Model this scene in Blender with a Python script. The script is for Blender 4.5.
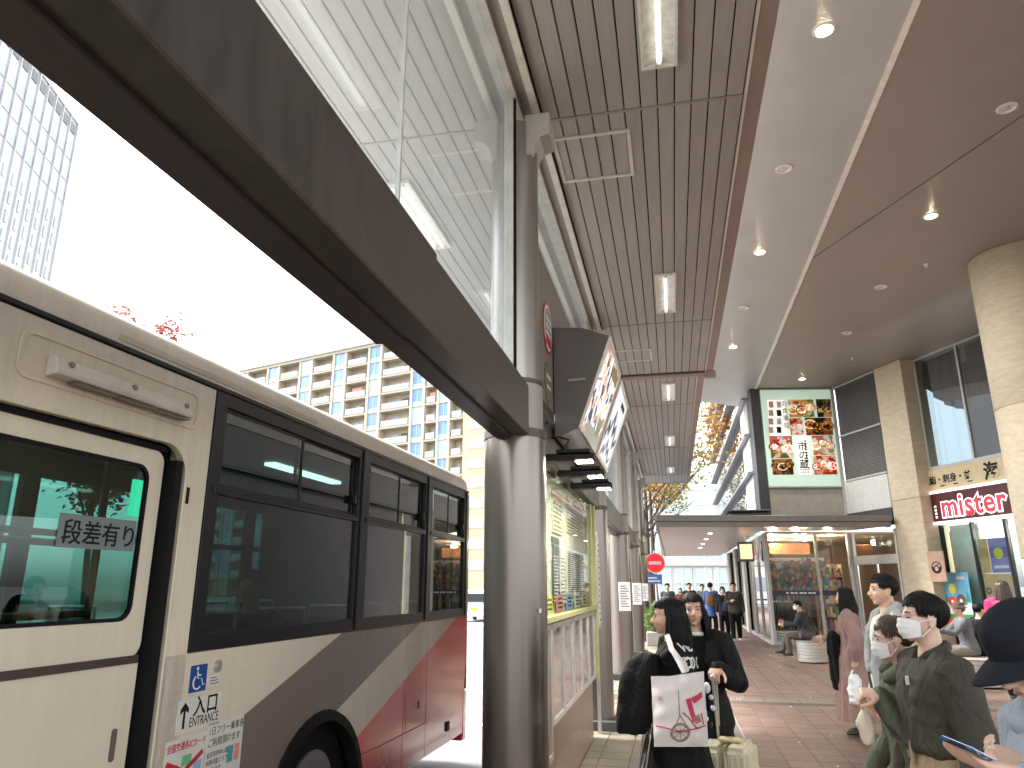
import bpy, bmesh, math, random
from mathutils import Vector, Matrix, Euler, noise
random.seed(7)
R = math.radians
scn = bpy.context.scene
col = scn.collection
for o in list(bpy.data.objects):
    bpy.data.objects.remove(o)

# ------------------------------------------------------------------ camera
F = 725.0
CAM_H = 1.65
PITCH = math.atan(202 / F)
YAW = math.atan(162 / F * math.cos(PITCH))
FW = Vector((-math.sin(YAW) * math.cos(PITCH), math.cos(YAW) * math.cos(PITCH), math.sin(PITCH)))
RT = Vector((math.cos(YAW), math.sin(YAW), 0))
UP = RT.cross(FW)
CO = Vector((0, 0, CAM_H))
cd = bpy.data.cameras.new('camera')
cam = bpy.data.objects.new('camera', cd)
col.objects.link(cam)
cd.sensor_width = 36
cd.lens = F / 1024 * 36
cd.clip_start = 0.05
cd.clip_end = 3000
m3 = Matrix((RT, UP, -FW)).transposed()
cam.matrix_world = Matrix.Translation(CO) @ m3.to_4x4()
scn.camera = cam


def ray(x, y):
    return FW + RT * ((x - 512) / F) - UP * ((y - 384) / F)


def onZ(x, y, z=0.0):
    d = ray(x, y)
    return CO + d * ((z - CAM_H) / d.z)


def onX(x, y, X):
    d = ray(x, y)
    return CO + d * (X / d.x)


def onY(x, y, Y):
    d = ray(x, y)
    return CO + d * (Y / d.y)


# ------------------------------------------------------------------ light
SUN_EL, SUN_AZ = 52, 215     # overcast: a large soft sun behind cloud, from the left over the road
w = bpy.data.worlds.new('World')
scn.world = w
w.use_nodes = True
nt = w.node_tree
nt.nodes.clear()
wo = nt.nodes.new('ShaderNodeOutputWorld')
bg = nt.nodes.new('ShaderNodeBackground')
sky = nt.nodes.new('ShaderNodeTexSky')
sky.sky_type = 'NISHITA'
sky.sun_disc = False
sky.sun_elevation = R(SUN_EL)
sky.dust_density = 3.0
hs = nt.nodes.new('ShaderNodeHueSaturation')
hs.inputs['Saturation'].default_value = 0.16     # cloud cover greys the sky
nt.links.new(sky.outputs[0], hs.inputs['Color'])
nt.links.new(hs.outputs[0], bg.inputs[0])
nt.links.new(bg.outputs[0], wo.inputs[0])
bg.inputs[1].default_value = 0.15
sd = bpy.data.lights.new('sun', 'SUN')
sd.energy = 1.4
sd.angle = R(14)
sd.color = (1, 0.96, 0.9)
sun = bpy.data.objects.new('sun', sd)
col.objects.link(sun)
sdir = Vector((-0.62, 0.10, 0.78)).normalized()   # towards the sun
sun.rotation_euler = (-sdir).to_track_quat('-Z', 'Y').to_euler()
sky.sun_rotation = math.atan2(sdir.x, sdir.y)
sky.sun_elevation = math.asin(sdir.z)
scn.view_settings.view_transform = 'Standard'
scn.view_settings.look = 'None'
scn.view_settings.exposure = 2.65
scn.view_settings.gamma = 1
scn.render.engine = 'CYCLES'
scn.cycles.max_bounces = 10
scn.cycles.diffuse_bounces = 6
scn.cycles.glossy_bounces = 4
scn.cycles.transparent_max_bounces = 16
scn.cycles.caustics_reflective = False
scn.cycles.caustics_refractive = False

# ------------------------------------------------------------------ helpers
WL = {}          # world location of every empty / part (rotation only used with local coordinates)


def tag(o, label=None, cat=None, group=None, kind=None):
    if label: o['label'] = label
    if cat: o['category'] = cat
    if group: o['group'] = group
    if kind: o['kind'] = kind
    return o


def thing(name, label, cat, loc=(0, 0, 0), rz=0.0, group=None):
    o = bpy.data.objects.new(name, None)
    o.empty_display_size = 0.2
    col.objects.link(o)
    o.location = loc
    o.rotation_euler = (0, 0, rz)
    WL[o.name] = Vector(loc)
    return tag(o, label, cat, group)


def put(name, me, parent=None, loc=(0, 0, 0), rot=None):
    o = bpy.data.objects.new(name, me)
    col.objects.link(o)
    if parent is not None:
        o.parent = parent
    o.location = loc
    if rot: o.rotation_euler = rot
    WL[o.name] = Vector((0, 0, 0))
    return o


def copy_tree(o, parent=None):
    c = o.copy()
    col.objects.link(c)
    c.parent = parent
    for ch in list(o.children):
        copy_tree(ch, c)
    return c


class MB:
    """collects geometry for one mesh object"""

    def __init__(self):
        self.v = []
        self.f = []

    def add(self, vs, fs):
        n = len(self.v)
        self.v.extend([Vector(p) for p in vs])
        self.f.extend([tuple(i + n for i in f) for f in fs])
        return self

    def box(self, x0, x1, y0, y1, z0, z1):
        if x0 > x1: x0, x1 = x1, x0
        if y0 > y1: y0, y1 = y1, y0
        if z0 > z1: z0, z1 = z1, z0
        vs = [(x, y, z) for x in (x0, x1) for y in (y0, y1) for z in (z0, z1)]
        return self.add(vs, [(0, 1, 3, 2), (4, 6, 7, 5), (0, 4, 5, 1), (2, 3, 7, 6), (0, 2, 6, 4), (1, 5, 7, 3)])

    def obox(self, c, ax, ay, az, sx, sy, sz):
        """box with given axes; sizes are full lengths"""
        c = Vector(c); ax = Vector(ax) * sx / 2; ay = Vector(ay) * sy / 2; az = Vector(az) * sz / 2
        vs = [c + ax * i + ay * j + az * k for i in (-1, 1) for j in (-1, 1) for k in (-1, 1)]
        return self.add(vs, [(0, 1, 3, 2), (4, 6, 7, 5), (0, 4, 5, 1), (2, 3, 7, 6), (0, 2, 6, 4), (1, 5, 7, 3)])

    def loft(self, rings, cap=True):
        n = len(rings[0])
        vs = [p for r in rings for p in r]
        fs = []
        for k in range(len(rings) - 1):
            for i in range(n):
                j = (i + 1) % n
                fs.append((k * n + i, k * n + j, (k + 1) * n + j, (k + 1) * n + i))
        if cap:
            fs.append(tuple(reversed(range(n))))
            fs.append(tuple((len(rings) - 1) * n + i for i in range(n)))
        return self.add(vs, fs)

    def tube(self, pts, rad, n=10, round_=False, flat=1.0, updir=None):
        pts = [Vector(p) for p in pts]
        if not isinstance(rad, (list, tuple)): rad = [rad] * len(pts)
        rings = []
        t0 = (pts[1] - pts[0]).normalized()
        ref = Vector(updir) if updir else (Vector((0, 0, 1)) if abs(t0.z) < 0.9 else Vector((1, 0, 0)))
        u = (ref - t0 * ref.dot(t0)).normalized()
        P, Q = list(pts), list(rad)
        if round_:
            e0 = (pts[0] - pts[1]).normalized(); e1 = (pts[-1] - pts[-2]).normalized()
            P = [pts[0] + e0 * rad[0] * .92, pts[0] + e0 * rad[0] * .6] + P + [pts[-1] + e1 * rad[-1] * .6, pts[-1] + e1 * rad[-1] * .92]
            Q = [rad[0] * .35, rad[0] * .8] + Q + [rad[-1] * .8, rad[-1] * .35]
        for i, p in enumerate(P):
            a = P[max(i - 1, 0)]; b = P[min(i + 1, len(P) - 1)]
            t = (b - a).normalized()
            u = (u - t * u.dot(t))
            if u.length < 1e-5: u = t.orthogonal()
            u.normalize()
            v = t.cross(u)
            rings.append([p + (u * math.cos(2 * math.pi * k / n) + v * math.sin(2 * math.pi * k / n) * flat) * Q[i] for k in range(n)])
        return self.loft(rings)

    def cyl(self, c, r, z0, z1, n=24, r1=None):
        return self.tube([(c[0], c[1], z0), (c[0], c[1], z1)], [r, r if r1 is None else r1], n)

    def ell(self, c, r, n=14, m=9, rot=None):
        c = Vector(c)
        rings = []
        for k in range(m + 1):
            th = math.pi * (k + .02) / (m + .04)
            ring = []
            for i in range(n):
                ph = 2 * math.pi * i / n
                p = Vector((r[0] * math.sin(th) * math.cos(ph), r[1] * math.sin(th) * math.sin(ph), -r[2] * math.cos(th)))
                if rot is not None: p = rot @ p
                ring.append(c + p)
            rings.append(ring)
        return self.loft(rings)

    def prism(self, poly, d):
        """closed polygon (list of 3d points) extruded by vector d"""
        d = Vector(d); n = len(poly)
        a = [Vector(p) for p in poly]
        return self.loft([a, [p + d for p in a]])

    def quad(self, a, b, c, d):
        return self.add([a, b, c, d], [(0, 1, 2, 3)])

    def mesh(self, name, mat, smooth=False, bevel=0.0, seg=1, xf=None, sharp=40):
        me = bpy.data.meshes.new(name)
        vs = self.v if xf is None else [xf @ p for p in self.v]
        me.from_pydata([tuple(p) for p in vs], [], self.f)
        bm = bmesh.new(); bm.from_mesh(me)
        bmesh.ops.recalc_face_normals(bm, faces=bm.faces)
        if bevel:
            ed = [e for e in bm.edges if len(e.link_faces) == 2 and e.calc_face_angle(0) > R(35)]
            bmesh.ops.bevel(bm, geom=ed, offset=bevel, segments=seg, affect='EDGES', clamp_overlap=True)
        for f_ in bm.faces: f_.smooth = smooth
        if smooth:
            for e in bm.edges:
                if len(e.link_faces) == 2 and e.calc_face_angle(0) > R(sharp): e.smooth = False
        bm.to_mesh(me); bm.free()
        if mat is not None: me.materials.append(mat)
        return me

    def build(self, name, mat, parent=None, smooth=False, bevel=0.0, seg=1, world=True, sharp=40):
        """world=True: vertices were given in world space; they are moved into the (unrotated) parent's frame"""
        off = Vector((0, 0, 0))
        if world and parent is not None:
            p = parent
            while p is not None:
                off += Vector(p.location); p = p.parent
        me = self.mesh(name, mat, smooth, bevel, seg, Matrix.Translation(-off), sharp)
        return put(name, me, parent)


def B(name, mat, parent, x0, x1, y0, y1, z0, z1, bevel=0.0, world=True):
    return MB().box(x0, x1, y0, y1, z0, z1).build(name, mat, parent, bevel=bevel, world=world)


# ------------------------------------------------------------------ materials
MATS = {}


def mat(name, c, rough=.5, metal=0.0, var=.12, ns=6.0, bump=0.0, bs=60.0, spec=.5, coat=0.0, stretch=(1, 1, 1), emit=0.0, c2=None, detail=5, sheen=0.0, sub=0.0, rvar=.12):
    if name in MATS: return MATS[name]
    m = bpy.data.materials.new(name)
    m.use_nodes = True
    t = m.node_tree
    b = t.nodes['Principled BSDF']
    tc = t.nodes.new('ShaderNodeTexCoord')
    mp = t.nodes.new('ShaderNodeMapping')
    mp.inputs['Scale'].default_value = stretch
    t.links.new(tc.outputs['Object'], mp.inputs[0])
    n = t.nodes.new('ShaderNodeTexNoise')
    n.inputs['Scale'].default_value = ns; n.inputs['Detail'].default_value = detail; n.inputs['Roughness'].default_value = .62
    t.links.new(mp.outputs[0], n.inputs[0])
    mx = t.nodes.new('ShaderNodeMix'); mx.data_type = 'RGBA'
    lo = [max(0, x * (1 - var)) for x in c]; hi = [min(1, x * (1 + var)) for x in c] if c2 is None else list(c2)
    mr = t.nodes.new('ShaderNodeMapRange')
    mr.inputs[1].default_value = .3; mr.inputs[2].default_value = .7
    t.links.new(n.outputs[0], mr.inputs[0])
    mx.inputs[6].default_value = (*lo, 1); mx.inputs[7].default_value = (*hi, 1)
    t.links.new(mr.outputs[0], mx.inputs[0])
    t.links.new(mx.outputs[2], b.inputs['Base Color'])
    rr = t.nodes.new('ShaderNodeMapRange')
    rr.inputs[3].default_value = max(.02, rough - rvar); rr.inputs[4].default_value = min(1, rough + rvar)
    t.links.new(n.outputs[0], rr.inputs[0])
    t.links.new(rr.outputs[0], b.inputs['Roughness'])
    b.inputs['Metallic'].default_value = metal
    b.inputs['Specular IOR Level'].default_value = spec
    b.inputs['Coat Weight'].default_value = coat
    b.inputs['Coat Roughness'].default_value = .08
    if sheen: b.inputs['Sheen Weight'].default_value = sheen
    if sub:
        b.inputs['Subsurface Weight'].default_value = sub
        b.inputs['Subsurface Radius'].default_value = (.012, .004, .002)
    if bump:
        n2 = t.nodes.new('ShaderNodeTexNoise'); n2.inputs['Scale'].default_value = bs; n2.inputs['Detail'].default_value = 4
        t.links.new(mp.outputs[0], n2.inputs[0])
        bp = t.nodes.new('ShaderNodeBump'); bp.inputs['Strength'].default_value = bump; bp.inputs['Distance'].default_value = .01
        t.links.new(n2.outputs[0], bp.inputs['Height'])
        t.links.new(bp.outputs[0], b.inputs['Normal'])
    if emit:
        t.links.new(mx.outputs[2], b.inputs['Emission Color'])
        b.inputs['Emission Strength'].default_value = emit
    MATS[name] = m
    return m


def glass(name, tint=(.8, .86, .86), ior=1.5, rough=0.0, film=0.0, filmcol=(.8, .85, .85), boost=1.0):
    """thin sheet: tinted see-through plus fresnel mirror, optionally a pale diffuse film"""
    if name in MATS: return MATS[name]
    m = bpy.data.materials.new(name); m.use_nodes = True
    t = m.node_tree; t.nodes.clear()
    out = t.nodes.new('ShaderNodeOutputMaterial')
    tr = t.nodes.new('ShaderNodeBsdfTransparent'); tr.inputs[0].default_value = (*tint, 1)
    gl = t.nodes.new('ShaderNodeBsdfGlossy'); gl.inputs['Roughness'].default_value = rough
    lw = t.nodes.new('ShaderNodeLayerWeight'); lw.inputs[0].default_value = .5      # Schlick fresnel, the same from both sides
    pw = t.nodes.new('ShaderNodeMath'); pw.operation = 'POWER'; pw.inputs[1].default_value = 5
    t.links.new(lw.outputs['Facing'], pw.inputs[0])
    f0 = ((ior - 1) / (ior + 1)) ** 2
    fr = t.nodes.new('ShaderNodeMath'); fr.operation = 'MULTIPLY_ADD'; fr.inputs[1].default_value = 1 - f0; fr.inputs[2].default_value = f0
    t.links.new(pw.outputs[0], fr.inputs[0])
    mu = t.nodes.new('ShaderNodeMath'); mu.operation = 'MULTIPLY'; mu.inputs[1].default_value = boost; mu.use_clamp = True
    t.links.new(fr.outputs[0], mu.inputs[0])
    mx = t.nodes.new('ShaderNodeMixShader')
    t.links.new(mu.outputs[0], mx.inputs[0]); t.links.new(gl.outputs[0], mx.inputs[2])
    if film:
        df = t.nodes.new('ShaderNodeBsdfDiffuse'); df.inputs[0].default_value = (*filmcol, 1)
        tl = t.nodes.new('ShaderNodeBsdfTranslucent'); tl.inputs[0].default_value = (*filmcol, 1)
        ad = t.nodes.new('ShaderNodeMixShader'); ad.inputs[0].default_value = .5
        t.links.new(df.outputs[0], ad.inputs[1]); t.links.new(tl.outputs[0], ad.inputs[2])
        m2 = t.nodes.new('ShaderNodeMixShader'); m2.inputs[0].default_value = film
        t.links.new(tr.outputs[0], m2.inputs[1]); t.links.new(ad.outputs[0], m2.inputs[2])
        t.links.new(m2.outputs[0], mx.inputs[1])
    else:
        t.links.new(tr.outputs[0], mx.inputs[1])
    t.links.new(mx.outputs[0], out.inputs[0])
    MATS[name] = m
    return m


def emit(name, c, s):
    return mat(name, c, .5, var=.02, emit=s)


def vtex(name, palette, scale, rough=.5, em=0.0, stretch=(1, 1, 1), warp=.0):
    """printed picture: voronoi cells coloured from a palette"""
    if name in MATS: return MATS[name]
    m = mat(name, (.5, .5, .5), rough, emit=em)
    t = m.node_tree; b = t.nodes['Principled BSDF']
    tc = t.nodes.new('ShaderNodeTexCoord'); mp = t.nodes.new('ShaderNodeMapping'); mp.inputs['Scale'].default_value = stretch
    t.links.new(tc.outputs['Object'], mp.inputs[0])
    src = mp.outputs[0]
    n0 = t.nodes.new('ShaderNodeTexNoise'); n0.inputs['Scale'].default_value = scale * .7
    t.links.new(src, n0.inputs[0])
    va = t.nodes.new('ShaderNodeVectorMath'); va.operation = 'MULTIPLY_ADD'
    va.inputs[1].default_value = (warp, warp, warp)
    t.links.new(n0.outputs['Color'], va.inputs[0]); t.links.new(src, va.inputs[2])
    v = t.nodes.new('ShaderNodeTexVoronoi'); v.inputs['Scale'].default_value = scale
    t.links.new(va.outputs[0], v.inputs['Vector'])
    sp = t.nodes.new('ShaderNodeSeparateColor')
    t.links.new(v.outputs['Color'], sp.inputs[0])
    cr = t.nodes.new('ShaderNodeValToRGB'); cr.color_ramp.interpolation = 'CONSTANT'
    while len(cr.color_ramp.elements) < len(palette): cr.color_ramp.elements.new(.5)
    for i, c in enumerate(palette):
        cr.color_ramp.elements[i].position = i / len(palette); cr.color_ramp.elements[i].color = (*c, 1)
    t.links.new(sp.outputs[0], cr.inputs[0])
    n = t.nodes.new('ShaderNodeTexNoise'); n.inputs['Scale'].default_value = scale * 4
    t.links.new(src, n.inputs[0])
    mx = t.nodes.new('ShaderNodeMix'); mx.data_type = 'RGBA'; mx.blend_type = 'MULTIPLY'; mx.inputs[0].default_value = .55
    t.links.new(cr.outputs[0], mx.inputs[6]); t.links.new(n.outputs['Color'], mx.inputs[7])
    br = t.nodes.new('ShaderNodeBrightContrast'); br.inputs['Bright'].default_value = .05; br.inputs['Contrast'].default_value = .3
    t.links.new(mx.outputs[2], br.inputs[0])
    t.links.new(br.outputs[0], b.inputs['Base Color'])
    if em: t.links.new(br.outputs[0], b.inputs['Emission Color'])
    return m


def text(name, body, mat_, parent, size, origin, ax, ay, depth=.002, align='LEFT', world=True, bold=0.0, sx=1.0, spacing=1.0, line=1.0, shear=0.0):
    """flat lettering as a mesh: ax = reading direction, ay = up direction"""
    cu = bpy.data.curves.new(name, 'FONT')
    cu.body = body; cu.size = size; cu.align_x = align; cu.extrude = depth; cu.offset = bold; cu.resolution_u = 3
    cu.space_character = spacing; cu.space_line = line; cu.shear = shear
    ob = bpy.data.objects.new(name, cu); col.objects.link(ob)
    dg = bpy.context.evaluated_depsgraph_get()
    me = bpy.data.meshes.new_from_object(ob.evaluated_get(dg))
    bpy.data.objects.remove(ob); bpy.data.curves.remove(cu)
    ax = Vector(ax).normalized(); ay = Vector(ay).normalized(); az = ax.cross(ay)
    off = Vector((0, 0, 0))
    if world:
        p = parent
        while p is not None:
            off += Vector(p.location); p = p.parent
    M4 = Matrix.Translation(Vector(origin) - off) @ Matrix((ax * sx, ay, az)).transposed().to_4x4()
    me.transform(M4)
    me.materials.clear(); me.materials.append(mat_)
    me.name = name
    return put(name, me, parent)
# ================================================================== the ground
def brickmat(name, c1, c2, mortar, bw, bh, ms=.012, rough=.75, bump=.4, offs=.5):
    m = mat(name, c1, rough)
    t = m.node_tree; b = t.nodes['Principled BSDF']
    tc = t.nodes.new('ShaderNodeTexCoord')
    br = t.nodes.new('ShaderNodeTexBrick')
    br.inputs['Scale'].default_value = 1; br.inputs['Brick Width'].default_value = bw; br.inputs['Row Height'].default_value = bh
    br.inputs['Mortar Size'].default_value = ms; br.offset = offs
    br.inputs['Color1'].default_value = (*c1, 1); br.inputs['Color2'].default_value = (*c2, 1); br.inputs['Mortar'].default_value = (*mortar, 1)
    t.links.new(tc.outputs['Object'], br.inputs[0])
    n = t.nodes.new('ShaderNodeTexNoise'); n.inputs['Scale'].default_value = 1.3; n.inputs['Detail'].default_value = 8
    t.links.new(tc.outputs['Object'], n.inputs[0])
    mx = t.nodes.new('ShaderNodeMix'); mx.data_type = 'RGBA'; mx.blend_type = 'MULTIPLY'; mx.inputs[0].default_value = .6
    mr = t.nodes.new('ShaderNodeMapRange'); mr.inputs[1].default_value = .3; mr.inputs[2].default_value = .7; mr.inputs[3].default_value = .55; mr.inputs[4].default_value = 1.2
    t.links.new(n.outputs[0], mr.inputs[0])
    t.links.new(br.outputs[0], mx.inputs[6]); t.links.new(mr.outputs[0], mx.inputs[7])
    t.links.new(mx.outputs[2], b.inputs['Base Color'])
    return m


def dirty(name, c, rough=.6, scale=.9, amount=.5, spots=True, bump=.25, fine=90):
    """paving / road stone with large stains, fine grain and dark specks"""
    m = mat(name, c, rough, var=.1, ns=30, bump=bump, bs=fine)
    t = m.node_tree; b = t.nodes['Principled BSDF']
    src = b.inputs['Base Color'].links[0].from_socket
    ge = t.nodes.new('ShaderNodeNewGeometry')
    n = t.nodes.new('ShaderNodeTexNoise'); n.inputs['Scale'].default_value = scale; n.inputs['Detail'].default_value = 9; n.inputs['Roughness'].default_value = .7
    t.links.new(ge.outputs['Position'], n.inputs[0])
    mr = t.nodes.new('ShaderNodeMapRange'); mr.inputs[1].default_value = .35; mr.inputs[2].default_value = .65
    mr.inputs[3].default_value = 1 - amount; mr.inputs[4].default_value = 1 + amount * .35
    t.links.new(n.outputs[0], mr.inputs[0])
    mx = t.nodes.new('ShaderNodeMix'); mx.data_type = 'RGBA'; mx.blend_type = 'MULTIPLY'; mx.inputs[0].default_value = 1
    t.links.new(src, mx.inputs[6]); t.links.new(mr.outputs[0], mx.inputs[7])
    t.links.new(mx.outputs[2], b.inputs['Base Color'])
    # damp, slightly glossy patches
    r2 = t.nodes.new('ShaderNodeMapRange'); r2.inputs[1].default_value = .35; r2.inputs[2].default_value = .65
    r2.inputs[3].default_value = rough - .22; r2.inputs[4].default_value = rough + .1
    t.links.new(n.outputs[0], r2.inputs[0]); t.links.new(r2.outputs[0], b.inputs['Roughness'])
    return m


asphalt = dirty('asphalt', (.25, .255, .265), .8, .5, .35)
paint_w = mat('road_paint', (.7, .7, .7), .7, var=.15, ns=20)
tag(MB().quad((-1500, -1500, -.175), (1500, -1500, -.175), (1500, 1500, -.175), (-1500, 1500, -.175)).build('ground', dirty('ground_dust', (.16, .155, .15), .9)), kind='structure')
road = tag(MB().box(-40, -1.6, -60, 160, -.172, -.15).build('road', asphalt), kind='structure')
for (a, b_) in [((-3.9, 13.2), (-2.2, 13.5)), ((-4.2, 17.2), (-2.3, 18.3)), ((-4.4, 19.0), (-2.4, 19.2)), ((-5, 22.5), (-2.4, 24.5)), ((-4, 10.2), (-2.2, 10.3)), ((-6, 30), (-2.6, 31)), ((-6, 40), (-2.6, 41)), ((-9, 5), (-9, 60))]:
    A, C = Vector((*a, -.146)), Vector((*b_, -.146)); d = (C - A).normalized(); s = Vector((-d.y, d.x, 0)) * .09
    MB().quad(A + s, C + s, C - s, A - s).build('road_marking', paint_w, road)
tile_m = [dirty('paver_red%d' % i, c, .62, .8, .45) for i, c in enumerate([(.212, .136, .109), (.195, .124, .10), (.228, .15, .12), (.178, .115, .095)])]
tile_b = dirty('paver_beige', (.235, .208, .16), .6, 1.1, .45)
base_m = dirty('paving_joint', (.12, .085, .07), .85, .8, .3)
far_m = brickmat('paving_far', (.205, .137, .112), (.185, .122, .102), (.13, .09, .08), .3, .3, .02)
pav = tag(MB().box(-1.42, 30, -12, 27, -.17, -.008).build('pavement', base_m), kind='structure')
tag(MB().box(-1.42, 30, 27.002, 90, -.17, -.004).build('pavement_far', far_m), kind='structure')


def tile_mesh(w_, l, m):
    return MB().box(-w_ / 2, w_ / 2, -l / 2, l / 2, -.03, 0).mesh('paver', m, bevel=.004)


P = .3
tms = [tile_mesh(P - .008, P - .008, m) for m in tile_m]
TX0, TX1, TY0, TY1 = .72, 5.2, 6.6, 12.0
SLABY = (12.15, 12.40)     # the band of grey drain slabs that crosses the pavement
stuff = [MB() for _ in tile_m]; stuffb = MB()
rnd = random.Random(3)
ny = int((26.7 - 2) / P)
for j in range(ny):
    y = 2.1 + j * P
    if SLABY[0] - .16 < y < SLABY[1] + .15: continue
    nx = int((9.0 + 1.3) / P)
    for i in range(nx):
        x = -1.27 + i * P
        if .33 < x < TX0: continue
        z = rnd.uniform(-.0025, .0)
        if x < -.2:
            stuffb.box(x - P / 2 + .004, x + P / 2 - .004, y - P / 2 + .004, y + P / 2 - .004, -.03, z); continue
        k = rnd.choice((0, 0, 1, 1, 2, 3))
        if TX0 <= x <= TX1 and TY0 <= y <= TY1:
            put('paver', tms[k], pav, (x, y, z))
        else:
            stuff[k].box(x - P / 2 + .004, x + P / 2 - .004, y - P / 2 + .004, y + P / 2 - .004, -.03, z)
for k, s in enumerate(stuff): tag(s.build('red_pavers', tile_m[k], pav), kind='stuff')
tag(stuffb.build('beige_pavers', tile_b, pav), kind='stuff')
slab_m = dirty('drain_slab', (.215, .175, .155), .7, 2, .3)
for i in range(18):
    x = .74 + i * .5
    B('drain_slab', slab_m, pav, x, x + .48, SLABY[0] - .05, SLABY[1] + .05, -.03, .0, bevel=.003)
litter = mat('petal_litter', (.75, .7, .6), .8)
pm = MB()
for i in range(55):
    x, y = rnd.uniform(.8, 4.5), rnd.uniform(7.2, 22)
    a = rnd.uniform(0, 6.3); r_ = rnd.uniform(.012, .03)
    pm.add([(x + r_ * math.cos(a + q) * (1 if q % 2 else .6), y + r_ * math.sin(a + q), .004 + .004 * (q % 2)) for q in (0, 1.5, 3.1, 4.6)], [(0, 1, 2, 3)])
tag(pm.build('fallen_petals', litter), 'small pale fallen petals scattered over the red paving', 'litter', kind='stuff')
# kerb stones
ks = mat('kerb_stone', (.34, .33, .31), .8, ns=8, bump=.2)
kerb = tag(MB().box(-1.6, -1.42, -12, 90, -.17, -.035).build('kerb', ks), kind='structure')
km = MB().box(-.089, .089, -.495, .495, -.1, .0).mesh('kerb_stone', ks, bevel=.012)
for i in range(40): put('kerb_stone', km, kerb, (-1.511, 2 + i, -.001))
# slotted drain that runs along the pavement
steel = mat('galvanised_steel', (.55, .55, .53), .42, metal=.9, ns=20)
dk_st = mat('dark_steel', (.13, .115, .10), .6, metal=.1)
dr = thing('drain_channel', 'slotted steel drain channel running along the red paving beside the suitcase', 'drain', (.5, 7, 0))
B('channel_bed', dk_st, dr, .335, .70, 2, 26, -.035, -.006)
for x in (.355, .45, .57, .68):
    B('steel_bar', steel, dr, x - .012, x + .012, 2, 26, -.03, .003)
gm = MB().box(-.010, .010, -.12, .12, -.03, .004).mesh('grate_bar', steel)
for i in range(9): put('grate_bar', gm, dr, (.40 - .5 + i * .045 + .12, 12.28 - 7, 0))

# ================================================================== bus shelter
COLX, COLY0, COLD = -1.0, 4.75, 4.87
CZ = 5.2
taupe = mat('taupe_aluminium', (.36, .32, .29), .42, metal=.25, var=.06, ns=3, bump=.05, bs=200, stretch=(1, .2, 1))
def plank_mat(i):
    f = (.97, 1.0, 1.04, .94)[i]
    return mat('ceiling_slat_%d' % i, (.43 * f, .39 * f, .355 * f), .45, metal=.0, var=.11, ns=2.2, stretch=(6, .5, 1), bump=.04, bs=120)
gap_m = mat('slat_gap', (.012, .011, .010), .8, spec=.1)
light_trim = mat('pale_trim', (.78, .73, .65), .45, metal=.2)
colm = mat('column_steel', (.205, .180, .162), .30, metal=.85, var=.03, ns=5, stretch=(1, 1, .15), rvar=.03)
dark_br = mat('dark_bronze_beam', (.083, .075, .069), .42, metal=.35, var=.22, ns=14, stretch=(1, 1, .25), bump=.05)
dark_un = mat('dark_bronze_underside', (.07, .06, .06), .5, metal=.3, var=.1, ns=3)
sh = thing('bus_shelter', 'long brown bus stop canopy with slatted ceiling on a row of round steel columns', 'bus shelter', (COLX, COLY0, 0))
seams = [-4.0] + [COLY0 + .17 + COLD * k for k in range(-1, 5)] + [26.5]
SW = .1265
XR0, XL1 = -.80, -1.20
edgeR = lambda y: .72 if y < 12.4 else .595
pm_cache = {}
for s in range(len(seams) - 1):
    y0, y1 = seams[s] + .012, seams[s + 1] - .012
    subs = [(y0, y1)] if not (y0 < 12.4 < y1) else [(y0, 12.32), (12.48, y1)]
    for (a, b_) in subs:
        L = round(b_ - a, 3)
        for side in (1, -1):
            nsl = 12
            for i in range(nsl):
                x = (XR0 + SW * (i + .5)) if side > 0 else (XL1 - SW * (i + .5))
                if side > 0 and x + SW / 2 > edgeR(b_) + .012: continue
                k = rnd.randrange(4)
                if (L, k) not in pm_cache:
                    pm_cache[(L, k)] = MB().box(-SW / 2 + .005, SW / 2 - .005, -L / 2, L / 2, 0, .03).mesh('ceiling_slat', plank_mat(k), bevel=.004)
                put('ceiling_slat', pm_cache[(L, k)], sh, (x - COLX, (a + b_) / 2 - COLY0, CZ + rnd.uniform(0, .002)))
B('ceiling_void', gap_m, sh, -2.76, .74, -4, 12.4, CZ + .034, CZ + .07)
B('ceiling_void', gap_m, sh, -2.76, .61, 12.401, 26.41, CZ + .034, CZ + .07)
B('roof_deck', taupe, sh, -2.95, .9, -4, 12.4, CZ + .361, CZ + .42)
B('roof_deck', taupe, sh, -2.95, .76, 12.401, 26.52, CZ + .361, CZ + .42)
for y in seams[1:-1]:
    B('seam_strip', taupe, sh, -.84, .76, y - .014, y + .014, CZ - .006, CZ + .032)
    B('seam_strip', taupe, sh, -2.76, -1.16, y - .014, y + .014, CZ - .006, CZ + .032)
fas = mat('fascia_brown', (.38, .30, .25), .45, metal=.2, var=.08, ns=3)
B('edge_trim', light_trim, sh, .722, .742, -4, 12.32, CZ - .012, CZ + .03)
B('edge_fascia', fas, sh, .745, .86, -4, 12.38, CZ - .004, CZ + .36)
B('edge_trim', light_trim, sh, .597, .613, 12.48, 26.5, CZ - .012, CZ + .03)
B('edge_fascia', fas, sh, .616, .73, 12.42, 26.5, CZ - .004, CZ + .36)
B('edge_fascia', fas, sh, -2.9, -2.77, -4, 26.5, CZ - .02, CZ + .36)
B('end_fascia', fas, sh, -2.77, .616, 26.42, 26.5, CZ - .02, CZ + .355)
MB().tube([(-2.8, 12.4, CZ - .03), (.90, 12.4, CZ - .03)], .045, 14).build('cross_pipe', fas, sh, smooth=True)
B('pipe_bracket', fas, sh, .72, .90, 12.33, 12.47, CZ - .10, CZ - .006)
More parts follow.
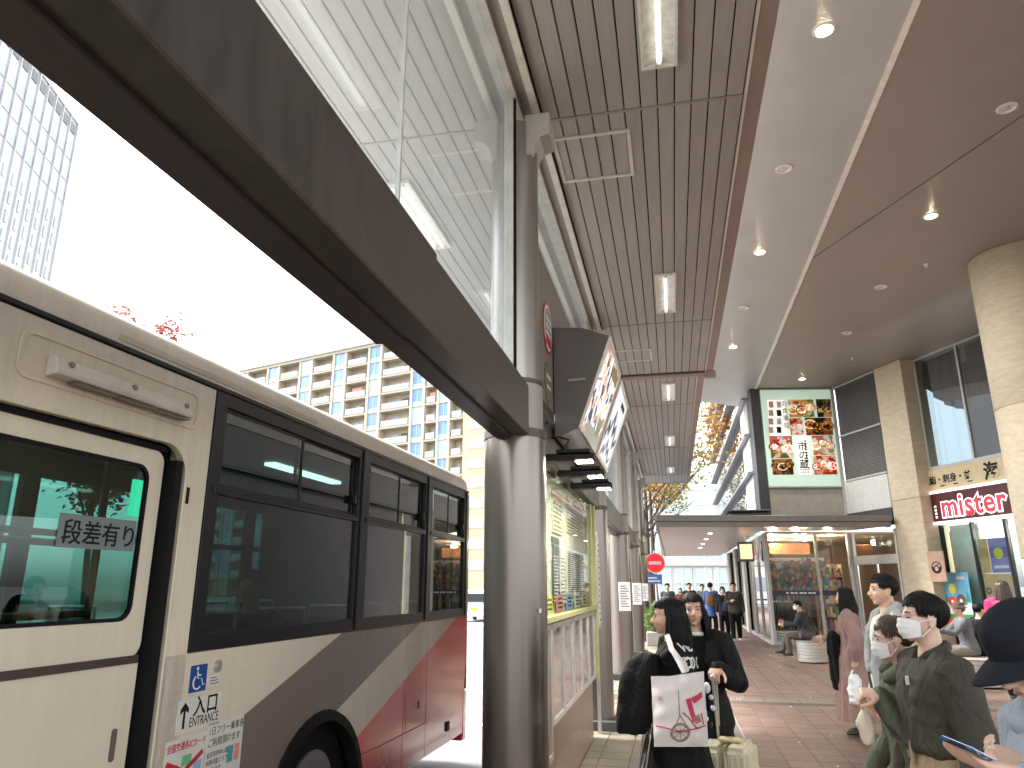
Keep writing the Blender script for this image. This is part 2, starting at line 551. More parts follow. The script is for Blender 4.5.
# inner ridge rails beside the column line and glass heads
for (x0, x1) in ((-.86, -.805), (-1.195, -1.14)):
    B('ridge_rail', light_trim, sh, x0, x1, -4, 26.4, CZ - .05, CZ + .03)
    B('ridge_rail_groove', gap_m, sh, x0 + .05 if x0 > -1 else x0 - .012, x0 + .062 if x0 > -1 else x0, -4, 26.4, CZ - .02, CZ + .03)
B('ridge_strip', taupe, sh, -.938, -.862, -4, 26.4, CZ - .012, CZ + .03)
B('ridge_strip', taupe, sh, -1.138, -1.062, -4, 26.4, CZ - .012, CZ + .03)
# service hatches
def hatch(x0, x1, y0, y1):
    for (a, b_, c, d) in ((x0, x1, y0, y0 + .03), (x0, x1, y1 - .03, y1), (x0, x0 + .03, y0 + .03, y1 - .03), (x1 - .03, x1, y0 + .03, y1 - .03)):
        B('hatch_frame', light_trim, sh, a, b_, c, d, CZ - .012, CZ + .001)
hatch(-.78, -.14, 5.16, 5.85)
hatch(-.78, -.14, 10.9, 11.5)
# columns
plinth = mat('column_plinth', (.055, .055, .057), .6, ns=10)
white_pl = mat('white_plate', (.72, .72, .70), .4, var=.05)
ink = mat('black_ink', (.008, .008, .008), .6, spec=.2)
for k in range(5):
    y = COLY0 + COLD * k
    c = (COLX, y)
    body = MB().tube([(*c, -.02), (*c, 2.62)], .205, 40).build('column', colm, sh, smooth=True)
    MB().tube([(*c, 2.60), (*c, 2.655)], .213, 40).build('column_collar', dark_br, body, smooth=True)
    MB().tube([(*c, 2.655), (*c, 2.97)], .19, 40).build('column_sleeve', taupe, sh, smooth=True)
    MB().tube([(*c, 2.97), (*c, 3.0)], .196, 40).build('column_collar', dark_br, body, smooth=True)
    up = MB().tube([(*c, 3.0), (*c, 5.0)], .172, 40).build('column_shaft', mat('column_upper', (.36, .33, .30), .34, metal=.75, var=.03, ns=4, stretch=(1, 1, .2)), sh, smooth=True)
    for s in (1, -1):
        prof = [(COLX + s * .10, y, 4.72), (COLX + s * .155, y, 4.72), (COLX + s * .17, y, 4.80), (COLX + s * .215, y, 4.86), (COLX + s * .29, y, 4.885), (COLX + s * .29, y, 5.06), (COLX + s * .10, y, 5.06)]
        MB().prism([Vector(p) - Vector((0, .13, 0)) for p in prof], (0, .26, 0)).build('bracket', mat('bracket_pale', (.50, .46, .42), .45, var=.05), sh, bevel=.006)
    if k: MB().box(COLX - .29, COLX + .27, y - .27, y + .27, -.01, .11).build('plinth', plinth, sh, bevel=.012)
    else: MB().box(COLX - .29, COLX + .27, y - .27, y + .27, -.01, .11).build('plinth', plinth, sh, bevel=.012)
    if k in (2, 3, 4):
        pl = B('timetable_plate', white_pl, sh, COLX - .02, COLX + .20, y - .235, y - .21, 1.2, 1.72, bevel=.008)
        for q in range(9): B('print_line', ink, pl, COLX + .01, COLX + .17 - .03 * (q % 3), y - .237, y - .2345, 1.28 + q * .045, 1.292 + q * .045)
B('screw_cap', steel, sh, COLX + .172, COLX + .188, COLY0 - .12, COLY0 - .10, 1.49, 1.515)
# girder with panel joints; beyond the first column it carries on between the other columns
BX0, BX1, BZ0, BZ1 = -1.085, -.868, 2.60, 2.94
def girder(y0, y1, x0, x1, z0, z1):
    g = B('girder', dark_br, sh, x0 + .004, x1, y0, y1, z0, z1, bevel=.006)
    xm = x0 + (x1 - x0) * .45
    B('girder_lip', dark_un, sh, x0, xm, y0 + .002, y1 - .002, z0 - .018, z0 - .001)
    return g
girder(-4, 2.548, BX0 - .012, BX1 + .012, BZ0 - .012, BZ1)
girder(2.556, 4.56, BX0, BX1, BZ0, BZ1 - .004)
for k in range(4):
    girder(COLY0 + COLD * k + .19, COLY0 + COLD * (k + 1) - .19, BX0, BX1 - .02, BZ0, BZ1 - .004)
# upstand glazing between girder and ceiling
up_gl = glass('transom_glass', (.92, .97, 1.0), 1.5, film=.15, filmcol=(.82, .87, .90))  # pale film puts the bright daylit look into the glass colour
frame_m = mat('pale_frame', (.62, .60, .55), .4, metal=.2)
edges = [-4, -1.2, 2.46, 4.55]
for a, b_ in zip(edges[:-1], edges[1:]):
    B('transom_pane', up_gl, sh, -1.008, -.998, a + .005, b_ - .005, 2.945, 5.148)
B('glass_joint', frame_m, sh, -1.012, -.994, 2.452, 2.468, 2.945, 5.148)
for k in range(0, 4):
    a, b_ = COLY0 + COLD * k + .2, COLY0 + COLD * (k + 1) - .2
    z0 = 4.22 if k == 0 else 2.95
    B('transom_pane', up_gl, sh, -1.008, -.998, a, b_, z0, 5.148)
    for x in (a, b_ - .04): B('pane_frame', frame_m, sh, -1.03, -.96, x, x + .04, z0, 5.148)
for (z0, z1, y0, y1) in ((5.15, 5.20, -4, 26.4),):
    B('pane_head', frame_m, sh, -1.06, -.94, y0, y1, z0, z1)
B('pane_frame', frame_m, sh, -1.03, -.965, 4.52, 4.575, 2.945, 5.148)
B('pane_frame', gap_m, sh, -.962, -.95, 4.535, 4.56, 2.945, 5.148)
B('pane_sill', frame_m, sh, -1.04, -.955, 4.95, 9.42, 4.17, 4.216)
# brown panels over the notice board
panel_m = mat('brown_panel', (.23, .20, .175), .5, metal=.15, var=.1, ns=3)
for (a, b_) in ((4.965, 6.5), (6.508, 7.95), (7.958, 9.40)):
    B('wall_panel', panel_m, sh, -.93, -.87, a, b_, 2.99, 4.165, bevel=.004)
# floor level sill, ceiling lights
lit_w = mat('white_enamel', (.88, .86, .80), .35, var=.12, ns=14)
tube_m = mat('fluorescent_tube', (.9, .9, .86), .3, var=.03, emit=.22)
def ceiling_light(x0, x1, y0, y1, label, tubes=1):
    t = thing('ceiling_light', label, 'ceiling light', ((x0 + x1) / 2, (y0 + y1) / 2, CZ - .03), group='strip lights under the bus shelter canopy')
    zt, zb = CZ - .004, CZ - .035
    e = .02
    m = MB()
    for (a, b_, c, d) in ((x0, x1, y0, y0 + e), (x0, x1, y1 - e, y1), (x0, x0 + e, y0 + e, y1 - e), (x1 - e, x1, y0 + e, y1 - e)):
        m.box(a, b_, c, d, zb, zt)
    m.build('trim_frame', lit_w, t)
    w4 = (x1 - x0) / 4
    m = MB(); xm = (x0 + x1) / 2
    for s in (-1, 1):
        m.add([(xm + s * (w4 * 2 - e), y0 + e, zb + .006), (xm + s * w4 * .5, y0 + e, zt - .001), (xm + s * w4 * .5, y1 - e, zt - .001), (xm + s * (w4 * 2 - e), y1 - e, zb + .006)], [(0, 1, 2, 3)])
    m.box(xm - w4 * .5, xm + w4 * .5, y0 + e, y1 - e, zt - .003, zt)
    m.build('reflector', mat('reflector_white', (.86, .84, .77), .4, var=.18, ns=18), t)
    for q in range(tubes):
        xx = xm + (q - (tubes - 1) / 2) * .09
        MB().tube([(xx, y0 + .06, zb + .004), (xx, y1 - .06, zb + .004)], .016, 10).build('lamp_tube', tube_m, t, smooth=True)
        for yy in (y0 + .055, y1 - .055):
            B('lamp_holder', lit_w, t, xx - .02, xx + .02, yy - .018, yy + .018, zb - .006, zt - .004)
for k, d in enumerate(['nearest strip light at the top of the picture in the slatted canopy ceiling', 'second strip light from the near end of the canopy ceiling row', 'third strip light along the canopy just past the cross pipe', 'fourth strip light along the canopy ceiling row', 'farthest small strip light at the end of the canopy ceiling row']):
    y = 3.2 + 4.87 * k
    ceiling_light(-.02 - .0 * k, .23, y, y + 1.25, d)
ceiling_light(-2.40, -2.14, 5.5, 6.85, 'pale strip light seen through the glass above the dark girder', 2)

# ================================================================== notice board
olive = mat('olive_yellow_frame', (.46, .45, .20), .4, metal=.2)
nb_back = mat('board_back', (.66, .68, .48), .45, var=.05)
alu = mat('aluminium', (.58, .57, .55), .35, metal=.7)
brn = mat('board_base_brown', (.27, .19, .15), .4, metal=.25, var=.12, ns=4)
NX = -.93
nb = thing('notice_board', 'olive framed bus timetable notice board with posters behind glass beside the steel column', 'notice board', (NX, 7, 0))
B('rear_panel', dark_un, nb, -1.045, -1.032, 5.0, 9.0, .02, 2.655)  # unseen dark backing, added so the bus windows reflect dark
B('back_panel', nb_back, nb, -1.03, -1.0, 5.06, 8.95, 1.40, 2.66)
B('top_rail', dark_br, nb, -1.04, NX + .02, 5.0, 9.02, 2.66, 2.74, bevel=.004)
B('end_post', olive, nb, -1.04, NX + .03, 8.95, 9.06, .62, 2.655, bevel=.006)
B('end_post', olive, nb, -1.04, NX + .012, 8.74, 8.80, 1.40, 2.655, bevel=.004)
B('end_post', alu, nb, -1.04, NX + .02, 4.985, 5.055, 0, 2.655, bevel=.004)
B('middle_rail', olive, nb, -1.04, NX + .03, 5.06, 8.945, 1.385, 1.43, bevel=.004)
B('glass_pane', glass('case_glass', (.95, .97, .95), 1.22, boost=.6), nb, NX - .006, NX, 5.06, 8.74, 1.43, 2.655)
paper = [mat('paper_%d' % i, c, .6, var=.06) for i, c in enumerate([(.74, .73, .62), (.70, .66, .45), (.62, .20, .08), (.75, .36, .12), (.16, .30, .55), (.13, .42, .22), (.80, .72, .06), (.10, .10, .11), (.62, .25, .22), (.28, .38, .62)])]
def poster(y0, y1, z0, z1, m, head=None, lines=0, dark=False):
    p = B('poster', paper[m], nb, -.998, -.985, y0, y1, z0, z1)
    if head is not None: B('poster_heading', paper[head], p, -.984, -.983, y0 + .01, y1 - .01, z1 - (z1 - z0) * .22, z1 - .01)
    for q in range(lines):
        zz = z0 + (z1 - z0) * (.05 + .7 * q / max(1, lines))
        B('print_line', paper[0] if dark else ink, p, -.9845, -.9835, y0 + .03, y1 - .03 - .12 * (y1 - y0) * ((q * 7) % 5) / 2, zz, zz + .009)
poster(5.12, 5.40, 1.55, 2.35, 0, 7, 12)
poster(5.5, 5.95, 1.52, 1.95, 0, 8, 6); poster(5.52, 5.9, 1.98, 2.2, 9, None, 3, True)
poster(6.25, 6.85, 2.1, 2.48, 1, 3, 7)
poster(6.22, 6.6, 1.50, 2.06, 7, None, 14, True); poster(6.64, 6.98, 1.5, 2.06, 0, None, 12)
poster(7.1, 8.5, 2.16, 2.5, 1, 2, 7)
poster(7.1, 8.6, 1.50, 2.13, 0, None, 22)
for i, m in enumerate((5, 6, 8, 9, 0, 1)):
    y = 5.15 + i * .6
    c = B('notice_card', paper[m], nb, -.985, -.975, y, y + .36, 1.44, 1.58)
    for q in range(3): B('print_line', ink, c, -.9745, -.9738, y + .06, y + .30, 1.465 + q * .035, 1.48 + q * .035)
panel_g = glass('panel_glass', (.85, .84, .82), 1.35, film=.5, filmcol=(.74, .68, .64), boost=.8)
for i in range(6):
    y0 = 5.08 + i * .62; y1 = y0 + .60
    z0 = .66 if i else .45
    f = MB()
    for (a, b_, c, d) in ((y0, y0 + .045, z0, 1.375), (y1 - .045, y1, z0, 1.375), (y0 + .045, y1 - .045, z0, z0 + .04), (y0 + .045, y1 - .045, 1.335, 1.375)):
        f.box(NX - .02, NX + .015, a, b_, c, d)
    fr = f.build('leaflet_frame', alu, nb)
    B('leaflet_sheet', mat('leaflet_sheet', (.72, .66, .62), .5, var=.22, ns=7), fr, NX - .03, NX - .022, y0 + .045, y1 - .045, z0 + .04, 1.335)
    B('leaflet_glass', panel_g, fr, NX - .004, NX + .002, y0 + .045, y1 - .045, z0 + .04, 1.335)
for i in range(4):
    y0 = 5.08 + i * .93
    B('base_panel', brn, nb, -1.02, NX - .035, y0, y0 + .925, 0.02, .655 if i else .445, bevel=.003)
# small board between the notice board and the second column
sb = thing('timetable_board', 'narrow white edged timetable board hung past the end of the olive notice board', 'board', (-.93, 9.2, 0))
B('frame', alu, sb, -.97, -.90, 9.10, 9.42, 1.15, 2.3, bevel=.006)
s_ = B('sheet', white_pl, sb, -.899, -.895, 9.13, 9.39, 1.2, 2.25)
for q in range(14): B('print_line', ink, s_, -.8945, -.894, 9.16, 9.34 - .04 * (q % 3), 1.25 + q * .068, 1.264 + q * .068)
B('post', alu, sb, -.96, -.92, 9.22, 9.28, 0, 1.15)

# floodlights over the notice board
lampm = mat('lamp_black', (.006, .006, .006), .45, spec=.3)
glow = emit('lamp_glow', (1, .97, .9), 14)
for (y, d) in ((5.35, 'nearest black floodlight above the notice board'), (6.15, 'middle black floodlight above the notice board'), (6.95, 'farthest black floodlight above the notice board')):
    t = thing('floodlight', d, 'lamp', (-.7, y, 2.6), group='floodlights over the notice board')
    MB().box(-.92, -.52, y - .06, y + .06, 2.545, 2.60).build('lamp_body', lampm, t, bevel=.012)
    MB().box(-.80, -.55, y - .085, y + .085, 2.60, 2.625).build('heat_sink', lampm, t, bevel=.004)
    B('lamp_glass', glow, t, -.66, -.54, y - .05, y + .05, 2.537, 2.544)
    MB().tube([(-.91, y, 2.6), (-.91, y, 2.80), (-.875, y, 2.86)], .012, 8).build('bracket_arm', lampm, t, smooth=True)
    pts = [(-.76, y, 2.62), (-.72, y + .05, 2.72), (-.80, y + .12, 2.76), (-.88, y + .25, 2.78)]
    MB().tube(pts, .008, 6).build('cable', lampm, t, smooth=True)
    L = bpy.data.lights.new('floodlight_bulb', 'AREA'); L.energy = 7; L.size = .12; L.color = (1, .97, .88)
    lo = bpy.data.objects.new('floodlight_bulb', L); col.objects.link(lo); lo.parent = t; lo.location = (.10, 0, -.075)
    lo.rotation_euler = (R(0), R(-25), 0)

# slanted light boxes fixed to the brown panels
box_m = mat('sign_box_bronze', (.115, .10, .09), .45, metal=.3, var=.1, ns=4)
def sign_box(y0, y1, label, face_m, mirror=False, k=1.0):
    t = thing('sign_box', label, 'sign', (-.87, (y0 + y1) / 2, 3.3))
    prof = [(-.866, 2.80), (-.82, 2.80), (-.67, 2.86), (-.40, 3.61), (-.62, 3.70), (-.866, 3.72)]
    MB().prism([(x, y0, z) for x, z in prof], (0, y1 - y0, 0)).build('housing', box_m, t, bevel=.008)
    a, b_ = Vector((-.67, 0, 2.86)), Vector((-.40, 0, 3.61))
    d = (b_ - a).normalized(); n = Vector((d.z, 0, -d.x))
    f = MB()
    W = y1 - y0; Lh = (b_ - a).length
    c = (a + b_) / 2 + Vector((0, (y0 + y1) / 2, 0))
    ft = MB()
    for (dy, dz, sy, sz) in ((0, Lh / 2 - .02, W, .035), (0, -Lh / 2 + .02, W, .035), (W / 2 - .018, 0, .035, Lh - .08), (-W / 2 + .018, 0, .035, Lh - .08)):
        ft.obox(c + d * dz + Vector((0, dy, 0)) + n * .008, (0, 1, 0), d, n, sy, sz, .018)
    ft.build('face_frame', light_trim, t)
    pf = MB().obox(c + n * .004, (0, 1, 0), d, n, W - .075, Lh - .075, .006).build('picture', face_m, t)
    return t, c + n * .0085, d, n, W, Lh
t, c, d, n, W, Lh = sign_box(5.62, 6.78, 'nearer slanted light box advertisement with a crowded colourful picture', vtex('crowd_print', [(.75, .72, .7), (.45, .25, .22), (.8, .55, .5), (.12, .13, .2), (.85, .82, .7), (.5, .45, .35), (.9, .85, .85)], 11, em=.25, warp=.25))
pr_ = MB().obox(c + d * -.31 + Vector((0, .1, 0)), (0, 1, 0), d, n, .85, .10, .003).build('white_caption', white_pl, t)
MB().obox(c + d * -.2 + Vector((0, .33, 0)), (0, 1, .0), d, n, .25, .16, .003).build('pale_green_patch', mat('pale_green_print', (.45, .62, .5), .5), t)
MB().obox(c + d * .30 + Vector((0, .30, 0)), (0, 1, 0), d, n, .45, .1, .003).build('gold_patch', mat('gold_print', (.45, .33, .15), .5), t)
MB().box(-.50, -.47, 5.60, 5.617, 3.24, 3.26).tube([(-.74, 5.612, 3.25), (-.60, 5.605, 3.255)], .012, 8).build('latch', alu, t)
t, c, d, n, W, Lh = sign_box(6.92, 8.05, 'farther slanted light box advertisement with pale grey mountains', mat('pale_grey_print', (.68, .72, .78), .4, var=.1, ns=3, emit=.12))
gm2 = mat('print_slate', (.16, .19, .24), .6)
pk = [(-.36, -.1), (-.28, .02), (-.2, -.04), (-.08, .14), (.02, .0), (.12, .06), (.22, -.08), (.36, -.02), (.36, -.07), (.22, -.13), (.12, -.0), (.02, -.07), (-.08, .07), (-.2, -.10), (-.28, -.05), (-.36, -.16)]
MB().prism([c + Vector((0, u * 1.3, 0)) + d * v * 1.3 for u, v in pk], n * .003).build('mountain_print', gm2, t)
MB().prism([c + Vector((0, u * 1.1, 0)) + d * (v * .8 - .24) for u, v in pk], n * .003).build('mountain_print', mat('print_mid', (.35, .4, .48), .6), t)
MB().obox(c + d * .28 + Vector((0, .2, 0)), (0, 1, 0), d, n, .35, .05, .003).build('caption', ink, t)
# round stickers on the brown panel
red = mat('sign_red', (.50, .03, .03), .4, var=.06)
def disc(name, m, parent, c, r, n=(1, 0, 0), th=.006, seg=40):
    c = Vector(c); n = Vector(n).normalized()
    return MB().tube([c, c + n * th], r, seg).build(name, m, parent)
t = thing('round_sign', 'round red and white bus stop sign on the brown panel behind the first column', 'sign', (-.87, 5.3, 3.6))
disc('plate', red, t, (-.868, 5.36, 3.62), .21); disc('white_ring', white_pl, t, (-.8615, 5.36, 3.62), .185, th=.002); disc('red_field', mat('sign_grey', (.3, .29, .29), .5), t, (-.859, 5.36, 3.62), .16, th=.002)
for q, zz in enumerate((.06, .0, -.06)): B('lettering', white_pl, t, -.8565, -.8555, 5.25, 5.47, 3.61 + zz, 3.635 + zz)
B('red_band', red, t, -.8565, -.8552, 5.24, 5.48, 3.47, 3.53)
t = thing('route_sticker', 'dark green and gold route emblem on the brown panel below the round sign', 'sign', (-.87, 5.3, 3.2))
disc('plate', mat('sticker_olive', (.16, .15, .08), .5), t, (-.868, 5.37, 3.17), .17); B('lettering', white_pl, t, -.862, -.861, 5.27, 5.47, 3.2, 3.23); B('lettering', white_pl, t, -.862, -.861, 5.29, 5.45, 3.12, 3.145)
# queue rail
t = thing('queue_rail', 'polished steel queue rail beside the woman with the tote bag', 'rail', (-.22, 4.6, 0))
MB().tube([(-.20, 2.6, .84), (-.20, 5.6, .84), (-.20, 5.66, .80), (-.20, 5.68, .70), (-.20, 5.68, 0)], .021, 14).build('handrail', mat('polished_steel', (.65, .65, .66), .18, metal=1), t, smooth=True)
MB().tube([(-.20, 2.7, .83), (-.20, 2.7, 0)], .021, 14).build('post', MATS['polished_steel'], t, smooth=True)
# ================================================================== the bus
BD = Vector((.0226, 1, 0)).normalized(); BN = Vector((BD.y, -BD.x, 0)); B0 = Vector((-2.395, 0, 0))
def busP(x, y, dx=0.0):
    d = ray(x, y); t_ = ((B0 + BN * dx - CO).dot(BN)) / d.dot(BN); p = CO + d * t_
    return ((p - B0).dot(BD), p.z)
bus = thing('city_bus', 'cream city bus with brown and red diagonal bands standing at the stop', 'bus', B0, -math.atan(.0226))
def bb(name, m, x0, x1, y0, y1, z0, z1, bevel=0.0, parent=None):
    return MB().box(x0, x1, y0, y1, z0, z1).build(name, m, parent or bus, bevel=bevel, world=False)
S0, S1, SF = -2.6, 8.0, -2.42      # front, rear, far side
cream = (.69, .605, .475)
def streaks(m, amt=.5):
    """road grime: vertical run marks"""
    t_ = m.node_tree; b = t_.nodes['Principled BSDF']; src = b.inputs['Base Color'].links[0].from_socket
    tc = t_.nodes.new('ShaderNodeTexCoord'); mp = t_.nodes.new('ShaderNodeMapping'); mp.inputs['Scale'].default_value = (1, 9, .7)
    n = t_.nodes.new('ShaderNodeTexNoise'); n.inputs['Scale'].default_value = 2.2; n.inputs['Detail'].default_value = 7; n.inputs['Roughness'].default_value = .7
    t_.links.new(tc.outputs['Object'], mp.inputs[0]); t_.links.new(mp.outputs[0], n.inputs[0])
    mr = t_.nodes.new('ShaderNodeMapRange'); mr.inputs[1].default_value = .42; mr.inputs[2].default_value = .75; mr.inputs[3].default_value = 0; mr.inputs[4].default_value = amt
    t_.links.new(n.outputs[0], mr.inputs[0])
    mx = t_.nodes.new('ShaderNodeMix'); mx.data_type = 'RGBA'; mx.inputs[7].default_value = (.20, .165, .12, 1)
    n3 = t_.nodes.new('ShaderNodeTexNoise'); n3.inputs['Scale'].default_value = 5; n3.inputs['Detail'].default_value = 8      # road spray
    t_.links.new(tc.outputs['Object'], n3.inputs[0])
    sz = t_.nodes.new('ShaderNodeSeparateXYZ'); t_.links.new(tc.outputs['Object'], sz.inputs[0])
    m4 = t_.nodes.new('ShaderNodeMapRange'); m4.inputs[1].default_value = .95; m4.inputs[2].default_value = .15; m4.inputs[3].default_value = 0; m4.inputs[4].default_value = .55
    t_.links.new(sz.outputs['Z'], m4.inputs[0])
    m5 = t_.nodes.new('ShaderNodeMath'); m5.operation = 'MULTIPLY'; t_.links.new(m4.outputs[0], m5.inputs[0]); t_.links.new(n3.outputs[0], m5.inputs[1])
    m6 = t_.nodes.new('ShaderNodeMath'); m6.operation = 'ADD'; m6.use_clamp = True; t_.links.new(m5.outputs[0], m6.inputs[0]); t_.links.new(mr.outputs[0], m6.inputs[1])
    t_.links.new(m6.outputs[0], mx.inputs[0]); t_.links.new(src, mx.inputs[6]); t_.links.new(mx.outputs[2], b.inputs['Base Color'])
    return m
cream_m = streaks(mat('bus_cream', cream, .30, var=.05, ns=2, coat=.4), .2)
cream_c = streaks(mat('bus_cream_clean', (.69, .61, .48), .33, var=.04, ns=2, coat=.3), .1)
liv = mat('bus_livery', cream, .24, var=.04, ns=2, coat=.5)
t_ = liv.node_tree; b_ = t_.nodes['Principled BSDF']
tc = t_.nodes.new('ShaderNodeTexCoord'); sp = t_.nodes.new('ShaderNodeSeparateXYZ'); t_.links.new(tc.outputs['Object'], sp.inputs[0])
mu = t_.nodes.new('ShaderNodeMath'); mu.operation = 'MULTIPLY_ADD'; mu.inputs[1].default_value = -.317
t_.links.new(sp.outputs['Y'], mu.inputs[0]); t_.links.new(sp.outputs['Z'], mu.inputs[2])
mr = t_.nodes.new('ShaderNodeMapRange'); mr.inputs[1].default_value = -2.2; mr.inputs[2].default_value = .6
t_.links.new(mu.outputs[0], mr.inputs[0])
cr = t_.nodes.new('ShaderNodeValToRGB'); cr.color_ramp.interpolation = 'CONSTANT'
pos = [0, (2.2 - 1.083) / 2.8, (2.2 - .74) / 2.8, (2.2 - .25) / 2.8]
while len(cr.color_ramp.elements) < 4: cr.color_ramp.elements.new(.5)
for e, p_, c_ in zip(cr.color_ramp.elements, pos, [(.76, .045, .042), cream, (.19, .143, .122), cream]):
    e.position = p_; e.color = (*c_, 1)
t_.links.new(mr.outputs[0], cr.inputs[0]); t_.links.new(cr.outputs[0], b_.inputs['Base Color'])
streaks(liv, .10)
blk = mat('bus_black_trim', (.006, .0065, .008), .35, var=.1, spec=.35)
rubber = mat('rubber', (.004, .004, .004), .65, spec=.2)
win_g = glass('bus_window', (.34, .45, .44), 1.52, boost=2.3)
door_g = glass('bus_door_window', (.42, .58, .55), 1.5, boost=1.3)
far_g = glass('bus_far_window', (.38, .54, .52), 1.5)
# lower side with wheel arch
AC, AR = 4.75, .60
poly = [(3.16, .19), (AC - AR - .02, .19), (AC - AR, .30)]
for k in range(0, 13):
    a = math.pi - math.pi * k / 12
    poly.append((AC + AR * math.cos(a), .24 + .58 * math.sin(a)))
poly += [(AC + AR, .22), (AC + AR + .02, .19), (7.86, .19), (7.9, .6), (7.98, 1.09), (7.99, 1.335), (3.16, 1.335)]
def side_poly(name, m, pts, x0=-.04, x1=0.0, bevel=0.004):
    return MB().prism([(x0, y, z) for y, z in pts], (x1 - x0, 0, 0)).build(name, m, bus, bevel=bevel, world=False)
# split at panel joints
def clip(pts, lo=None, hi=None, axis=0):
    def cut(ps, val, keep):
        out = []
        for i in range(len(ps)):
            a, b = ps[i], ps[(i + 1) % len(ps)]
            ia, ib = keep(a[axis], val), keep(b[axis], val)
            if ia: out.append(a)
            if ia != ib:
                t1 = (val - a[axis]) / (b[axis] - a[axis])
                out.append(tuple(a[q] + (b[q] - a[q]) * t1 for q in (0, 1)))
        return out
    if lo is not None: pts = cut(pts, lo, lambda v, w_: v >= w_)
    if hi is not None: pts = cut(pts, hi, lambda v, w_: v <= w_)
    return pts
front_part = clip(poly, None, 5.40)
side_poly('side_panel', liv, front_part)
mid = clip(clip(poly, 5.404, 6.185), None, None)
side_poly('side_panel', liv, clip(mid, .474, None, 1)); side_poly('side_panel', liv, clip(mid, None, .470, 1))
m2_ = clip(poly, 6.19, 6.735)
side_poly('side_panel', liv, clip(m2_, .474, None, 1)); side_poly('side_panel', liv, clip(m2_, None, .470, 1))
side_poly('side_panel', liv, clip(poly, 6.74, None))
fl = MB()
fl.box(0.0005, .003, 6.24, 6.60, .50, .78)
fd = fl.build('fuel_flap', liv, bus, bevel=.001, world=False); bb('flap_handle', blk, .003, .009, 6.53, 6.56, .62, .68, parent=fd)
bb('side_marker', rubber, 0, .015, 7.32, 7.40, .30, .38)
# wheel
wh = MB().tube([(-.30, AC, .33), (-.06, AC, .33)], .475, 40).build('wheel', rubber, bus, smooth=True, world=False)
MB().tube([(-.10, AC, .33), (-.045, AC, .33)], .30, 32).build('rim', mat('rim_steel', (.3, .3, .3), .4, metal=.8), wh, smooth=True, world=False)
tr = MB()
for q in range(48):
    a = q * math.pi / 24
    tr.obox((-.18, AC + .478 * math.cos(a), .33 + .478 * math.sin(a)), (1, 0, 0), (0, -math.sin(a), math.cos(a)), (0, math.cos(a), math.sin(a)), .22, .035, .016)
tr.build('tyre_tread', rubber, wh, world=False)
arch = []
for k in range(0, 21):
    a = math.pi * k / 20
    arch.append((AC + AR * math.cos(a), .22 + .60 * math.sin(a)))
mb = MB()
mb.loft([[Vector((x, AC + (AR + dr_) * math.cos(math.pi * k / 20), .22 + (.58 + dr_) * math.sin(math.pi * k / 20))) for (x, dr_) in ((.0, .07), (.02, .06), (.022, .0), (-.05, -.02), (-.05, .07))] for k in range(21)])
mb.build('wheel_arch_trim', rubber, bus, world=False)
bb('wheel_housing', rubber, -.9, -.045, AC - .68, AC + .68, .86, .96)
for y_ in (-.70, .62): bb('wheel_housing', rubber, -.9, -.045, AC + y_, AC + y_ + .08, .05, .86)
bb('wheel_housing', rubber, -.9, -.31, AC - .68, AC + .68, .1, .95)
# panels round the door
bb('side_panel', cream_m, -.04, 0, S0, 1.28, .19, 2.655, .004)
dp = MB().prism([(-.04, y, z) for y, z in [(1.29, 2.655), (1.29, 2.29)] + [(3.0 + .15 * math.sin(a), 2.16 + .15 * math.cos(a)) for a in [k * math.pi / 16 for k in range(0, 9)]] + [(3.15, .19), (3.315, .19), (3.315, 2.655)]], (.04, 0, 0))
dp.build('door_surround', cream_m, bus, bevel=.003, world=False)
# raised door leaf, set back in the recess
DX = -.055
bb('door_header', rubber, -.14, DX - .031, 1.28, 3.2, 2.20, 2.655)
m_ = MB()
def rrect(y0, y1, z0, z1, r, n=5):
    out = []
    for (cy, cz, a0) in ((y1 - r, z1 - r, 0), (y0 + r, z1 - r, 90), (y0 + r, z0 + r, 180), (y1 - r, z0 + r, 270)):
        for k in range(n + 1):
            a = R(a0 + 90 * k / n); out.append((cy + r * math.cos(a), cz + r * math.sin(a)))
    return out
def frame_ring(outer, inner, x0, x1):
    """flat ring between two loops with the same number of points, with thickness"""
    n = len(outer)
    vs = [Vector((x, y, z)) for x in (x0, x1) for lp in (outer, inner) for (y, z) in lp]
    fs = []
    for i in range(n):
        j = (i + 1) % n
        fs += [(i, j, n + j, n + i), (2 * n + i, 3 * n + i, 3 * n + j, 2 * n + j), (i, 2 * n + i, 2 * n + j, j), (n + i, n + j, 3 * n + j, 3 * n + i)]
    return MB().add(vs, fs)
leaf = frame_ring(rrect(1.30, 3.055, 1.345, 2.275, .06), rrect(1.45, 2.965, 1.50, 2.195, .07), DX - .03, DX)
door = leaf.build('door', cream_c, bus, world=False, bevel=.002)
bb('door_lower', cream_c, DX - .03, DX, 1.30, 3.055, .19, 1.325, .004, parent=door)
bb('door_rail', mat('bronze_strip', (.05, .035, .03), .4), DX, DX + .008, 1.32, 3.04, 1.318, 1.352, parent=door)
frame_ring(rrect(1.45, 2.965, 1.50, 2.195, .07), rrect(1.465, 2.95, 1.515, 2.18, .06), DX - .012, DX + .003).build('door_gasket', rubber, door, world=False)
bb('door_window', door_g, DX - .012, DX - .006, 1.455, 2.96, 1.505, 2.19, parent=door)
MB().prism([(DX + .0005, y, z) for y, z in rrect(2.945, 2.975, .93, 1.06, .012)], (.004, 0, 0)).build('door_handle', mat('bronze_slot', (.12, .10, .08), .4), door, world=False)
bb('door_edge_seal', rubber, DX - .03, -.002, 3.075, 3.125, .19, 2.24)
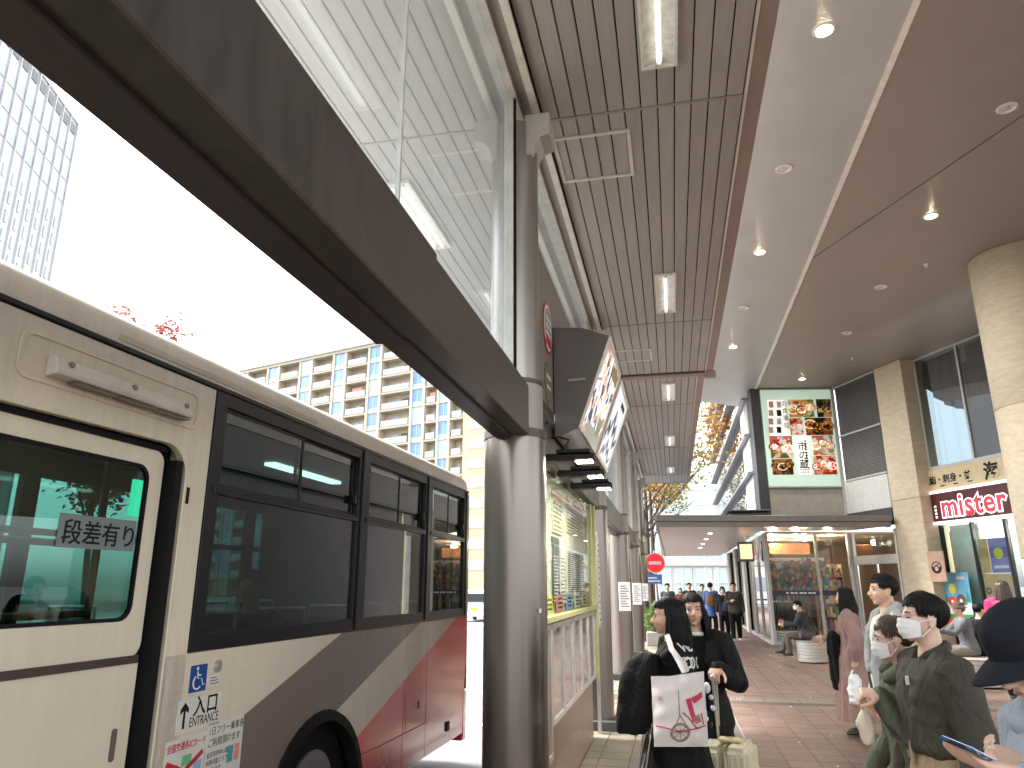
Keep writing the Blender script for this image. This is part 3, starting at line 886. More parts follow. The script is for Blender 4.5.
bb('door_track', rubber, DX - .06, DX + .01, 1.30, 3.06, 2.275, 2.30)
bb('door_jamb', mat('jamb_cream', (.45, .40, .31), .5), DX - .05, -.041, 3.13, 3.31, .19, 2.655)
bb('jamb_catch', rubber, -.002, .006, 3.168, 3.185, 2.04, 2.12)
# step notice on the door window
tl = bb('step_notice', mat('notice_clear', (.15, .19, .185), .35, var=.05), DX - .0045, DX - .0025, 2.50, 2.93, 1.80, 1.935)
text('lettering', '段差有り', ink, tl, .105, (DX - .0018, 2.52, 1.825), (0, 1, 0), (0, 0, 1), .0008, world=False, bold=.001)
# lamp over the door
frame_ring(rrect(2.13, 3.19, 2.405, 2.60, .05), rrect(2.15, 3.17, 2.425, 2.58, .045), 0.0, .006).build('lamp_recess_ridge', cream_m, bus, world=False, bevel=.002)
lp = MB().prism([(x, 2.26, z) for x, z in ((.0, 2.435), (.055, 2.445), (.06, 2.465), (.04, 2.515), (.0, 2.525))], (0, .82, 0)).build('door_lamp', mat('lamp_cover_cream', (.66, .60, .51), .35), bus, world=False, bevel=.004)
for q in range(3): bb('lamp_lens', mat('lamp_lens', (.18, .17, .15), .2), .01, .056, 2.36 + q * .24, 2.58 + q * .24, 2.430, 2.4345, parent=lp)
for q in (2.33, 2.68, 3.03):
    MB().tube([(.045, q, 2.495), (.056, q, 2.499)], .013, 10).build('lamp_screw', mat('screw_dark', (.25, .23, .2), .4, metal=.6), lp, world=False)
# drip rail and roof
bb('drip_rail', blk, -.02, .012, S0, S1 - .05, 2.658, 2.682, .004)
roof_prof = [(.0, 2.684), (.0, 2.74), (-.012, 2.79), (-.05, 2.83), (-.14, 2.875), (-.4, 2.91), (-1.21, 2.94), (-2.02, 2.91), (-2.28, 2.875), (-2.37, 2.83), (SF + .012, 2.79), (SF, 2.74), (SF, 2.684), (-1.2, 2.70)]
def roof_ring(y, k=1.0, dz=0.0):
    return [Vector((x if k == 1 else SF / 2 + (x - SF / 2) * k, y, z + dz)) for x, z in roof_prof]
rm = MB().loft([roof_ring(S0), roof_ring(7.30)])
rm.build('roof', streaks(mat('bus_roof', (.66, .59, .48), .35, var=.05, coat=.2), .16), bus, world=False, smooth=True, sharp=50)
rm = MB().loft([roof_ring(7.304), roof_ring(7.8), roof_ring(7.93, .992, -.012), roof_ring(7.99, .97, -.04), roof_ring(8.01, .93, -.10)])
rm.build('roof_rear_cap', cream_m, bus, world=False, smooth=True, sharp=50)
bb('roof_seam_plate', mat('seam_plate', (.52, .46, .36), .4), .0, .004, 2.6, 4.4, 2.70, 2.73, .001)
# black window band
bands = [(3.32, 5.20), (5.20, 6.66), (6.66, 7.90)]
def winring(y0, y1, z0, z1, iy0, iy1, iz0, iz1, x0, x1, name, m, parent=bus):
    return frame_ring([(y1, z1), (y0, z1), (y0, z0), (y1, z0)], [(iy1, iz1), (iy0, iz1), (iy0, iz0), (iy1, iz0)], x0, x1).build(name, m, parent, world=False, bevel=.002)
for k, (a, b) in enumerate(bands):
    w_ = winring(a + .002, b - .002, 1.338, 2.656, a + .10, b - .10, 1.42, 2.585, -.05, .004, 'window', blk)
    bb('window_bar', blk, -.04, .012, a + .05, b - .09, 2.115, 2.155, .003, parent=w_)
    # lower pane and two sliding sashes above
    bb('lower_pane', win_g, -.022, -.016, a + .10, b - .10, 1.42, 2.115, parent=w_)
    mm = (a + b) / 2
    winring(a + .10, mm + .03, 2.157, 2.583, a + .125, mm + .01, 2.175, 2.565, -.030, -.014, 'sash', blk, w_)
    bb('sash_pane', win_g, -.025, -.020, a + .125, mm + .01, 2.175, 2.565, parent=w_)
    winring(mm - .03, b - .10, 2.157, 2.583, mm - .01, b - .125, 2.175, 2.565, -.046, -.032, 'sash', blk, w_)
    bb('sash_pane', win_g, -.042, -.037, mm - .01, b - .125, 2.175, 2.565, parent=w_)
    bb('window_latch', blk, -.014, .01, b - .16, b - .13, 2.24, 2.30, .003, parent=w_)
    bb('window_post', blk, -.03, .016, b - .05, b - .002, 1.35, 2.66, .004, parent=w_)
bb('corner_pillar', cream_m, -.06, -.002, 7.903, 7.995, 1.338, 2.656, .012)
# rear
redm = mat('bus_red', (.76, .045, .042), .22, var=.05, coat=.5)
MB().prism([(0 - .001, 7.985, .6), (-.02, 8.05, .6), (-.10, 8.10, .6), (-.4, 8.14, .6), (SF + .4, 8.14, .6), (SF + .1, 8.1, .6), (SF, 7.985, .6)], (0, 0, .755)).build('rear_panel', redm, bus, world=False, bevel=.006)
MB().prism([(0 - .001, 7.998, 1.36), (-.02, 8.05, 1.36), (-.10, 8.08, 1.36), (-.4, 8.10, 1.36), (SF + .4, 8.1, 1.36), (SF + .1, 8.08, 1.36), (SF, 7.985, 1.36)], (0, 0, 1.30)).build('rear_upper', cream_m, bus, world=False, bevel=.006)
MB().prism([(.004, 7.86, .12), (.0, 7.98, .10), (-.05, 8.10, .08), (-.4, 8.2, .08), (SF + .4, 8.2, .08), (SF + .05, 8.1, .08), (SF, 7.86, .12)], (0, 0, .50)).build('rear_bumper', redm, bus, world=False, bevel=.02)
vm = MB().box(-.006, .004, -.035, .035, -.006, .006).mesh('vent_slot', blk)
for q in range(8): put('vent_slot', vm, bus, (-.016, 8.045, 1.42 + q * .04), (0, 0, R(18)))
# front end, far side with its windows, floor
bb('front_wall', cream_m, SF, -.05, S0, S0 + .08, .19, 2.68)
bb('windscreen', win_g, SF + .1, -.15, S0 - .02, S0 - .01, 1.0, 2.5)
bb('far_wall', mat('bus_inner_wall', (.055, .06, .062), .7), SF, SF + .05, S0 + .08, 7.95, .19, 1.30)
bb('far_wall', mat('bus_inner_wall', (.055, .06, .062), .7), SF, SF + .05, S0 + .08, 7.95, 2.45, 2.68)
for y in (-2.5, -1.1, .3, 1.7, 3.1, 4.5, 5.9, 7.4):
    bb('far_pillar', blk, SF, SF + .06, y - .07, y + .07, 1.30, 2.45)
bb('far_glazing', far_g, SF + .02, SF + .025, S0 + .1, 7.9, 1.30, 2.45)
bb('far_window_rail', blk, SF + .026, SF + .05, S0 + .1, 7.9, 2.02, 2.07)
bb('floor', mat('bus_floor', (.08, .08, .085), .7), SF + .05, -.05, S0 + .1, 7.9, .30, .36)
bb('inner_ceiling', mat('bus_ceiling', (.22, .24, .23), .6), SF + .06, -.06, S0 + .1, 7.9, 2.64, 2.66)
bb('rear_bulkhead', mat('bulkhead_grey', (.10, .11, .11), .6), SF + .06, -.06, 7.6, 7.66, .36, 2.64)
for q in range(3):
    bb('ceiling_strip_lamp', emit('bus_lamp', (.85, 1, .8), 1.6), -1.0, -.9, 1.0 + q * 2.2, 2.2 + q * 2.2, 2.615, 2.64)
# seats and red-brown grab poles
seat_m = mat('bus_seat', (.03, .045, .10), .8, var=.2, ns=40)
pole_m = mat('grab_pole', (.20, .06, .03), .35)
def seat(y, x):
    s = bb('seat', seat_m, x - .22, x + .22, y - .42, y, .72, .84, .03)
    bb('seat_back', seat_m, x - .22, x + .22, y - .02, y + .08, .84, 1.42, .03, parent=s)
    MB().tube([(x - .2, y + .03, 1.40), (x - .2, y + .03, 1.50), (x + .2, y + .03, 1.50), (x + .2, y + .03, 1.40)], .014, 8).build('grab_handle', alu, s, smooth=True, world=False)
for y in (3.9, 4.7, 5.5, 6.3, 7.1):
    for x in (-.36, -2.05): seat(y, x)
for y in (-.6, .2, 1.0, 1.8, 2.6): seat(y, -2.05)
for (x, y) in ((-.42, 2.0), (-.55, 3.25), (-1.6, 2.9), (-1.6, 1.3)):
    MB().tube([(x, y, .36), (x, y, 2.62)], .02, 10).build('grab_pole', pole_m, bus, smooth=True, world=False)
MB().tube([(-.7, 1.3, 1.86), (-.7, 3.25, 1.86)], .018, 10).build('grab_rail', pole_m, bus, smooth=True, world=False)
MB().tube([(-.5, 1.9, 1.52), (-.5, 3.2, 1.52)], .018, 10).build('grab_rail', pole_m, bus, smooth=True, world=False)
es, ez = busP(145, 499, -1.5)
gs = bb('exit_sign', emit('exit_green', (.02, .35, .20), 1.0), -1.52, -1.50, es - .13, es + .13, ez - .13, ez + .13)
fg = lambda y, z: (-1.498, es + y * 1.3, ez + z * 1.3)
MB().tube([fg(-.01, -.05), fg(.01, 0), fg(0, .04)], .015, 6).tube([fg(.01, 0), fg(-.03, -.07)], .012, 6).tube([fg(0, .04), fg(.04, .02)], .010, 6).ell(fg(.01, .07), (.006, .018, .018), 8, 5).build('running_figure', white_pl, gs, world=False)
# stickers
sx = .0015
blue = mat('sticker_blue', (.01, .06, .25), .4, var=.05)
wp = mat('sticker_white', (.62, .60, .55), .4, var=.06)
wc = bb('wheelchair_sticker', blue, 0, sx, 3.355, 3.485, 1.15, 1.275)
ic = MB()
ic.tube([(sx + .001, 3.405, 1.258), (sx + .001, 3.405, 1.2585)], .008, 8)
ic.ell((sx + .0005, 3.408, 1.258), (.001, .009, .009), 10, 6)
ic.tube([(sx + .0005, 3.408, 1.245), (sx + .0005, 3.412, 1.212), (sx + .0005, 3.442, 1.210), (sx + .0005, 3.456, 1.178), (sx + .0005, 3.470, 1.182)], .005, 6, flat=.3)
ic.tube([(sx + .0005, 3.411, 1.228), (sx + .0005, 3.436, 1.226)], .004, 6)
ic.tube([(sx + .0005, 3.413 + .031 * math.cos(a), 1.194 + .031 * math.sin(a)) for a in [R(120 + 22 * k) for k in range(10)]], .004, 6)
ic.build('wheelchair_symbol', white_pl, wc, world=False)
kp = bb('key_sticker', wp, 0, sx, 3.505, 3.60, 1.16, 1.215)
MB().tube([(0, 3.56, 1.255), (.012, 3.56, 1.255)], .03, 20).tube([(.012, 3.56, 1.255), (.016, 3.56, 1.255)], .02, 20).build('lock_cover', alu, bus, world=False)
for q in range(3): bb('print_line', ink, sx, sx + .0005, 3.515, 3.59 - .01 * q, 1.172 + .014 * q, 1.176 + .014 * q, parent=kp)
en = bb('entrance_sticker', wp, 0, sx, 3.29, 3.625, .975, 1.125)
text('lettering', '入口', ink, en, .098, (sx + .0004, 3.405, 1.048), (0, 1, 0), (0, 0, 1), .0004, world=False, bold=.0015, spacing=1.02)
text('lettering', 'ENTRANCE', ink, en, .062, (sx + .0004, 3.385, .995), (0, 1, 0), (0, 0, 1), .0004, world=False, sx=.72)
MB().prism([(sx + .0002, y, z) for y, z in ((3.334, .995), (3.350, .995), (3.350, 1.075), (3.372, 1.06), (3.372, 1.083), (3.342, 1.112), (3.312, 1.083), (3.312, 1.06), (3.334, 1.075))], (.0006, 0, 0)).build('arrow', ink, en, world=False)
icp = bb('card_notice', wp, 0, sx, 3.235, 3.53, .68, .955)
text('lettering', '全国交通系ICカード', mat('ink_red', (.45, .02, .03), .5), icp, .040, (sx + .0004, 3.245, .905), (0, 1, 0), (0, 0, 1), .0004, world=False, sx=.8, bold=.0006)
for (y0, y1, z, m) in ((3.26, 3.33, .80, blue), (3.36, 3.43, .83, paper[5]), (3.45, 3.51, .79, paper[9]), (3.30, 3.38, .75, paper[3])):
    bb('card_picture', m, sx, sx + .0006, y0, y1, z, z + .045, parent=icp)
for (a, b) in (((3.25, .74), (3.515, .87)), ((3.25, .86), (3.515, .75))):
    A, C = Vector((sx + .0012, *a)), Vector((sx + .0012, *b)); d = (C - A).normalized(); s = Vector((0, -d.z, d.y)) * .012
    MB().quad(A + s, C + s, C - s, A - s).build('red_cross', MATS['ink_red'], icp, world=False)
dn = bb('day_pass_notice', wp, 0, sx, 3.535, 3.85, .70, .985)
text('lettering', '1日フリー乗車券', ink, dn, .044, (sx + .0004, 3.55, .93), (0, 1, 0), (0, 0, 1), .0004, world=False, sx=.92)
text('lettering', 'ご利用頂けます', ink, dn, .044, (sx + .0004, 3.55, .875), (0, 1, 0), (0, 0, 1), .0004, world=False, sx=.9)
text('lettering', '金沢市内中心部\n利用可能エリア\nに限ります', ink, dn, .030, (sx + .0004, 3.55, .825), (0, 1, 0), (0, 0, 1), .0004, world=False, sx=.85, line=1.2)
bb('pass_picture', mat('print_teal', (.06, .3, .28), .5), sx, sx + .0006, 3.725, 3.775, .77, .85, parent=dn); bb('pass_picture', paper[8], sx, sx + .0006, 3.785, 3.83, .77, .85, parent=dn)
# ================================================================== the commercial building on the right
ZS = 7.7
K = Vector((2.74, 23.41, 0))
U1 = Vector((math.cos(R(10)), math.sin(R(10)), 0)); N1 = Vector((math.sin(R(10)), -math.cos(R(10)), 0))   # front wall, outward normal
def flat(v): return Vector((v.x, v.y, 0))
pa, pb, pc, pd = [flat(onZ(x, y, ZS)) for x, y in ((835, 386), (873, 370), (912, 360), (978, 333))]
pa = K + U1 * (pa - K).dot(U1)
V1 = (pd - pc).normalized(); NV = Vector((V1.y, -V1.x, 0))           # angled wall
if NV.x > 0: NV = -NV
ZA = Vector((0, 0, 1))
def plpt(x, y, P0, n):
    d = ray(x, y); return CO + d * ((P0 - CO).dot(n) / d.dot(n))
bd_ = thing('shop_building', 'corner shop building with a wide grey soffit and tan stone pillars over the red pavement', 'building', K)
stone = mat('tan_stone', (.50, .42, .30), .75, var=.16, ns=3, bump=.2, bs=45, stretch=(1, 1, 3))
stone2 = mat('tan_stone_light', (.55, .47, .34), .75, var=.14, ns=4, bump=.2, bs=50, stretch=(1, 1, 4))
grey_pan = mat('grey_panel', (.42, .42, .42), .6, var=.1, ns=2, bump=.08)
lav = mat('cool_grey_panel', (.30, .31, .345), .45, metal=.2, var=.08, ns=2)
dk_pan = mat('charcoal_panel', (.055, .056, .06), .5, var=.15)
white_fr = mat('white_frame', (.48, .47, .45), .4, var=.05)
def wall(name, m, P0, ax, nrm, u0, u1, z0, z1, th=.1, out=0.0, bevel=0.0, parent=None):
    """slab on a vertical plane: u along ax from P0, thickness th going in from 'out'"""
    c = P0 + ax * ((u0 + u1) / 2) + nrm * (out - th / 2) + ZA * ((z0 + z1) / 2)
    return MB().obox(c, ax, nrm, ZA, abs(u1 - u0), th, abs(z1 - z0)).build(name, m, parent or bd_, bevel=bevel)
def soff_mat(name, c, ang):
    m = mat(name, c, .42, metal=.3, var=.05, ns=1.5)
    t_ = m.node_tree; b = t_.nodes['Principled BSDF']
    tc = t_.nodes.new('ShaderNodeTexCoord'); mp = t_.nodes.new('ShaderNodeMapping'); mp.inputs['Rotation'].default_value = (0, 0, ang)
    wv = t_.nodes.new('ShaderNodeTexWave'); wv.inputs['Scale'].default_value = 14; wv.inputs['Distortion'].default_value = .15
    t_.links.new(tc.outputs['Object'], mp.inputs[0]); t_.links.new(mp.outputs[0], wv.inputs[0])
    bp = t_.nodes.new('ShaderNodeBump'); bp.inputs['Strength'].default_value = .5; bp.inputs['Distance'].default_value = .008
    t_.links.new(wv.outputs[0], bp.inputs['Height']); t_.links.new(bp.outputs[0], b.inputs['Normal'])
    src = b.inputs['Base Color'].links[0].from_socket
    mr_ = t_.nodes.new('ShaderNodeMapRange'); mr_.inputs[3].default_value = .8; mr_.inputs[4].default_value = 1.05
    t_.links.new(wv.outputs[0], mr_.inputs[0])
    mx = t_.nodes.new('ShaderNodeMix'); mx.data_type = 'RGBA'; mx.blend_type = 'MULTIPLY'; mx.inputs[0].default_value = 1
    t_.links.new(src, mx.inputs[6]); t_.links.new(mr_.outputs[0], mx.inputs[7]); t_.links.new(mx.outputs[2], b.inputs['Base Color'])
    return m
sofA = soff_mat('soffit_grey', (.58, .59, .575), R(90)); sofB = soff_mat('soffit_brown', (.40, .355, .31), R(65))
def slab(name, m, pts, z0, z1, parent=None, bevel=0.0):
    return MB().prism([(x, y, z0) for x, y in pts], (0, 0, z1 - z0)).build(name, m, parent or bd_, bevel=bevel)
WX = 2.90     # the pale trim on the soffit
slab('soffit_panel', sofA, [(1.15, -4), (WX - .04, -4), (WX - .04, 26.0), (1.15, 24.7)], ZS, ZS + .03)
slab('soffit_trim', mat('soffit_trim', (.88, .86, .80), .4, metal=.2), [(WX - .037, -4), (WX + .04, -4), (WX + .04, 23.6), (WX - .037, 26.0)], ZS - .015, ZS + .03)
# brown soffit in two panels either side of a dark joint, parallel to the angled wall
j0, j1 = flat(onZ(1024, 115, ZS)), flat(onZ(822, 252, ZS))
jd = (j0 - j1).normalized()
jl = j1 + jd * ((WX + .043 - j1.x) / jd.x); jr = j1 + jd * 14
gp = Vector((-jd.y, jd.x, 0)) * .018
if gp.y < 0: gp = -gp
slab('soffit_panel', sofB, [(WX + .043, -4), (14, -4), (jr - gp).to_tuple()[:2], (jl - gp).to_tuple()[:2]], ZS + .001, ZS + .03)
slab('soffit_panel', sofB, [(jl + gp).to_tuple()[:2], (jr + gp).to_tuple()[:2], (18, 24), (WX + .043, 24.2)], ZS + .001, ZS + .03)
slab('upper_storeys', lav, [(1.12, -4), (22, -4), (22, 24.3), (2.76, 24.3), (1.12, 24.6)], ZS + .034, 13)
# front wall
ua = (pa - K).dot(U1)
wall('corner_pilaster', dk_pan, K, U1, N1, -.04, .26, 3.3, ZS - .002, .3, .03, .01)
wall('front_wall', grey_pan, K, U1, N1, .262, ua, 3.3, ZS - .002, .2, -.05)
wall('stone_panel', mat('stone_grey_tan', (.40, .37, .31), .7, var=.12, ns=5), K, U1, N1, .28, ua - .08, 3.52, 4.5, .06, .0, .004)
wall('white_mullion', white_fr, pa, U1, N1, -.07, .03, 3.4, ZS - .003, .08, .05, .004)
# angled louvre wall
lw = (pb - pa); LVd = lw.normalized(); LL = lw.length; LN = Vector((LVd.y, -LVd.x, 0))
if LN.x > 0: LN = -LN
wall('louvre_wall', dk_pan, pa, LVd, LN, .02, LL, 3.3, ZS - .002, .2, -.08)
lou = mat('louvre_metal', (.20, .20, .21), .45, metal=.4)
for (z0, z1) in ((6.13, 7.62), (4.75, 6.07)):
    lm = MB()
    n = int((z1 - z0) / .062)
    for q in range(n):
        z = z0 + (q + .5) * (z1 - z0) / n
        d = (LN * .5 - ZA * .86).normalized()
        lm.obox(pa + LVd * (LL / 2 + .02) + LN * -.035 + ZA * z, LVd, d, LVd.cross(d), LL - .12, .06, .006)
    tag(lm.build('louvre_slats', lou, bd_), kind='stuff')
    wall('louvre_frame', white_fr, pa, LVd, LN, .04, LL, z0 - .05, z0 - .005, .06, .03)
wall('louvre_head', white_fr, pa, LVd, LN, .04, LL, ZS - .07, ZS - .02, .06, .03)
wall('pale_panel', mat('pale_grey_panel', (.55, .55, .53), .6, var=.08), pa, LVd, LN, .05, LL, 3.75, 4.68, .05, .02, .004)
wall('dark_plinth', dk_pan, pa, LVd, LN, .05, LL, 3.3, 3.745, .05, .03)
# stone pillar
pb2 = flat(onZ(899, 359, ZS))
PW = (pb2 - pb).dot(V1)
pil = wall('stone_pillar', stone, pb, V1, NV, 0, PW, 0, 3.9, .55, .0, .012)
wall('stone_pillar', stone2, pb, V1, NV, 0, PW, 3.908, ZS - .002, .55, .0, .012)
# window wall
PC = pc; WEND = 9.0
def wz(x, y): p = plpt(x, y, PC, NV); return (p - PC).dot(V1), p.z
u_s, z_sill = wz(921, 471); _, z_s1 = wz(921, 495); _, z_s2 = wz(921, 526)
win = thing('upper_window', 'tall upstairs window with grey drapes beside the round stone column', 'window', PC + ZA * z_sill)
wf = MB()
def wseg(m, u0, u1, z0, z1, th=.07, out=.0): return m.obox(PC + V1 * ((u0 + u1) / 2) + NV * (out - th / 2) + ZA * ((z0 + z1) / 2), V1, NV, ZA, u1 - u0, th, z1 - z0)
zt = ZS - .02
u_m = wz(960, 380)[0]
for (a, b) in ((0.0, .06), (u_m - .03, u_m + .03), (u_m * 2, u_m * 2 + .06), (u_m * 3, u_m * 3 + .06)): wseg(wf, a, b, z_sill, zt)
frw = wf.build('frame', white_fr, win)
wseg(MB(), .0, 4.2, zt - .05, zt, .06, .01).build('frame', white_fr, win); wseg(MB(), 0, 4.2, z_sill - .04, z_sill + .04, .08, .02).build('sill', white_fr, win)
wgl = glass('upper_window_glass', (.45, .52, .55), 1.55, boost=3.2)
for k in range(3): wseg(MB(), u_m * k + (.06 if k == 0 else .03), u_m * (k + 1) - .03, z_sill + .04, zt - .05, .008, -.03).build('pane', wgl, win)
drape = mat('grey_drape', (.22, .23, .24), .8, var=.15, ns=3, stretch=(4, 4, .5))
for k in range(3):      # gathered drapes, held up on one side
    rows = []
    n = 26
    for j in range(9):
        tz = j / 8
        row = []
        for i in range(n):
            s = i / (n - 1)
            u = u_m * k + .08 + s * (u_m - .12)
            bot = z_sill + 1.35 + (.9 * (1 - s) ** 2 if k == 0 else .25 * s)
            z = (zt - .06) + (bot - (zt - .06)) * tz
            row.append(PC + V1 * u + NV * (-.22 + .05 * math.sin(s * 26 + tz * 2) * (.4 + tz)) + ZA * z)
        rows.append(row)
    m = MB()
    m.add([p for r_ in rows for p in r_], [(j * n + i, j * n + i + 1, (j + 1) * n + i + 1, (j + 1) * n + i) for j in range(8) for i in range(n - 1)])
    m.build('drape', drape, win, smooth=True)
wall('window_reveal', stone, PC, V1, NV, -.22, -.005, 0, ZS - .002, .3, -.02, .004)
wall('dark_room_wall', mat('dark_room', (.05, .055, .06), .8), PC, V1, NV, -.1, 4.5, z_sill - .3, ZS, .05, -1.6)
wall('wall_behind_column', stone, PC, V1, NV, 4.21, WEND + 3, z_s2, ZS - .002, .3, 0.0)
# beige sign and the brown shop sign
ss = thing('beige_shop_sign', 'beige sign board with black Japanese lettering under the upstairs window', 'sign', PC + ZA * z_s1)
wseg(MB(), -.02, 4.2, z_s1 + .03, z_sill - .05, .10, .06).build('board', mat('beige_board', (.58, .47, .28), .55, var=.08, ns=8), ss, bevel=.004)
hz = z_sill - .08 - z_s1
P_ = lambda u, z, o: PC + V1 * u + NV * o + ZA * z
text('lettering', '鮨・刺身・丼', ink, ss, hz * .42, P_(wz(932, 485)[0], z_s1 + hz * .40, .064), V1, ZA, .003, bold=.004)
text('lettering', '海', ink, ss, hz * .80, P_(wz(988, 485)[0], z_s1 + hz * .24, .064), V1, ZA, .003, bold=.014)
for q in range(3): wseg(MB(), .36 + q * .45, .52 + q * .45, z_s1 + hz * .22, z_s1 + hz * .27, .003, .064).build('small_print', ink, ss)
ms = thing('donut_shop_sign', 'dark red shop sign with white outlined red lettering above the glass front', 'sign', PC + ZA * z_s2)
mar = mat('sign_maroon', (.085, .012, .016), .35, var=.08)
wseg(MB(), -.05, 4.2, z_s2 + .05, z_s1 - .04, .14, .10).build('board', mar, ms, bevel=.004)
sgw = emit('sign_white_lit', (.85, .84, .82), .35)
wseg(MB(), -.06, 4.2, z_s2 - .02, z_s2 + .045, .17, .13).build('light_strip', sgw, ms); wseg(MB(), -.06, 4.2, z_s1 - .035, z_s1 + .02, .15, .11).build('light_strip', sgw, ms)
hs_ = z_s1 - z_s2 - .1
for wd_, u_w in (('mister', wz(945, 510)[0]), ('Donut', wz(943, 510)[0] + 2.35)):
    text('letter_outline', wd_, sgw, ms, hs_ * 1.06, P_(u_w, z_s2 + .16, .105), V1, ZA, .004, bold=.046, sx=.95, spacing=1.08)
    text('lettering', wd_, emit('sign_red_lit', (.62, .015, .03), .35), ms, hs_ * 1.06, P_(u_w, z_s2 + .16, .116), V1, ZA, .004, bold=.016, sx=.95, spacing=1.08)
for q in range(4): wseg(MB(), .10, wz(940, 510)[0], z_s2 + .14 + q * .09, z_s2 + .19 + q * .09, .006, .106).build('white_bar', sgw, ms)
# glass shop front of the donut shop
df = thing('glazed_storefront', 'glazed shop front with posters below the dark red shop sign', 'shop front', PC)
dkf = mat('dark_window_frame', (.012, .013, .014), .4, metal=.3)
gsh = glass('shop_glass', (.80, .86, .85), 1.5, boost=1.3)
for u in (0.02, 1.02, 2.0, 3.0, 4.1): wseg(MB(), u, u + .07, 0, z_s2 - .03, .09, .0).build('mullion', dkf, df)
for k in range(4): wseg(MB(), .09 + k, 1.02 + k - .01, .1, z_s2 - .03, .01, -.04).build('pane', gsh, df)
wseg(MB(), .02, 4.2, 0, .10, .10, .01).build('bottom_rail', dkf, df)
wseg(MB(), .10, 1.0, .35, z_s2 - .05, .01, -.25).build('blind', mat('pale_blind', (.62, .68, .64), .7, var=.06), df)
wseg(MB(), .15, .95, 2.0, 2.55, .01, -.235).build('white_print', white_pl, df)
bl_ = mat('poster_sky', (.16, .46, .66), .5, var=.15, ns=4)
pz = lambda x, y: wz(x, y)
pt = thing('donut_poster', 'pale blue poster with snowy trees and iced treats in the shop window', 'poster', PC + V1 * .5 + NV * .1 + ZA * 1)
u0, zt_ = pz(945, 574); u1, zb_ = pz(977, 648); uq = (u0, u0 + .82)
zb_ = .62; zt_ = 1.98
wseg(MB(), uq[0], uq[1], zb_, zt_, .02, .10).build('sheet', bl_, pt)
wseg(MB(), uq[0], uq[1], zb_ + .32, zb_ + .62, .004, .105).build('snow_hill', white_pl, pt)
wseg(MB(), uq[0], uq[1], zb_ + .24, zb_ + .36, .004, .108).build('green_band', mat('poster_green', (.05, .25, .06), .5), pt)
wseg(MB(), uq[0], uq[1], zb_, zb_ + .24, .004, .108).build('red_band', emit('poster_red', (.55, .03, .03), .1), pt)
grn = mat('poster_tree', (.05, .28, .18), .5)
for (u, z, s) in ((.07, 1.25, .14), (.74, 1.28, .16), (.66, 1.2, .1)):
    A = P_(uq[0] + u - s * .4, z, .109); MB().prism([A, A + V1 * s * .8, A + V1 * s * .4 + ZA * s * 1.6], NV * .003).build('printed_tree', grn, pt)
for (u, z, s, m) in ((.24, 1.27, .13, mat('poster_red2', (.6, .05, .04), .5)), (.52, 1.30, .15, mat('poster_choc', (.16, .07, .04), .5)), (.30, 1.58, .12, paper[6]), (.52, 1.16, .10, white_pl)):
    disc('printed_donut', m, pt, P_(uq[0] + u, z, .109), s, NV, .003, 24)
    disc('donut_hole', white_pl, pt, P_(uq[0] + u, z, .1125), s * .3, NV, .002, 16)
wseg(MB(), uq[0] + .45, uq[0] + .72, 1.80, 1.88, .003, .106).build('print_line', white_pl, pt)
pt2 = thing('purple_poster', 'purple poster above a poster of donuts in the shop window', 'poster', PC + V1 * 1.5 + ZA * 1)
wseg(MB(), 1.42, 1.98, 1.95, 2.75, .012, -.06).build('sheet', mat('poster_purple', (.20, .16, .50), .5), pt2); disc('printed_shape', paper[6], pt2, P_(1.68, 2.4, -.058), .13, NV, .003); wseg(MB(), 1.5, 1.9, 2.05, 2.12, .003, -.056).build('lettering', white_pl, pt2)
pt3 = thing('orange_poster', 'orange poster crowded with round donuts in the shop window', 'poster', PC + V1 * 1.5 + ZA * 1)
wseg(MB(), 1.12, 1.98, .75, 1.93, .012, -.065).build('sheet', mat('poster_orange', (.62, .38, .14), .5, var=.2), pt3)
wseg(MB(), 1.12, 1.40, 1.95, 2.75, .012, -.065).build('sheet', MATS['poster_orange'], pt3)
for q in range(12):
    u, z = 1.22 + (q % 4) * .2, .9 + (q // 4) * .32
    disc('printed_donut', [MATS['poster_choc'], paper[3], white_pl, paper[8]][q % 4], pt3, P_(u, z, -.062), .085, NV, .003, 20)
    disc('donut_hole', MATS['poster_orange'], pt3, P_(u, z, -.0585), .03, NV, .002, 12)
# room behind: floor, back wall, added fill tubes that brighten the dark interior
for q_ in range(3):
    p_ = PC + V1 * (.8 + q_ * 1.2) - NV * 1.6 + ZA * (z_s2 - .1)
    MB().obox(p_, V1, NV, ZA, .6, .12, .03).build('fill_tube', emit('fill_glow', (1, .96, .88), 8), df)
    L = bpy.data.lights.new('fill_light', 'POINT'); L.energy = 35; L.color = (1, .93, .82); L.shadow_soft_size = .2
    lo = bpy.data.objects.new('fill_light', L); col.objects.link(lo); lo.parent = df; lo.location = p_ - ZA * .15 - PC
wall('shop_room_wall', mat('shop_room', (.45, .38, .28), .8), PC, V1, NV, -.2, 6, 0, z_s2, .05, -3.0)
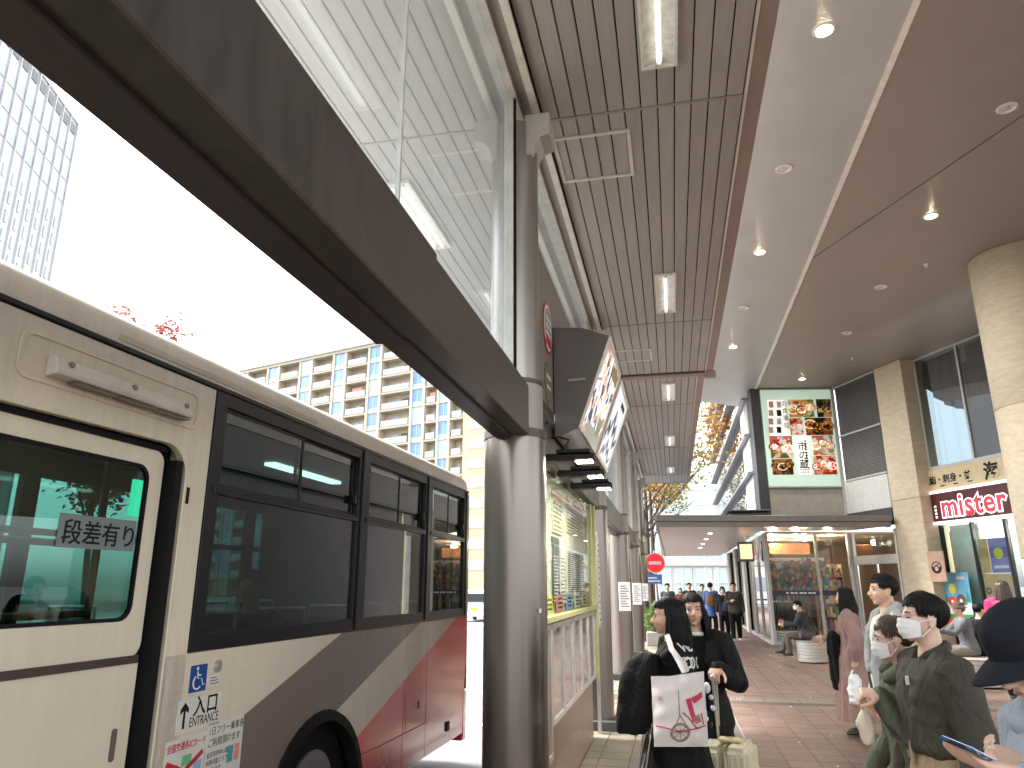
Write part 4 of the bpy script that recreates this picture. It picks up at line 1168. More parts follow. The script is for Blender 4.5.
# paw print board on the pillar
pwb = thing('paw_board', 'small brown board with a black paw mark on the stone pillar', 'sign', pb + V1 * .35 + NV * .05 + ZA * 2)
wall('board', mat('paw_board', (.42, .27, .19), .6, var=.15), pb, V1, NV, PW + .0, PW + .55, 1.75, 2.5, .03, .06, .006, pwb)
pcn = pb + V1 * (PW + .28) + NV * .061 + ZA * 2.1
MB().prism([pcn + V1 * .17 * math.cos(a) + ZA * .15 * math.sin(a) for a in [k * math.pi / 10 for k in range(20)]], NV * .004).build('dark_disc', ink, pwb)
for (u, z, s) in ((0, -.03, .06), (-.09, .05, .035), (-.03, .09, .035), (.04, .09, .035), (.10, .04, .035)): disc('paw_pad', MATS['paw_board'], pwb, pcn + V1 * u + ZA * z + NV * .004, s, NV, .002, 16)
# round stone column in drums
RCX, RCY, RCR = 6.74, 14.42, .80
rcol = thing('round_stone_column', 'massive round tan stone column reaching the soffit at the right edge', 'column', (RCX, RCY, 0))
for (z0, z1) in ((0, 2.1), (2.106, 4.75), (4.756, ZS - .002)):
    MB().tube([(RCX, RCY, z0), (RCX, RCY, z0 + .01), (RCX, RCY, z1 - .01), (RCX, RCY, z1)], [RCR - .012, RCR, RCR, RCR - .012], 72).build('stone_drum', stone2, rcol, smooth=True, sharp=60)
MB().cyl((RCX, RCY), RCR - .02, 0, ZS - .003, 48).build('core', stone, rcol)
# billboard on the front wall
bb_ = thing('food_billboard', 'pale green framed restaurant billboard with food pictures on the upper wall', 'billboard', K + ZA * 4.5)
def bz(x, y): p = plpt(x, y, K, N1); return (p - K).dot(U1), p.z
def z3(x, y): return bz(690 + x / 4.267, 380 + y / 4.267)
bo = lambda m, u0, u1, z0, z1, o, th=.02: m.obox(K + U1 * ((u0 + u1) / 2) + N1 * (o - th / 2) + ZA * ((z0 + z1) / 2), U1, N1, ZA, u1 - u0, th, z1 - z0)
gu0, gu1, gz0, gz1 = .29, ua - .09, z3(330, 455)[1], ZS - .06
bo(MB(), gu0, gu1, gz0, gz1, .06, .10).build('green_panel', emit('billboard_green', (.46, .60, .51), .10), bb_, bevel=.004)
for (a, b, c, d) in ((gu0 - .01, gu1 + .01, gz0 - .04, gz0), (gu0 - .01, gu1 + .01, gz1, gz1 + .035)): bo(MB(), a, b, c, d, .075, .1).build('frame', alu, bb_)
foods = [[(.75, .45, .2), (.8, .7, .4), (.6, .12, .08), (.25, .35, .1), (.85, .8, .7)], [(.05, .05, .05), (.5, .3, .15), (.2, .25, .08), (.6, .45, .3)], [(.75, .35, .28), (.85, .6, .5), (.6, .15, .12), (.9, .85, .8)], [(.04, .03, .03), (.45, .22, .06), (.12, .08, .05), (.6, .3, .1)], [(.7, .3, .25), (.85, .7, .55), (.25, .3, .1), (.55, .1, .1), (.9, .85, .8)], [(.04, .03, .02), (.5, .28, .08), (.15, .07, .03)], [(.8, .6, .45), (.75, .3, .2), (.9, .85, .75), (.5, .45, .3)], [(.75, .25, .15), (.85, .55, .4), (.6, .1, .08), (.9, .8, .7)]]
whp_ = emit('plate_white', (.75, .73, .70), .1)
rects = [(415, 86, 530, 160), (533, 84, 605, 160), (420, 165, 482, 236), (486, 163, 608, 236), (335, 241, 440, 335), (345, 339, 440, 405), (515, 239, 613, 321), (520, 325, 625, 404)]
for i, (x0, y0, x1, y1) in enumerate(rects):
    a, c = z3(x0, y0), z3(x1, y1)
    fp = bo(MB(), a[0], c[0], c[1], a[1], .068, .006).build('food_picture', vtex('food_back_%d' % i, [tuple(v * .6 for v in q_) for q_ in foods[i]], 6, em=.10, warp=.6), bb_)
    rf_ = random.Random(90 + i); W_, H__ = c[0] - a[0], a[1] - c[1]
    for q_ in range(3 if W_ > .5 else 2):                      # printed dishes
        uu = a[0] + W_ * ((q_ + .5) / (3 if W_ > .5 else 2)) ; zz = c[1] + H__ * rf_.uniform(.35, .65); rr_ = min(H__ * .40, W_ * .24)
        cc_ = K + U1 * uu + N1 * (.0685 + .0015 * q_) + ZA * zz
        el = lambda r_, o: [cc_ + U1 * (r_ * math.cos(t_)) + ZA * (r_ * .78 * math.sin(t_)) + N1 * o for t_ in [2 * math.pi * k_ / 24 for k_ in range(24)]]
        MB().prism(el(rr_, 0), N1 * .001).build('printed_plate', [whp_, ink, mat('plate_tan', (.45, .30, .18), .5)][(i + q_) % 3], fp)
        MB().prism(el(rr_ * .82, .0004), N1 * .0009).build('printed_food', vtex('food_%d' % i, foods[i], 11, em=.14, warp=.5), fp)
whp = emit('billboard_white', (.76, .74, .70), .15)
a, c = z3(327, 88), z3(414, 238); wpn = bo(MB(), a[0], c[0], c[1], a[1], .068, .006).build('white_panel', whp, bb_)
for q in range(8):
    x0, y0 = 332 + (q % 2) * 34, 94 + (q // 2) * 36
    a, c = z3(x0, y0), z3(x0 + 22, y0 + 26); bo(MB(), a[0], c[0], c[1], a[1], .071, .003).build('small_icon', [paper[8], ink, mat('icon_tan', (.5, .4, .28), .5), mat('icon_grey', (.5, .5, .48), .5)][(q * 3) % 4], wpn)
a = z3(396, 112)
for q, ch in enumerate('お食事処'): text('lettering', ch, mat('ink_brown', (.12, .05, .04), .6), wpn, .2, K + U1 * (a[0] - .07) + N1 * .07 + ZA * (a[1] - q * .235), U1, ZA, .002)
a, c = z3(443, 242), z3(518, 404); wpn = bo(MB(), a[0], c[0], c[1], a[1], .068, .006).build('white_panel', whp, bb_)
for q, ch in enumerate('市の蔵'): text('calligraphy', ch, ink, wpn, .30, K + U1 * (a[0] + .06) + N1 * .07 + ZA * (a[1] - .42 - q * .28), U1, ZA, .002, bold=.004)
for q in range(8): bo(MB(), c[0] - .14, c[0] - .07, a[1] - .18 - q * .09, a[1] - .13 - q * .09, .071, .003).build('print_line', ink, wpn)
for q in range(3): bo(MB(), a[0] + .06, c[0] - .06, c[1] + .06 + q * .07, c[1] + .085 + q * .07, .071, .003).build('print_line', ink, wpn)
# downlights and sprinklers in the soffit
trim_m = mat('downlight_trim', (.72, .70, .66), .35, var=.04)
spots = [(824, 30, 1, 'large lit downlight near the top edge in the grey soffit'), (784, 169, 0, 'unlit downlight second from the top in the grey soffit row'), (760, 252, 1, 'lit downlight third from the top in the grey soffit row'), (744, 308, 0, 'unlit downlight fourth from the top in the grey soffit row'), (733, 347, 1, 'lit downlight nearest the far end of the grey soffit'),
         (1007, 108, 0, 'unlit downlight by the right edge in the brown soffit'), (931, 216, 1, 'bright lit downlight in the middle of the brown soffit'), (881, 287, 0, 'unlit downlight beyond the bright one in the brown soffit'), (847, 333, 0, 'small unlit downlight near the stone pillar in the brown soffit'), (802, 379, 1, 'lit downlight just above the food billboard'), (1040, 74, 0, 'pale downlight cut by the right edge of the picture')]
dl_on = emit('downlight_on', (1, .86, .6), 60); dl_off = mat('downlight_off', (.55, .5, .45), .3)
for (x, y, on, lab) in spots:
    p = onZ(x, y, ZS - .01)
    t = thing('downlight', lab, 'downlight', p, group='recessed downlights in the soffit')
    ring = MB(); n = 28
    for k, (r_, z) in enumerate(((.11, 0), (.115, -.012), (.085, -.016), (.07, .006))): pass
    ring.loft([[Vector((r_ * math.cos(2 * math.pi * i / n), r_ * math.sin(2 * math.pi * i / n), z)) for i in range(n)] for (r_, z) in ((.125, .008), (.125, -.006), (.118, -.014), (.095, -.014), (.082, .004), (.082, .008))], cap=False)
    ring.build('trim_ring', trim_m, t, smooth=True, world=False)
    MB().tube([(0, 0, .004), (0, 0, .008)], .082, 24).build('reflector', trim_m if not on else emit('downlight_glow', (1, .82, .55), 8), t, world=False)
    MB().ell((.0, 0, .0), (.04, .04, .012), 14, 6).build('bulb', dl_on if on else dl_off, t, world=False, smooth=True)
    if on:
        L = bpy.data.lights.new('downlight_bulb', 'SPOT'); L.energy = 45; L.spot_size = R(90); L.spot_blend = .6; L.color = (1, .82, .6); L.shadow_soft_size = .06
        lo = bpy.data.objects.new('downlight_bulb', L); col.objects.link(lo); lo.parent = t; lo.location = (0, 0, -.03)
for (x, y, lab) in ((926, 264, 'small sprinkler head in the brown soffit beside the round column'), (852, 358, 'small sprinkler head in the brown soffit near the louvres')):
    p = onZ(x, y, ZS); t = thing('sprinkler', lab, 'sprinkler', p, group='sprinkler heads')
    MB().tube([(0, 0, 0), (0, 0, -.02)], .045, 16).build('rose', white_pl, t, world=False); MB().tube([(0, 0, -.02), (0, 0, -.06)], [.02, .03], 12).build('head', white_pl, t, world=False)

# ------------------------------------------------------------------ corner shop under the awning
sh2 = thing('corner_shop', 'corner souvenir shop with warm lit glass front under the awning', 'shop', K)
HZ = 3.18
def w2(name, m, u0, u1, z0, z1, th=.06, out=0.0, parent=None, bevel=0.0): return wall(name, m, K, U1, N1, u0, u1, z0, z1, th, out, bevel, parent or sh2)
uM = bz(822, 600)[0]
for (a, b) in ((0, .09), (uM - .035, uM + .035), (ua - .10, ua + .0)): w2('mullion', white_fr, a, b, .0, HZ, .10, 0)
w2('bottom_rail', white_fr, .09, ua - .1, 0, .10, .09, -.002)
gcl = glass('shop_clear_glass', (.90, .93, .92), 1.45)
w2('pane', gcl, .09, uM - .035, .1, HZ, .012, -.04); w2('pane', gcl, uM + .035, ua - .1, .1, HZ, .012, -.04)
nav = mat('navy_band', (.02, .025, .06), .4)
_, zbnd = bz(800, 593)
nb2 = w2('navy_band', nav, .09, ua - .1, zbnd - .07, zbnd + .07, .012, -.02)
for q_ in range(7): w2('band_print', white_pl, .5 + q_ * .13, .58 + q_ * .13 + .03 * (q_ % 2), zbnd - .025, zbnd + .025, .003, -.017, nb2)
# door bay under the louvres
def w3(name, m, u0, u1, z0, z1, th=.06, out=0.0, parent=None): return wall(name, m, pa, LVd, LN, u0, u1, z0, z1, th, out, 0, parent or sh2)
w3('door_frame', white_fr, .02, .10, 0, HZ, .08, 0); w3('door_frame', white_fr, LL - .1, LL - .02, 0, HZ, .08, 0); w3('door_transom', white_fr, .1, LL - .1, 2.25, 2.5, .08, 0)
w3('door_pane', gcl, .1, LL - .1, 2.5, HZ, .01, -.03)
for q in (.1, (LL) / 2):
    w3('door_leaf_frame', alu, q, q + .05, .02, 2.25, .04, -.02); w3('door_pane', gcl, q + .05, q + LL / 2 - .1, .02, 2.25, .01, -.03)
# side glazing along the street
for k in range(9):
    y = 23.5 + k * 1.9
    B('mullion', white_fr, sh2, 2.69, 2.79, y, y + .08, 0, HZ)
    B('pane', glass('side_glass', (.70, .76, .76), 1.5, boost=2.0), sh2, 2.735, 2.747, y + .08, y + 1.9, .1, HZ)
B('bottom_rail', white_fr, sh2, 2.68, 2.80, 23.6, 40.6, 0, .1)
for k, y in enumerate((29.2, 33.0, 36.8)):
    B('grey_pier', mat('pier_grey', (.50, .49, .46), .6), sh2, 2.6, 2.9, y, y + .9, 0, HZ)
# room
cf = mat('shop_floor', (.42, .36, .28), .4); wwl = mat('shop_wall_warm', (.24, .15, .09), .7, var=.2, ns=2)
slab('room_floor', cf, [(2.8, 23.5), (8, 24.6), (8, 40), (2.8, 40)], .0, .02, sh2)
slab('room_ceiling', mat('shop_ceiling', (.42, .33, .25), .7), [(2.8, 23.5), (8, 24.6), (8, 40), (2.8, 40)], HZ, HZ + .05, sh2)
MB().box(2.8, 8, 31, 31.1, .0, HZ).build('back_wall', wwl, sh2); MB().box(8, 8.1, 22, 31, 0, HZ).build('side_wall', wwl, sh2)
w2('copper_header', mat('copper_panel', (.50, .20, .07), .35, metal=.5, var=.2), .5, ua - .8, 2.62, 2.95, .05, -1.2)
w2('cream_shelf_edge', mat('cream_trim', (.75, .66, .48), .5), .25, ua - .5, 2.40, 2.50, .8, -.9)
for (u, dpt) in ((.6, 1.0), (1.5, 1.6), (2.3, 1.0), (1.2, 3.2), (2.4, 3.4)):
    p = K + U1 * u - N1 * dpt + ZA * (HZ - .02)
    d_ = MB().tube([p, p + ZA * .015], .07, 16).build('ceiling_lamp', emit('shop_lamp', (1, .88, .7), 5), sh2)
    L = bpy.data.lights.new('shop_bulb', 'POINT'); L.energy = 13; L.color = (1, .84, .64); L.shadow_soft_size = .1
    lo = bpy.data.objects.new('shop_bulb', L); col.objects.link(lo); lo.parent = sh2; lo.location = p - ZA * .15 - K
goods_cols = [(.6, .06, .05), (.75, .6, .3), (.1, .25, .4), (.8, .75, .65), (.25, .12, .06), (.65, .3, .1), (.1, .3, .15), (.5, .1, .25), (.8, .5, .1)]
gmats = [mat('goods_%d' % i, tuple(v * .55 + .02 for v in c), .5, var=.35, ns=30) for i, c in enumerate(goods_cols)]
wood = mat('shelf_wood', (.32, .19, .09), .5, var=.2, ns=4, stretch=(1, 8, 8))
rg = random.Random(11)
labs = ['wooden souvenir shelf on the left behind the shop glass', 'wooden souvenir shelf in the middle behind the shop glass', 'wooden souvenir shelf on the right behind the shop glass']
for k in range(3):
    u0 = .30 + k * .78; base = K + U1 * u0 - N1 * (.9 + .35 * (k == 1))
    sf = thing('display_shelf', labs[k], 'shelf', base, group='souvenir shelves in the corner shop')
    def sbx(name, m, a, b, z0, z1, d0, d1, parent):
        return MB().obox(base + U1 * ((a + b) / 2) - N1 * ((d0 + d1) / 2) + ZA * ((z0 + z1) / 2), U1, N1, ZA, b - a, d1 - d0, z1 - z0).build(name, m, parent)
    for a in (0, .68): sbx('side_board', wood, a, a + .03, 0, 2.3, 0, .35, sf)
    sbx('back_board', wood, .03, .68, 0, 2.3, .33, .35, sf)
    gd = [MB() for _ in gmats]
    for z in (.35, .75, 1.15, 1.55, 1.95):
        sbx('shelf_board', wood, .03, .68, z - .025, z, .005, .325, sf)
        a = .05
        while a < .62:
            w_ = rg.uniform(.04, .11); h_ = rg.uniform(.10, .32)
            gd[rg.randrange(len(gmats))].obox(base + U1 * (a + w_ / 2) - N1 * rg.uniform(.06, .16) + ZA * (z + h_ / 2), U1, N1, ZA, w_ * .92, .1, h_)
            a += w_
    for g_, m in zip(gd, gmats):
        if g_.v: tag(g_.build('goods', m, sf), kind='stuff')
# hanging garlands of small goods under the cream edge
hg = [MB() for _ in gmats]
for q in range(170):
    p = K + U1 * rg.uniform(.25, ua - .3) - N1 * rg.uniform(.3, .8) + ZA * rg.uniform(1.55, 2.4)
    (hg[rg.randrange(len(gmats))].ell(p, (rg.uniform(.015, .06), .02, rg.uniform(.03, .09)), 7, 5) if q % 3 == 0 else hg[rg.randrange(len(gmats))].obox(p, (U1 + ZA * rg.uniform(-.5, .5)).normalized(), N1, (ZA - U1 * rg.uniform(-.5, .5)).normalized(), rg.uniform(.04, .16), .012, rg.uniform(.04, .2)))
hgt = thing('hanging_goods', 'cluster of small colourful goods hanging behind the shop glass above the navy band', 'goods', K - N1 * .5 + ZA * 2)
for g_, m in zip(hg, gmats): tag(g_.build('goods', m, hgt), kind='stuff')
cl = thing('clothes_rack', 'rack of black clothes with a red pouch behind the shop glass', 'clothes rack', K + U1 * .5 - N1 * .4)
for q in range(7):
    c = K + U1 * (.22 + q * .1) - N1 * .4 + ZA * .75
    MB().ell(c, (.05, .16, .42), 10, 8).build('garment', mat('black_cloth', (.015, .015, .017), .85), cl, smooth=True)
MB().tube([K + U1 * .15 - N1 * .4 + ZA * 1.2, K + U1 * .95 - N1 * .4 + ZA * 1.2], .015, 8).build('rail', alu, cl)
for q in (.16, .94): MB().tube([K + U1 * q - N1 * .4 + ZA * 1.2, K + U1 * q - N1 * .4], .015, 8).build('leg', alu, cl)
MB().ell(K + U1 * .33 - N1 * .2 + ZA * .62, (.09, .04, .11), 10, 7).build('red_pouch', gmats[0], cl, smooth=True)
bk = thing('white_basket', 'white slatted basket on the floor behind the shop glass', 'basket', K + U1 * .7 - N1 * .22)
for q in range(5): MB().obox(K + U1 * .62 - N1 * .25 + ZA * (.05 + q * .075), U1, N1, ZA, .85, .3, .055).build('slat', white_pl, bk)
# ------------------------------------------------------------------ the awning
aw = thing('awning', 'flat grey metal awning with a deep edge over the corner shop entrance', 'awning', K + ZA * 3.2)
awm = mat('awning_metal', (.50, .50, .49), .35, metal=.25, var=.06, ns=1.2, stretch=(6, .6, 1)); awf = mat('awning_edge', (.20, .19, .18), .4, metal=.4, var=.1)
f0 = flat(onZ(657, 527, 3.2)); f1 = flat(onZ(891, 527, 3.2))
slab('underside', awm, [(f0.x + .02, f0.y + .03), (f1.x - .02, f1.y + .02), (f1.x, f1.y + .3), (pa.x - .02, pa.y - .12), (K.x - .12, K.y - .12), (2.55, 42), (-.58, 42)], 3.24, 3.30, aw)
slab('top', dk_pan, [(f0.x + .02, f0.y + .03), (f1.x - .02, f1.y + .02), (f1.x, f1.y + .3), (pa.x - .02, pa.y - .12), (K.x - .12, K.y - .12), (2.55, 42), (-.58, 42)], 3.46, 3.52, aw)
ed = (f1 - f0).normalized(); en_ = Vector((ed.y, -ed.x, 0))
ef = (f1 - f0).length
MB().obox((f0 + f1) / 2 + ZA * 3.27, ed, en_, ZA, ef, .05, .14).build('front_edge', awf, aw, bevel=.006)
MB().obox((f0 + f1) / 2 + ZA * 3.43 + en_ * .03, ed, en_, ZA, ef + .06, .08, .17).build('front_edge', awf, aw, bevel=.01)
for z, o, h_ in ((3.27, 0, .14), (3.43, -.03, .17)): MB().box(f0.x - .03 + o, f0.x + .02 + o, f0.y + .03, 42, z - h_ / 2, z + h_ / 2).build('side_edge', awf, aw, bevel=.006)
MB().box(f1.x - .05, f1.x, f1.y + .03, f1.y + .3, 3.2, 3.5).build('end_edge', awf, aw)
for (x, y) in ((1.2, 24), (1.2, 27), (1.2, 30), (1.2, 33)):
    MB().tube([(x, y, 3.236), (x, y, 3.242)], .07, 16).build('awning_lamp', emit('awning_lamp', (1, .95, .85), 4), aw)
rb = thing('rooftop_box', 'dark low box standing on the awning roof at the building corner', 'box', (2.2, 22.6, 3.52))
MB().box(1.75, 2.75, 22.2, 23.0, 3.52, 3.72).build('case', dk_pan, rb, bevel=.03); MB().box(1.65, 2.85, 22.1, 23.1, 3.725, 3.77).build('lid', dk_pan, rb, bevel=.01)
# hanging screen
hsn = thing('hanging_screen', 'square screen sign in a dark case hanging under the awning', 'screen', (2.45, 24.6, 2.9))
hp = flat(onZ(745, 640, 0))
B('case', mat('screen_case', (.05, .05, .055), .4), hsn, 2.12, 2.62, 25.4, 25.62, 2.42, 3.05, bevel=.02); B('screen', emit('screen_orange', (.55, .28, .16), .5), hsn, 2.18, 2.56, 25.392, 25.398, 2.5, 2.97)
B('bracket', alu, hsn, 2.33, 2.41, 25.48, 25.54, 3.05, 3.24)
# ------------------------------------------------------------------ upper side facade along the street
sf_ = thing('side_facade', 'grey side wall of the corner building with ledges and tall reflecting windows', 'facade', (2.76, 30, 3.5))
B('wall', lav, sf_, 2.76, 3.1, 24.4, 46, 3.52, 13, 0)
sg = glass('mirror_glass', (.35, .42, .45), 1.6, boost=4)
for k in range(7):
    z = 3.9 + k * 1.25
    B('ledge', lav, sf_, 2.55, 2.755, 24.6, 46, z, z + .10, .008)
    B('panel', grey_pan, sf_, 2.70, 2.757, 24.6, 27.0, z + .12, z + 1.22, .006)
    for q in range(6):
        B('window_pane', sg, sf_, 2.735, 2.757, 27.1 + q * 3.1, 30.05 + q * 3.1, z + .25, z + 1.15)
# round planter benches
def planter(x, y, label, r_=.42):
    t = thing('planter_bench', label, 'bench', (x, y, 0), group='round white benches')
    m = MB(); pr = []
    for q in range(6):
        z = .02 + q * .07
        pr += [(r_ * (.86 + .02 * q), z), (r_ * (.89 + .02 * q), z + .01), (r_ * (.90 + .02 * q), z + .055), (r_ * (.87 + .02 * q), z + .068)]
    m.loft([[Vector((a * math.cos(2 * math.pi * i / 40), a * math.sin(2 * math.pi * i / 40), z)) for i in range(40)] for a, z in pr])
    m.build('drum', mat('bench_white', (.48, .465, .43), .5, var=.1), t, world=False, smooth=True)
    MB().tube([(0, 0, .44), (0, 0, .455), (0, 0, .475)], [r_ * .99, r_ * 1.02, r_ * .97], 40).build('seat_pad', mat('bench_top', (.35, .33, .30), .6), t, world=False, smooth=True)
pp = onZ(816, 664); planter(pp.x, pp.y + .35, 'round white bench with the seated woman in front of the corner shop', .35)
planter(5.0, 14.75, 'round white bench with the seated man in a hat', .5)
# ================================================================== far buildings
def frame_from(pxa, pxb, Z):
    """right end point and direction (towards the left) of a far facade from two points on its roof line"""
    A, C = flat(onZ(*pxa, Z)), flat(onZ(*pxb, Z)); e = (C - A).normalized(); n = Vector((e.y, -e.x, 0))
    if n.dot(A) > 0: n = -n
    return A, e, n
# ---- apartment block
AZ = 42.0
A0, AE, AN = frame_from((385, 340), (262, 366), AZ)
ap = thing('apartment_block', 'beige apartment block with blue glass strips and rows of glass balconies behind the bus', 'building', A0)
beige = mat('apartment_beige', (.50, .40, .27), .8, var=.06, ns=.3); beige2 = mat('apartment_pale', (.50, .44, .345), .8, var=.06, ns=.3)
recess_m = mat('apartment_recess', (.52, .43, .33), .8); rail_m = mat('balcony_glass_rail', (.40, .48, .475), .25, var=.1); bl1 = mat('strip_blue', (.20, .36, .64), .2, var=.15, ns=.6); bl2 = mat('strip_pale', (.42, .58, .70), .2, var=.1)
rl_t = mat('roof_edge_green', (.50, .60, .55), .6); dkw = mat('apartment_door', (.12, .10, .09), .3)
def aw_(px, py): p = plpt(px, py, A0, AN); return (p - A0).dot(AE)
strips = [(aw_(443, 430), .9), (aw_(417, 415), 1.05), (aw_(374, 385), 1.1), (aw_(339, 378), 1.15), (aw_(306, 372), 1.2), (aw_(274, 370), 1.2), (aw_(243, 372), 1.2), (aw_(215, 376), 1.2)]
uR0 = aw_(489, 520); uR1 = aw_(462, 470)       # blank wall with single windows
bays = []
prev = uR1
for (u, w_) in strips:
    bays.append((prev, u - w_ * 1.45)); prev = u + w_ * 1.45
uL = prev
def ab(name, m, u0, u1, z0, z1, o0, o1, parent=None):
    c = A0 + AE * ((u0 + u1) / 2) + AN * ((o0 + o1) / 2) + ZA * ((z0 + z1) / 2)
    return MB().obox(c, AE, AN, ZA, abs(u1 - u0), abs(o1 - o0), abs(z1 - z0)).build(name, m, parent or ap)
FH = 2.95; NF = 13; rb_ = random.Random(5)
ab('back_wall', recess_m, uR0, uL, 0, AZ - .6, -12, -1.6)
ab('roof_parapet', rl_t, uR0 - .5, uL + .5, AZ - .25, AZ, -12, .5)
ab('roof_slab', beige2, uR0, uL, AZ - .8, AZ - .26, -1.7, .2)
ab('end_wall', beige, uR0, uR1, 0, AZ - .81, -1.7, .0)
ab('end_wall', beige, uR0 - .02, uR0 + .3, 0, AZ - .81, -12, -1.7)
for f in range(NF):
    zt_ = AZ - .8 - f * FH
    ab('floor_slab', beige2, uR1, uL, zt_ - FH, zt_ - FH + .32, -1.6, .05)
    wd = ab('window', white_pl, (uR0 + uR1) / 2 - 1.5, (uR0 + uR1) / 2 + 1.5, zt_ - 1.9, zt_ - .6, .0, .06)
    for s in (-.75, .75): ab('pane', mat('far_pane', (.45, .52, .56), .15), (uR0 + uR1) / 2 + s - .65, (uR0 + uR1) / 2 + s + .65, zt_ - 1.8, zt_ - .7, .061, .09, wd)
    for (u, w_) in strips:
        st = ab('glass_strip', bl1 if (f * 7 + int(u)) % 3 else bl2, u - w_, u + w_, zt_ - FH + .95, zt_ - .05, -.2, -.05)
        ab('glass_strip', bl2, u - w_, u + w_, zt_ - FH + .36, zt_ - FH + .93, -.2, -.06)
        ab('mullion', beige2, u - .06, u + .06, zt_ - FH + .36, zt_ - .05, -.05, .0, st)
    for (a, b) in bays:
        w_ = b - a
        rr_ = ab('balcony_rail', rail_m, a + .35, b - .35, zt_ - FH + .36, zt_ - FH + 1.35, .0, .12)
        ab('balcony_door', rb_.choice((dkw, dkw, recess_m, rail_m, beige2)), a + w_ * .2, a + w_ * .45, zt_ - FH + .34, zt_ - .75, -1.6, -1.5)
        if rb_.random() < .3: ab('air_unit', white_pl, a + w_ * .1, a + w_ * .1 + .8, zt_ - FH + .36, zt_ - FH + 1.0, -1.2, -.8)
        if rb_.random() < .16: ab('laundry', rb_.choice((white_pl, paper[4], paper[8], paper[1])), a + w_ * .3, a + w_ * rb_.uniform(.5, .8), zt_ - FH + 1.4, zt_ - FH + 2.1, -.5, -.45)
        ab('balcony_door', mat('far_pane', (.45, .52, .56), .15), a + w_ * .55, a + w_ * .8, zt_ - FH + .34, zt_ - .75, -1.6, -1.5)
pier = set()
for (u, w_) in strips:
    for s in (-1, 1):
        ab('pier', beige2, u + s * w_ * 1.22 - w_ * .22, u + s * w_ * 1.22 + w_ * .22, 0, AZ - .81, -1.6, .14)
    ab('strip_back', beige, u - w_, u + w_, 0, AZ - .81, -1.6, -.22)
# ---- tower at the left edge
TZ = 74.0
T0, TE, TN = frame_from((77, 125), (8, 29), TZ)
TE = -TE if TE.y < 0 and False else TE
tw = thing('office_tower', 'tall pale office tower with blue grey window bands at the left edge', 'building', T0)
twm = mat('tower_white', (.58, .58, .585), .6, var=.05, ns=.2); twb = mat('tower_glass', (.36, .39, .45), .15, var=.15, ns=.2); twf = mat('tower_fin', (.46, .46, .48), .5)
def tb(name, m, u0, u1, z0, z1, o0, o1, parent=None):
    c = T0 + TE * ((u0 + u1) / 2) + TN * ((o0 + o1) / 2) + ZA * ((z0 + z1) / 2)
    return MB().obox(c, TE, TN, ZA, abs(u1 - u0), abs(o1 - o0), abs(z1 - z0)).build(name, m, parent or tw)
def tuz(x, y): p = plpt(x, y, T0, TN); return (p - T0).dot(TE), p.z
CW = abs(tuz(60, 110)[0] - tuz(50, 100)[0]) * .8
TW_ = CW * 13
sgn = 1 if tuz(20, 60)[0] > 0 else -1
tb('core', twm, 0, sgn * TW_, 0, TZ, -25, 0)
tb('roof_edge', twf, -.2 * sgn, sgn * (TW_ + .2), TZ, TZ + .8, -25, .3)
rowz = [tuz(73, y)[1] for y in (150, 158, 172, 183, 198, 208)]
zq = TZ - 3.4
FHT = (tuz(72, 165)[1] - tuz(72, 190)[1])
for c in range(13):
    u = sgn * c * CW
    tb('fin', twf, u - .12, u + .12, 0, TZ - .02, .0, .3)
    tb('crown_grille', mat('tower_grille', (.14, .15, .15), .5), u + sgn * CW * .2, u + sgn * CW * .8, TZ - 2.2, TZ - .6, 0, .15)
    for k in range(3):
        zc = TZ - FHT * (1.55 + k)
        tb('window', twb, u + sgn * .25, u + sgn * (CW - .25), zc - FHT * .26, zc + FHT * .26, 0, .12)
    for k in range(8):
        zc = TZ - FHT * (4.9 + k * .75)
        tb('window', twb, u + sgn * CW * .38, u + sgn * CW * .62, zc - .9, zc + .9, 0, .12)
# ---- far end of the street
fe = thing('glass_station_hall', 'pale green glass hall closing the far end of the street', 'building', (6, 100, 0))
gg = mat('green_glass', (.50, .62, .59), .15, var=.12, ns=.5); wfr = mat('far_white', (.78, .80, .79), .5)
B('hall_wall', gg, fe, -2, 16, 100, 101, 0, 16)
for q in range(13): B('mullion', wfr, fe, -2 + q * 1.5, -1.85 + q * 1.5, 99.8, 99.99, 0, 16)
for q in range(8): B('transom', wfr, fe, -2, 16, 99.82, 99.985, q * 2.0, q * 2.0 + .12)
ar = thing('white_arcade', 'white covered walkway on slim posts across the far end of the street', 'arcade', (0, 80, 0))
B('roof', wfr, ar, -9, 9, 78, 84, 3.6, 4.1, .05)
for q in range(9): MB().cyl((-8 + q * 2, 78.6), .14, 0, 3.6, 12).build('post', wfr, ar, smooth=True)
fw_ = thing('white_office', 'white office with square windows at the far end of the street', 'building', (-8, 110, 0))
B('wall', wfr, fw_, -16, -2.2, 105, 115, 0, 22)
for q in range(6):
    for r_ in range(6): B('window', twb, fw_, -15.4 + q * 2.2, -14.0 + q * 2.2, 104.9, 104.99, 1 + r_ * 3.3, 2.8 + r_ * 3.3)
lb = thing('brown_side_building', 'narrow brown building with shop signs beyond the shelter columns', 'building', (-9, 60, 0))
B('wall', mat('far_brown', (.34, .29, .25), .8, var=.1, ns=.5), lb, -11, -5.0, 52, 75, 0, 17)
for q in range(5):
    for r_ in range(4): B('window', twb, lb, -5.0, -4.92, 53 + q * 4.4, 56 + q * 4.4, 4.4 + r_ * 3.2, 6.2 + r_ * 3.2)
for q, (z, m) in enumerate(((5, paper[8]), (7.5, white_pl), (10, paper[4]))): B('blade_sign', m, lb, -4.9, -4.1, 52.2 + q * 2, 52.5 + q * 2, z, z + 2)

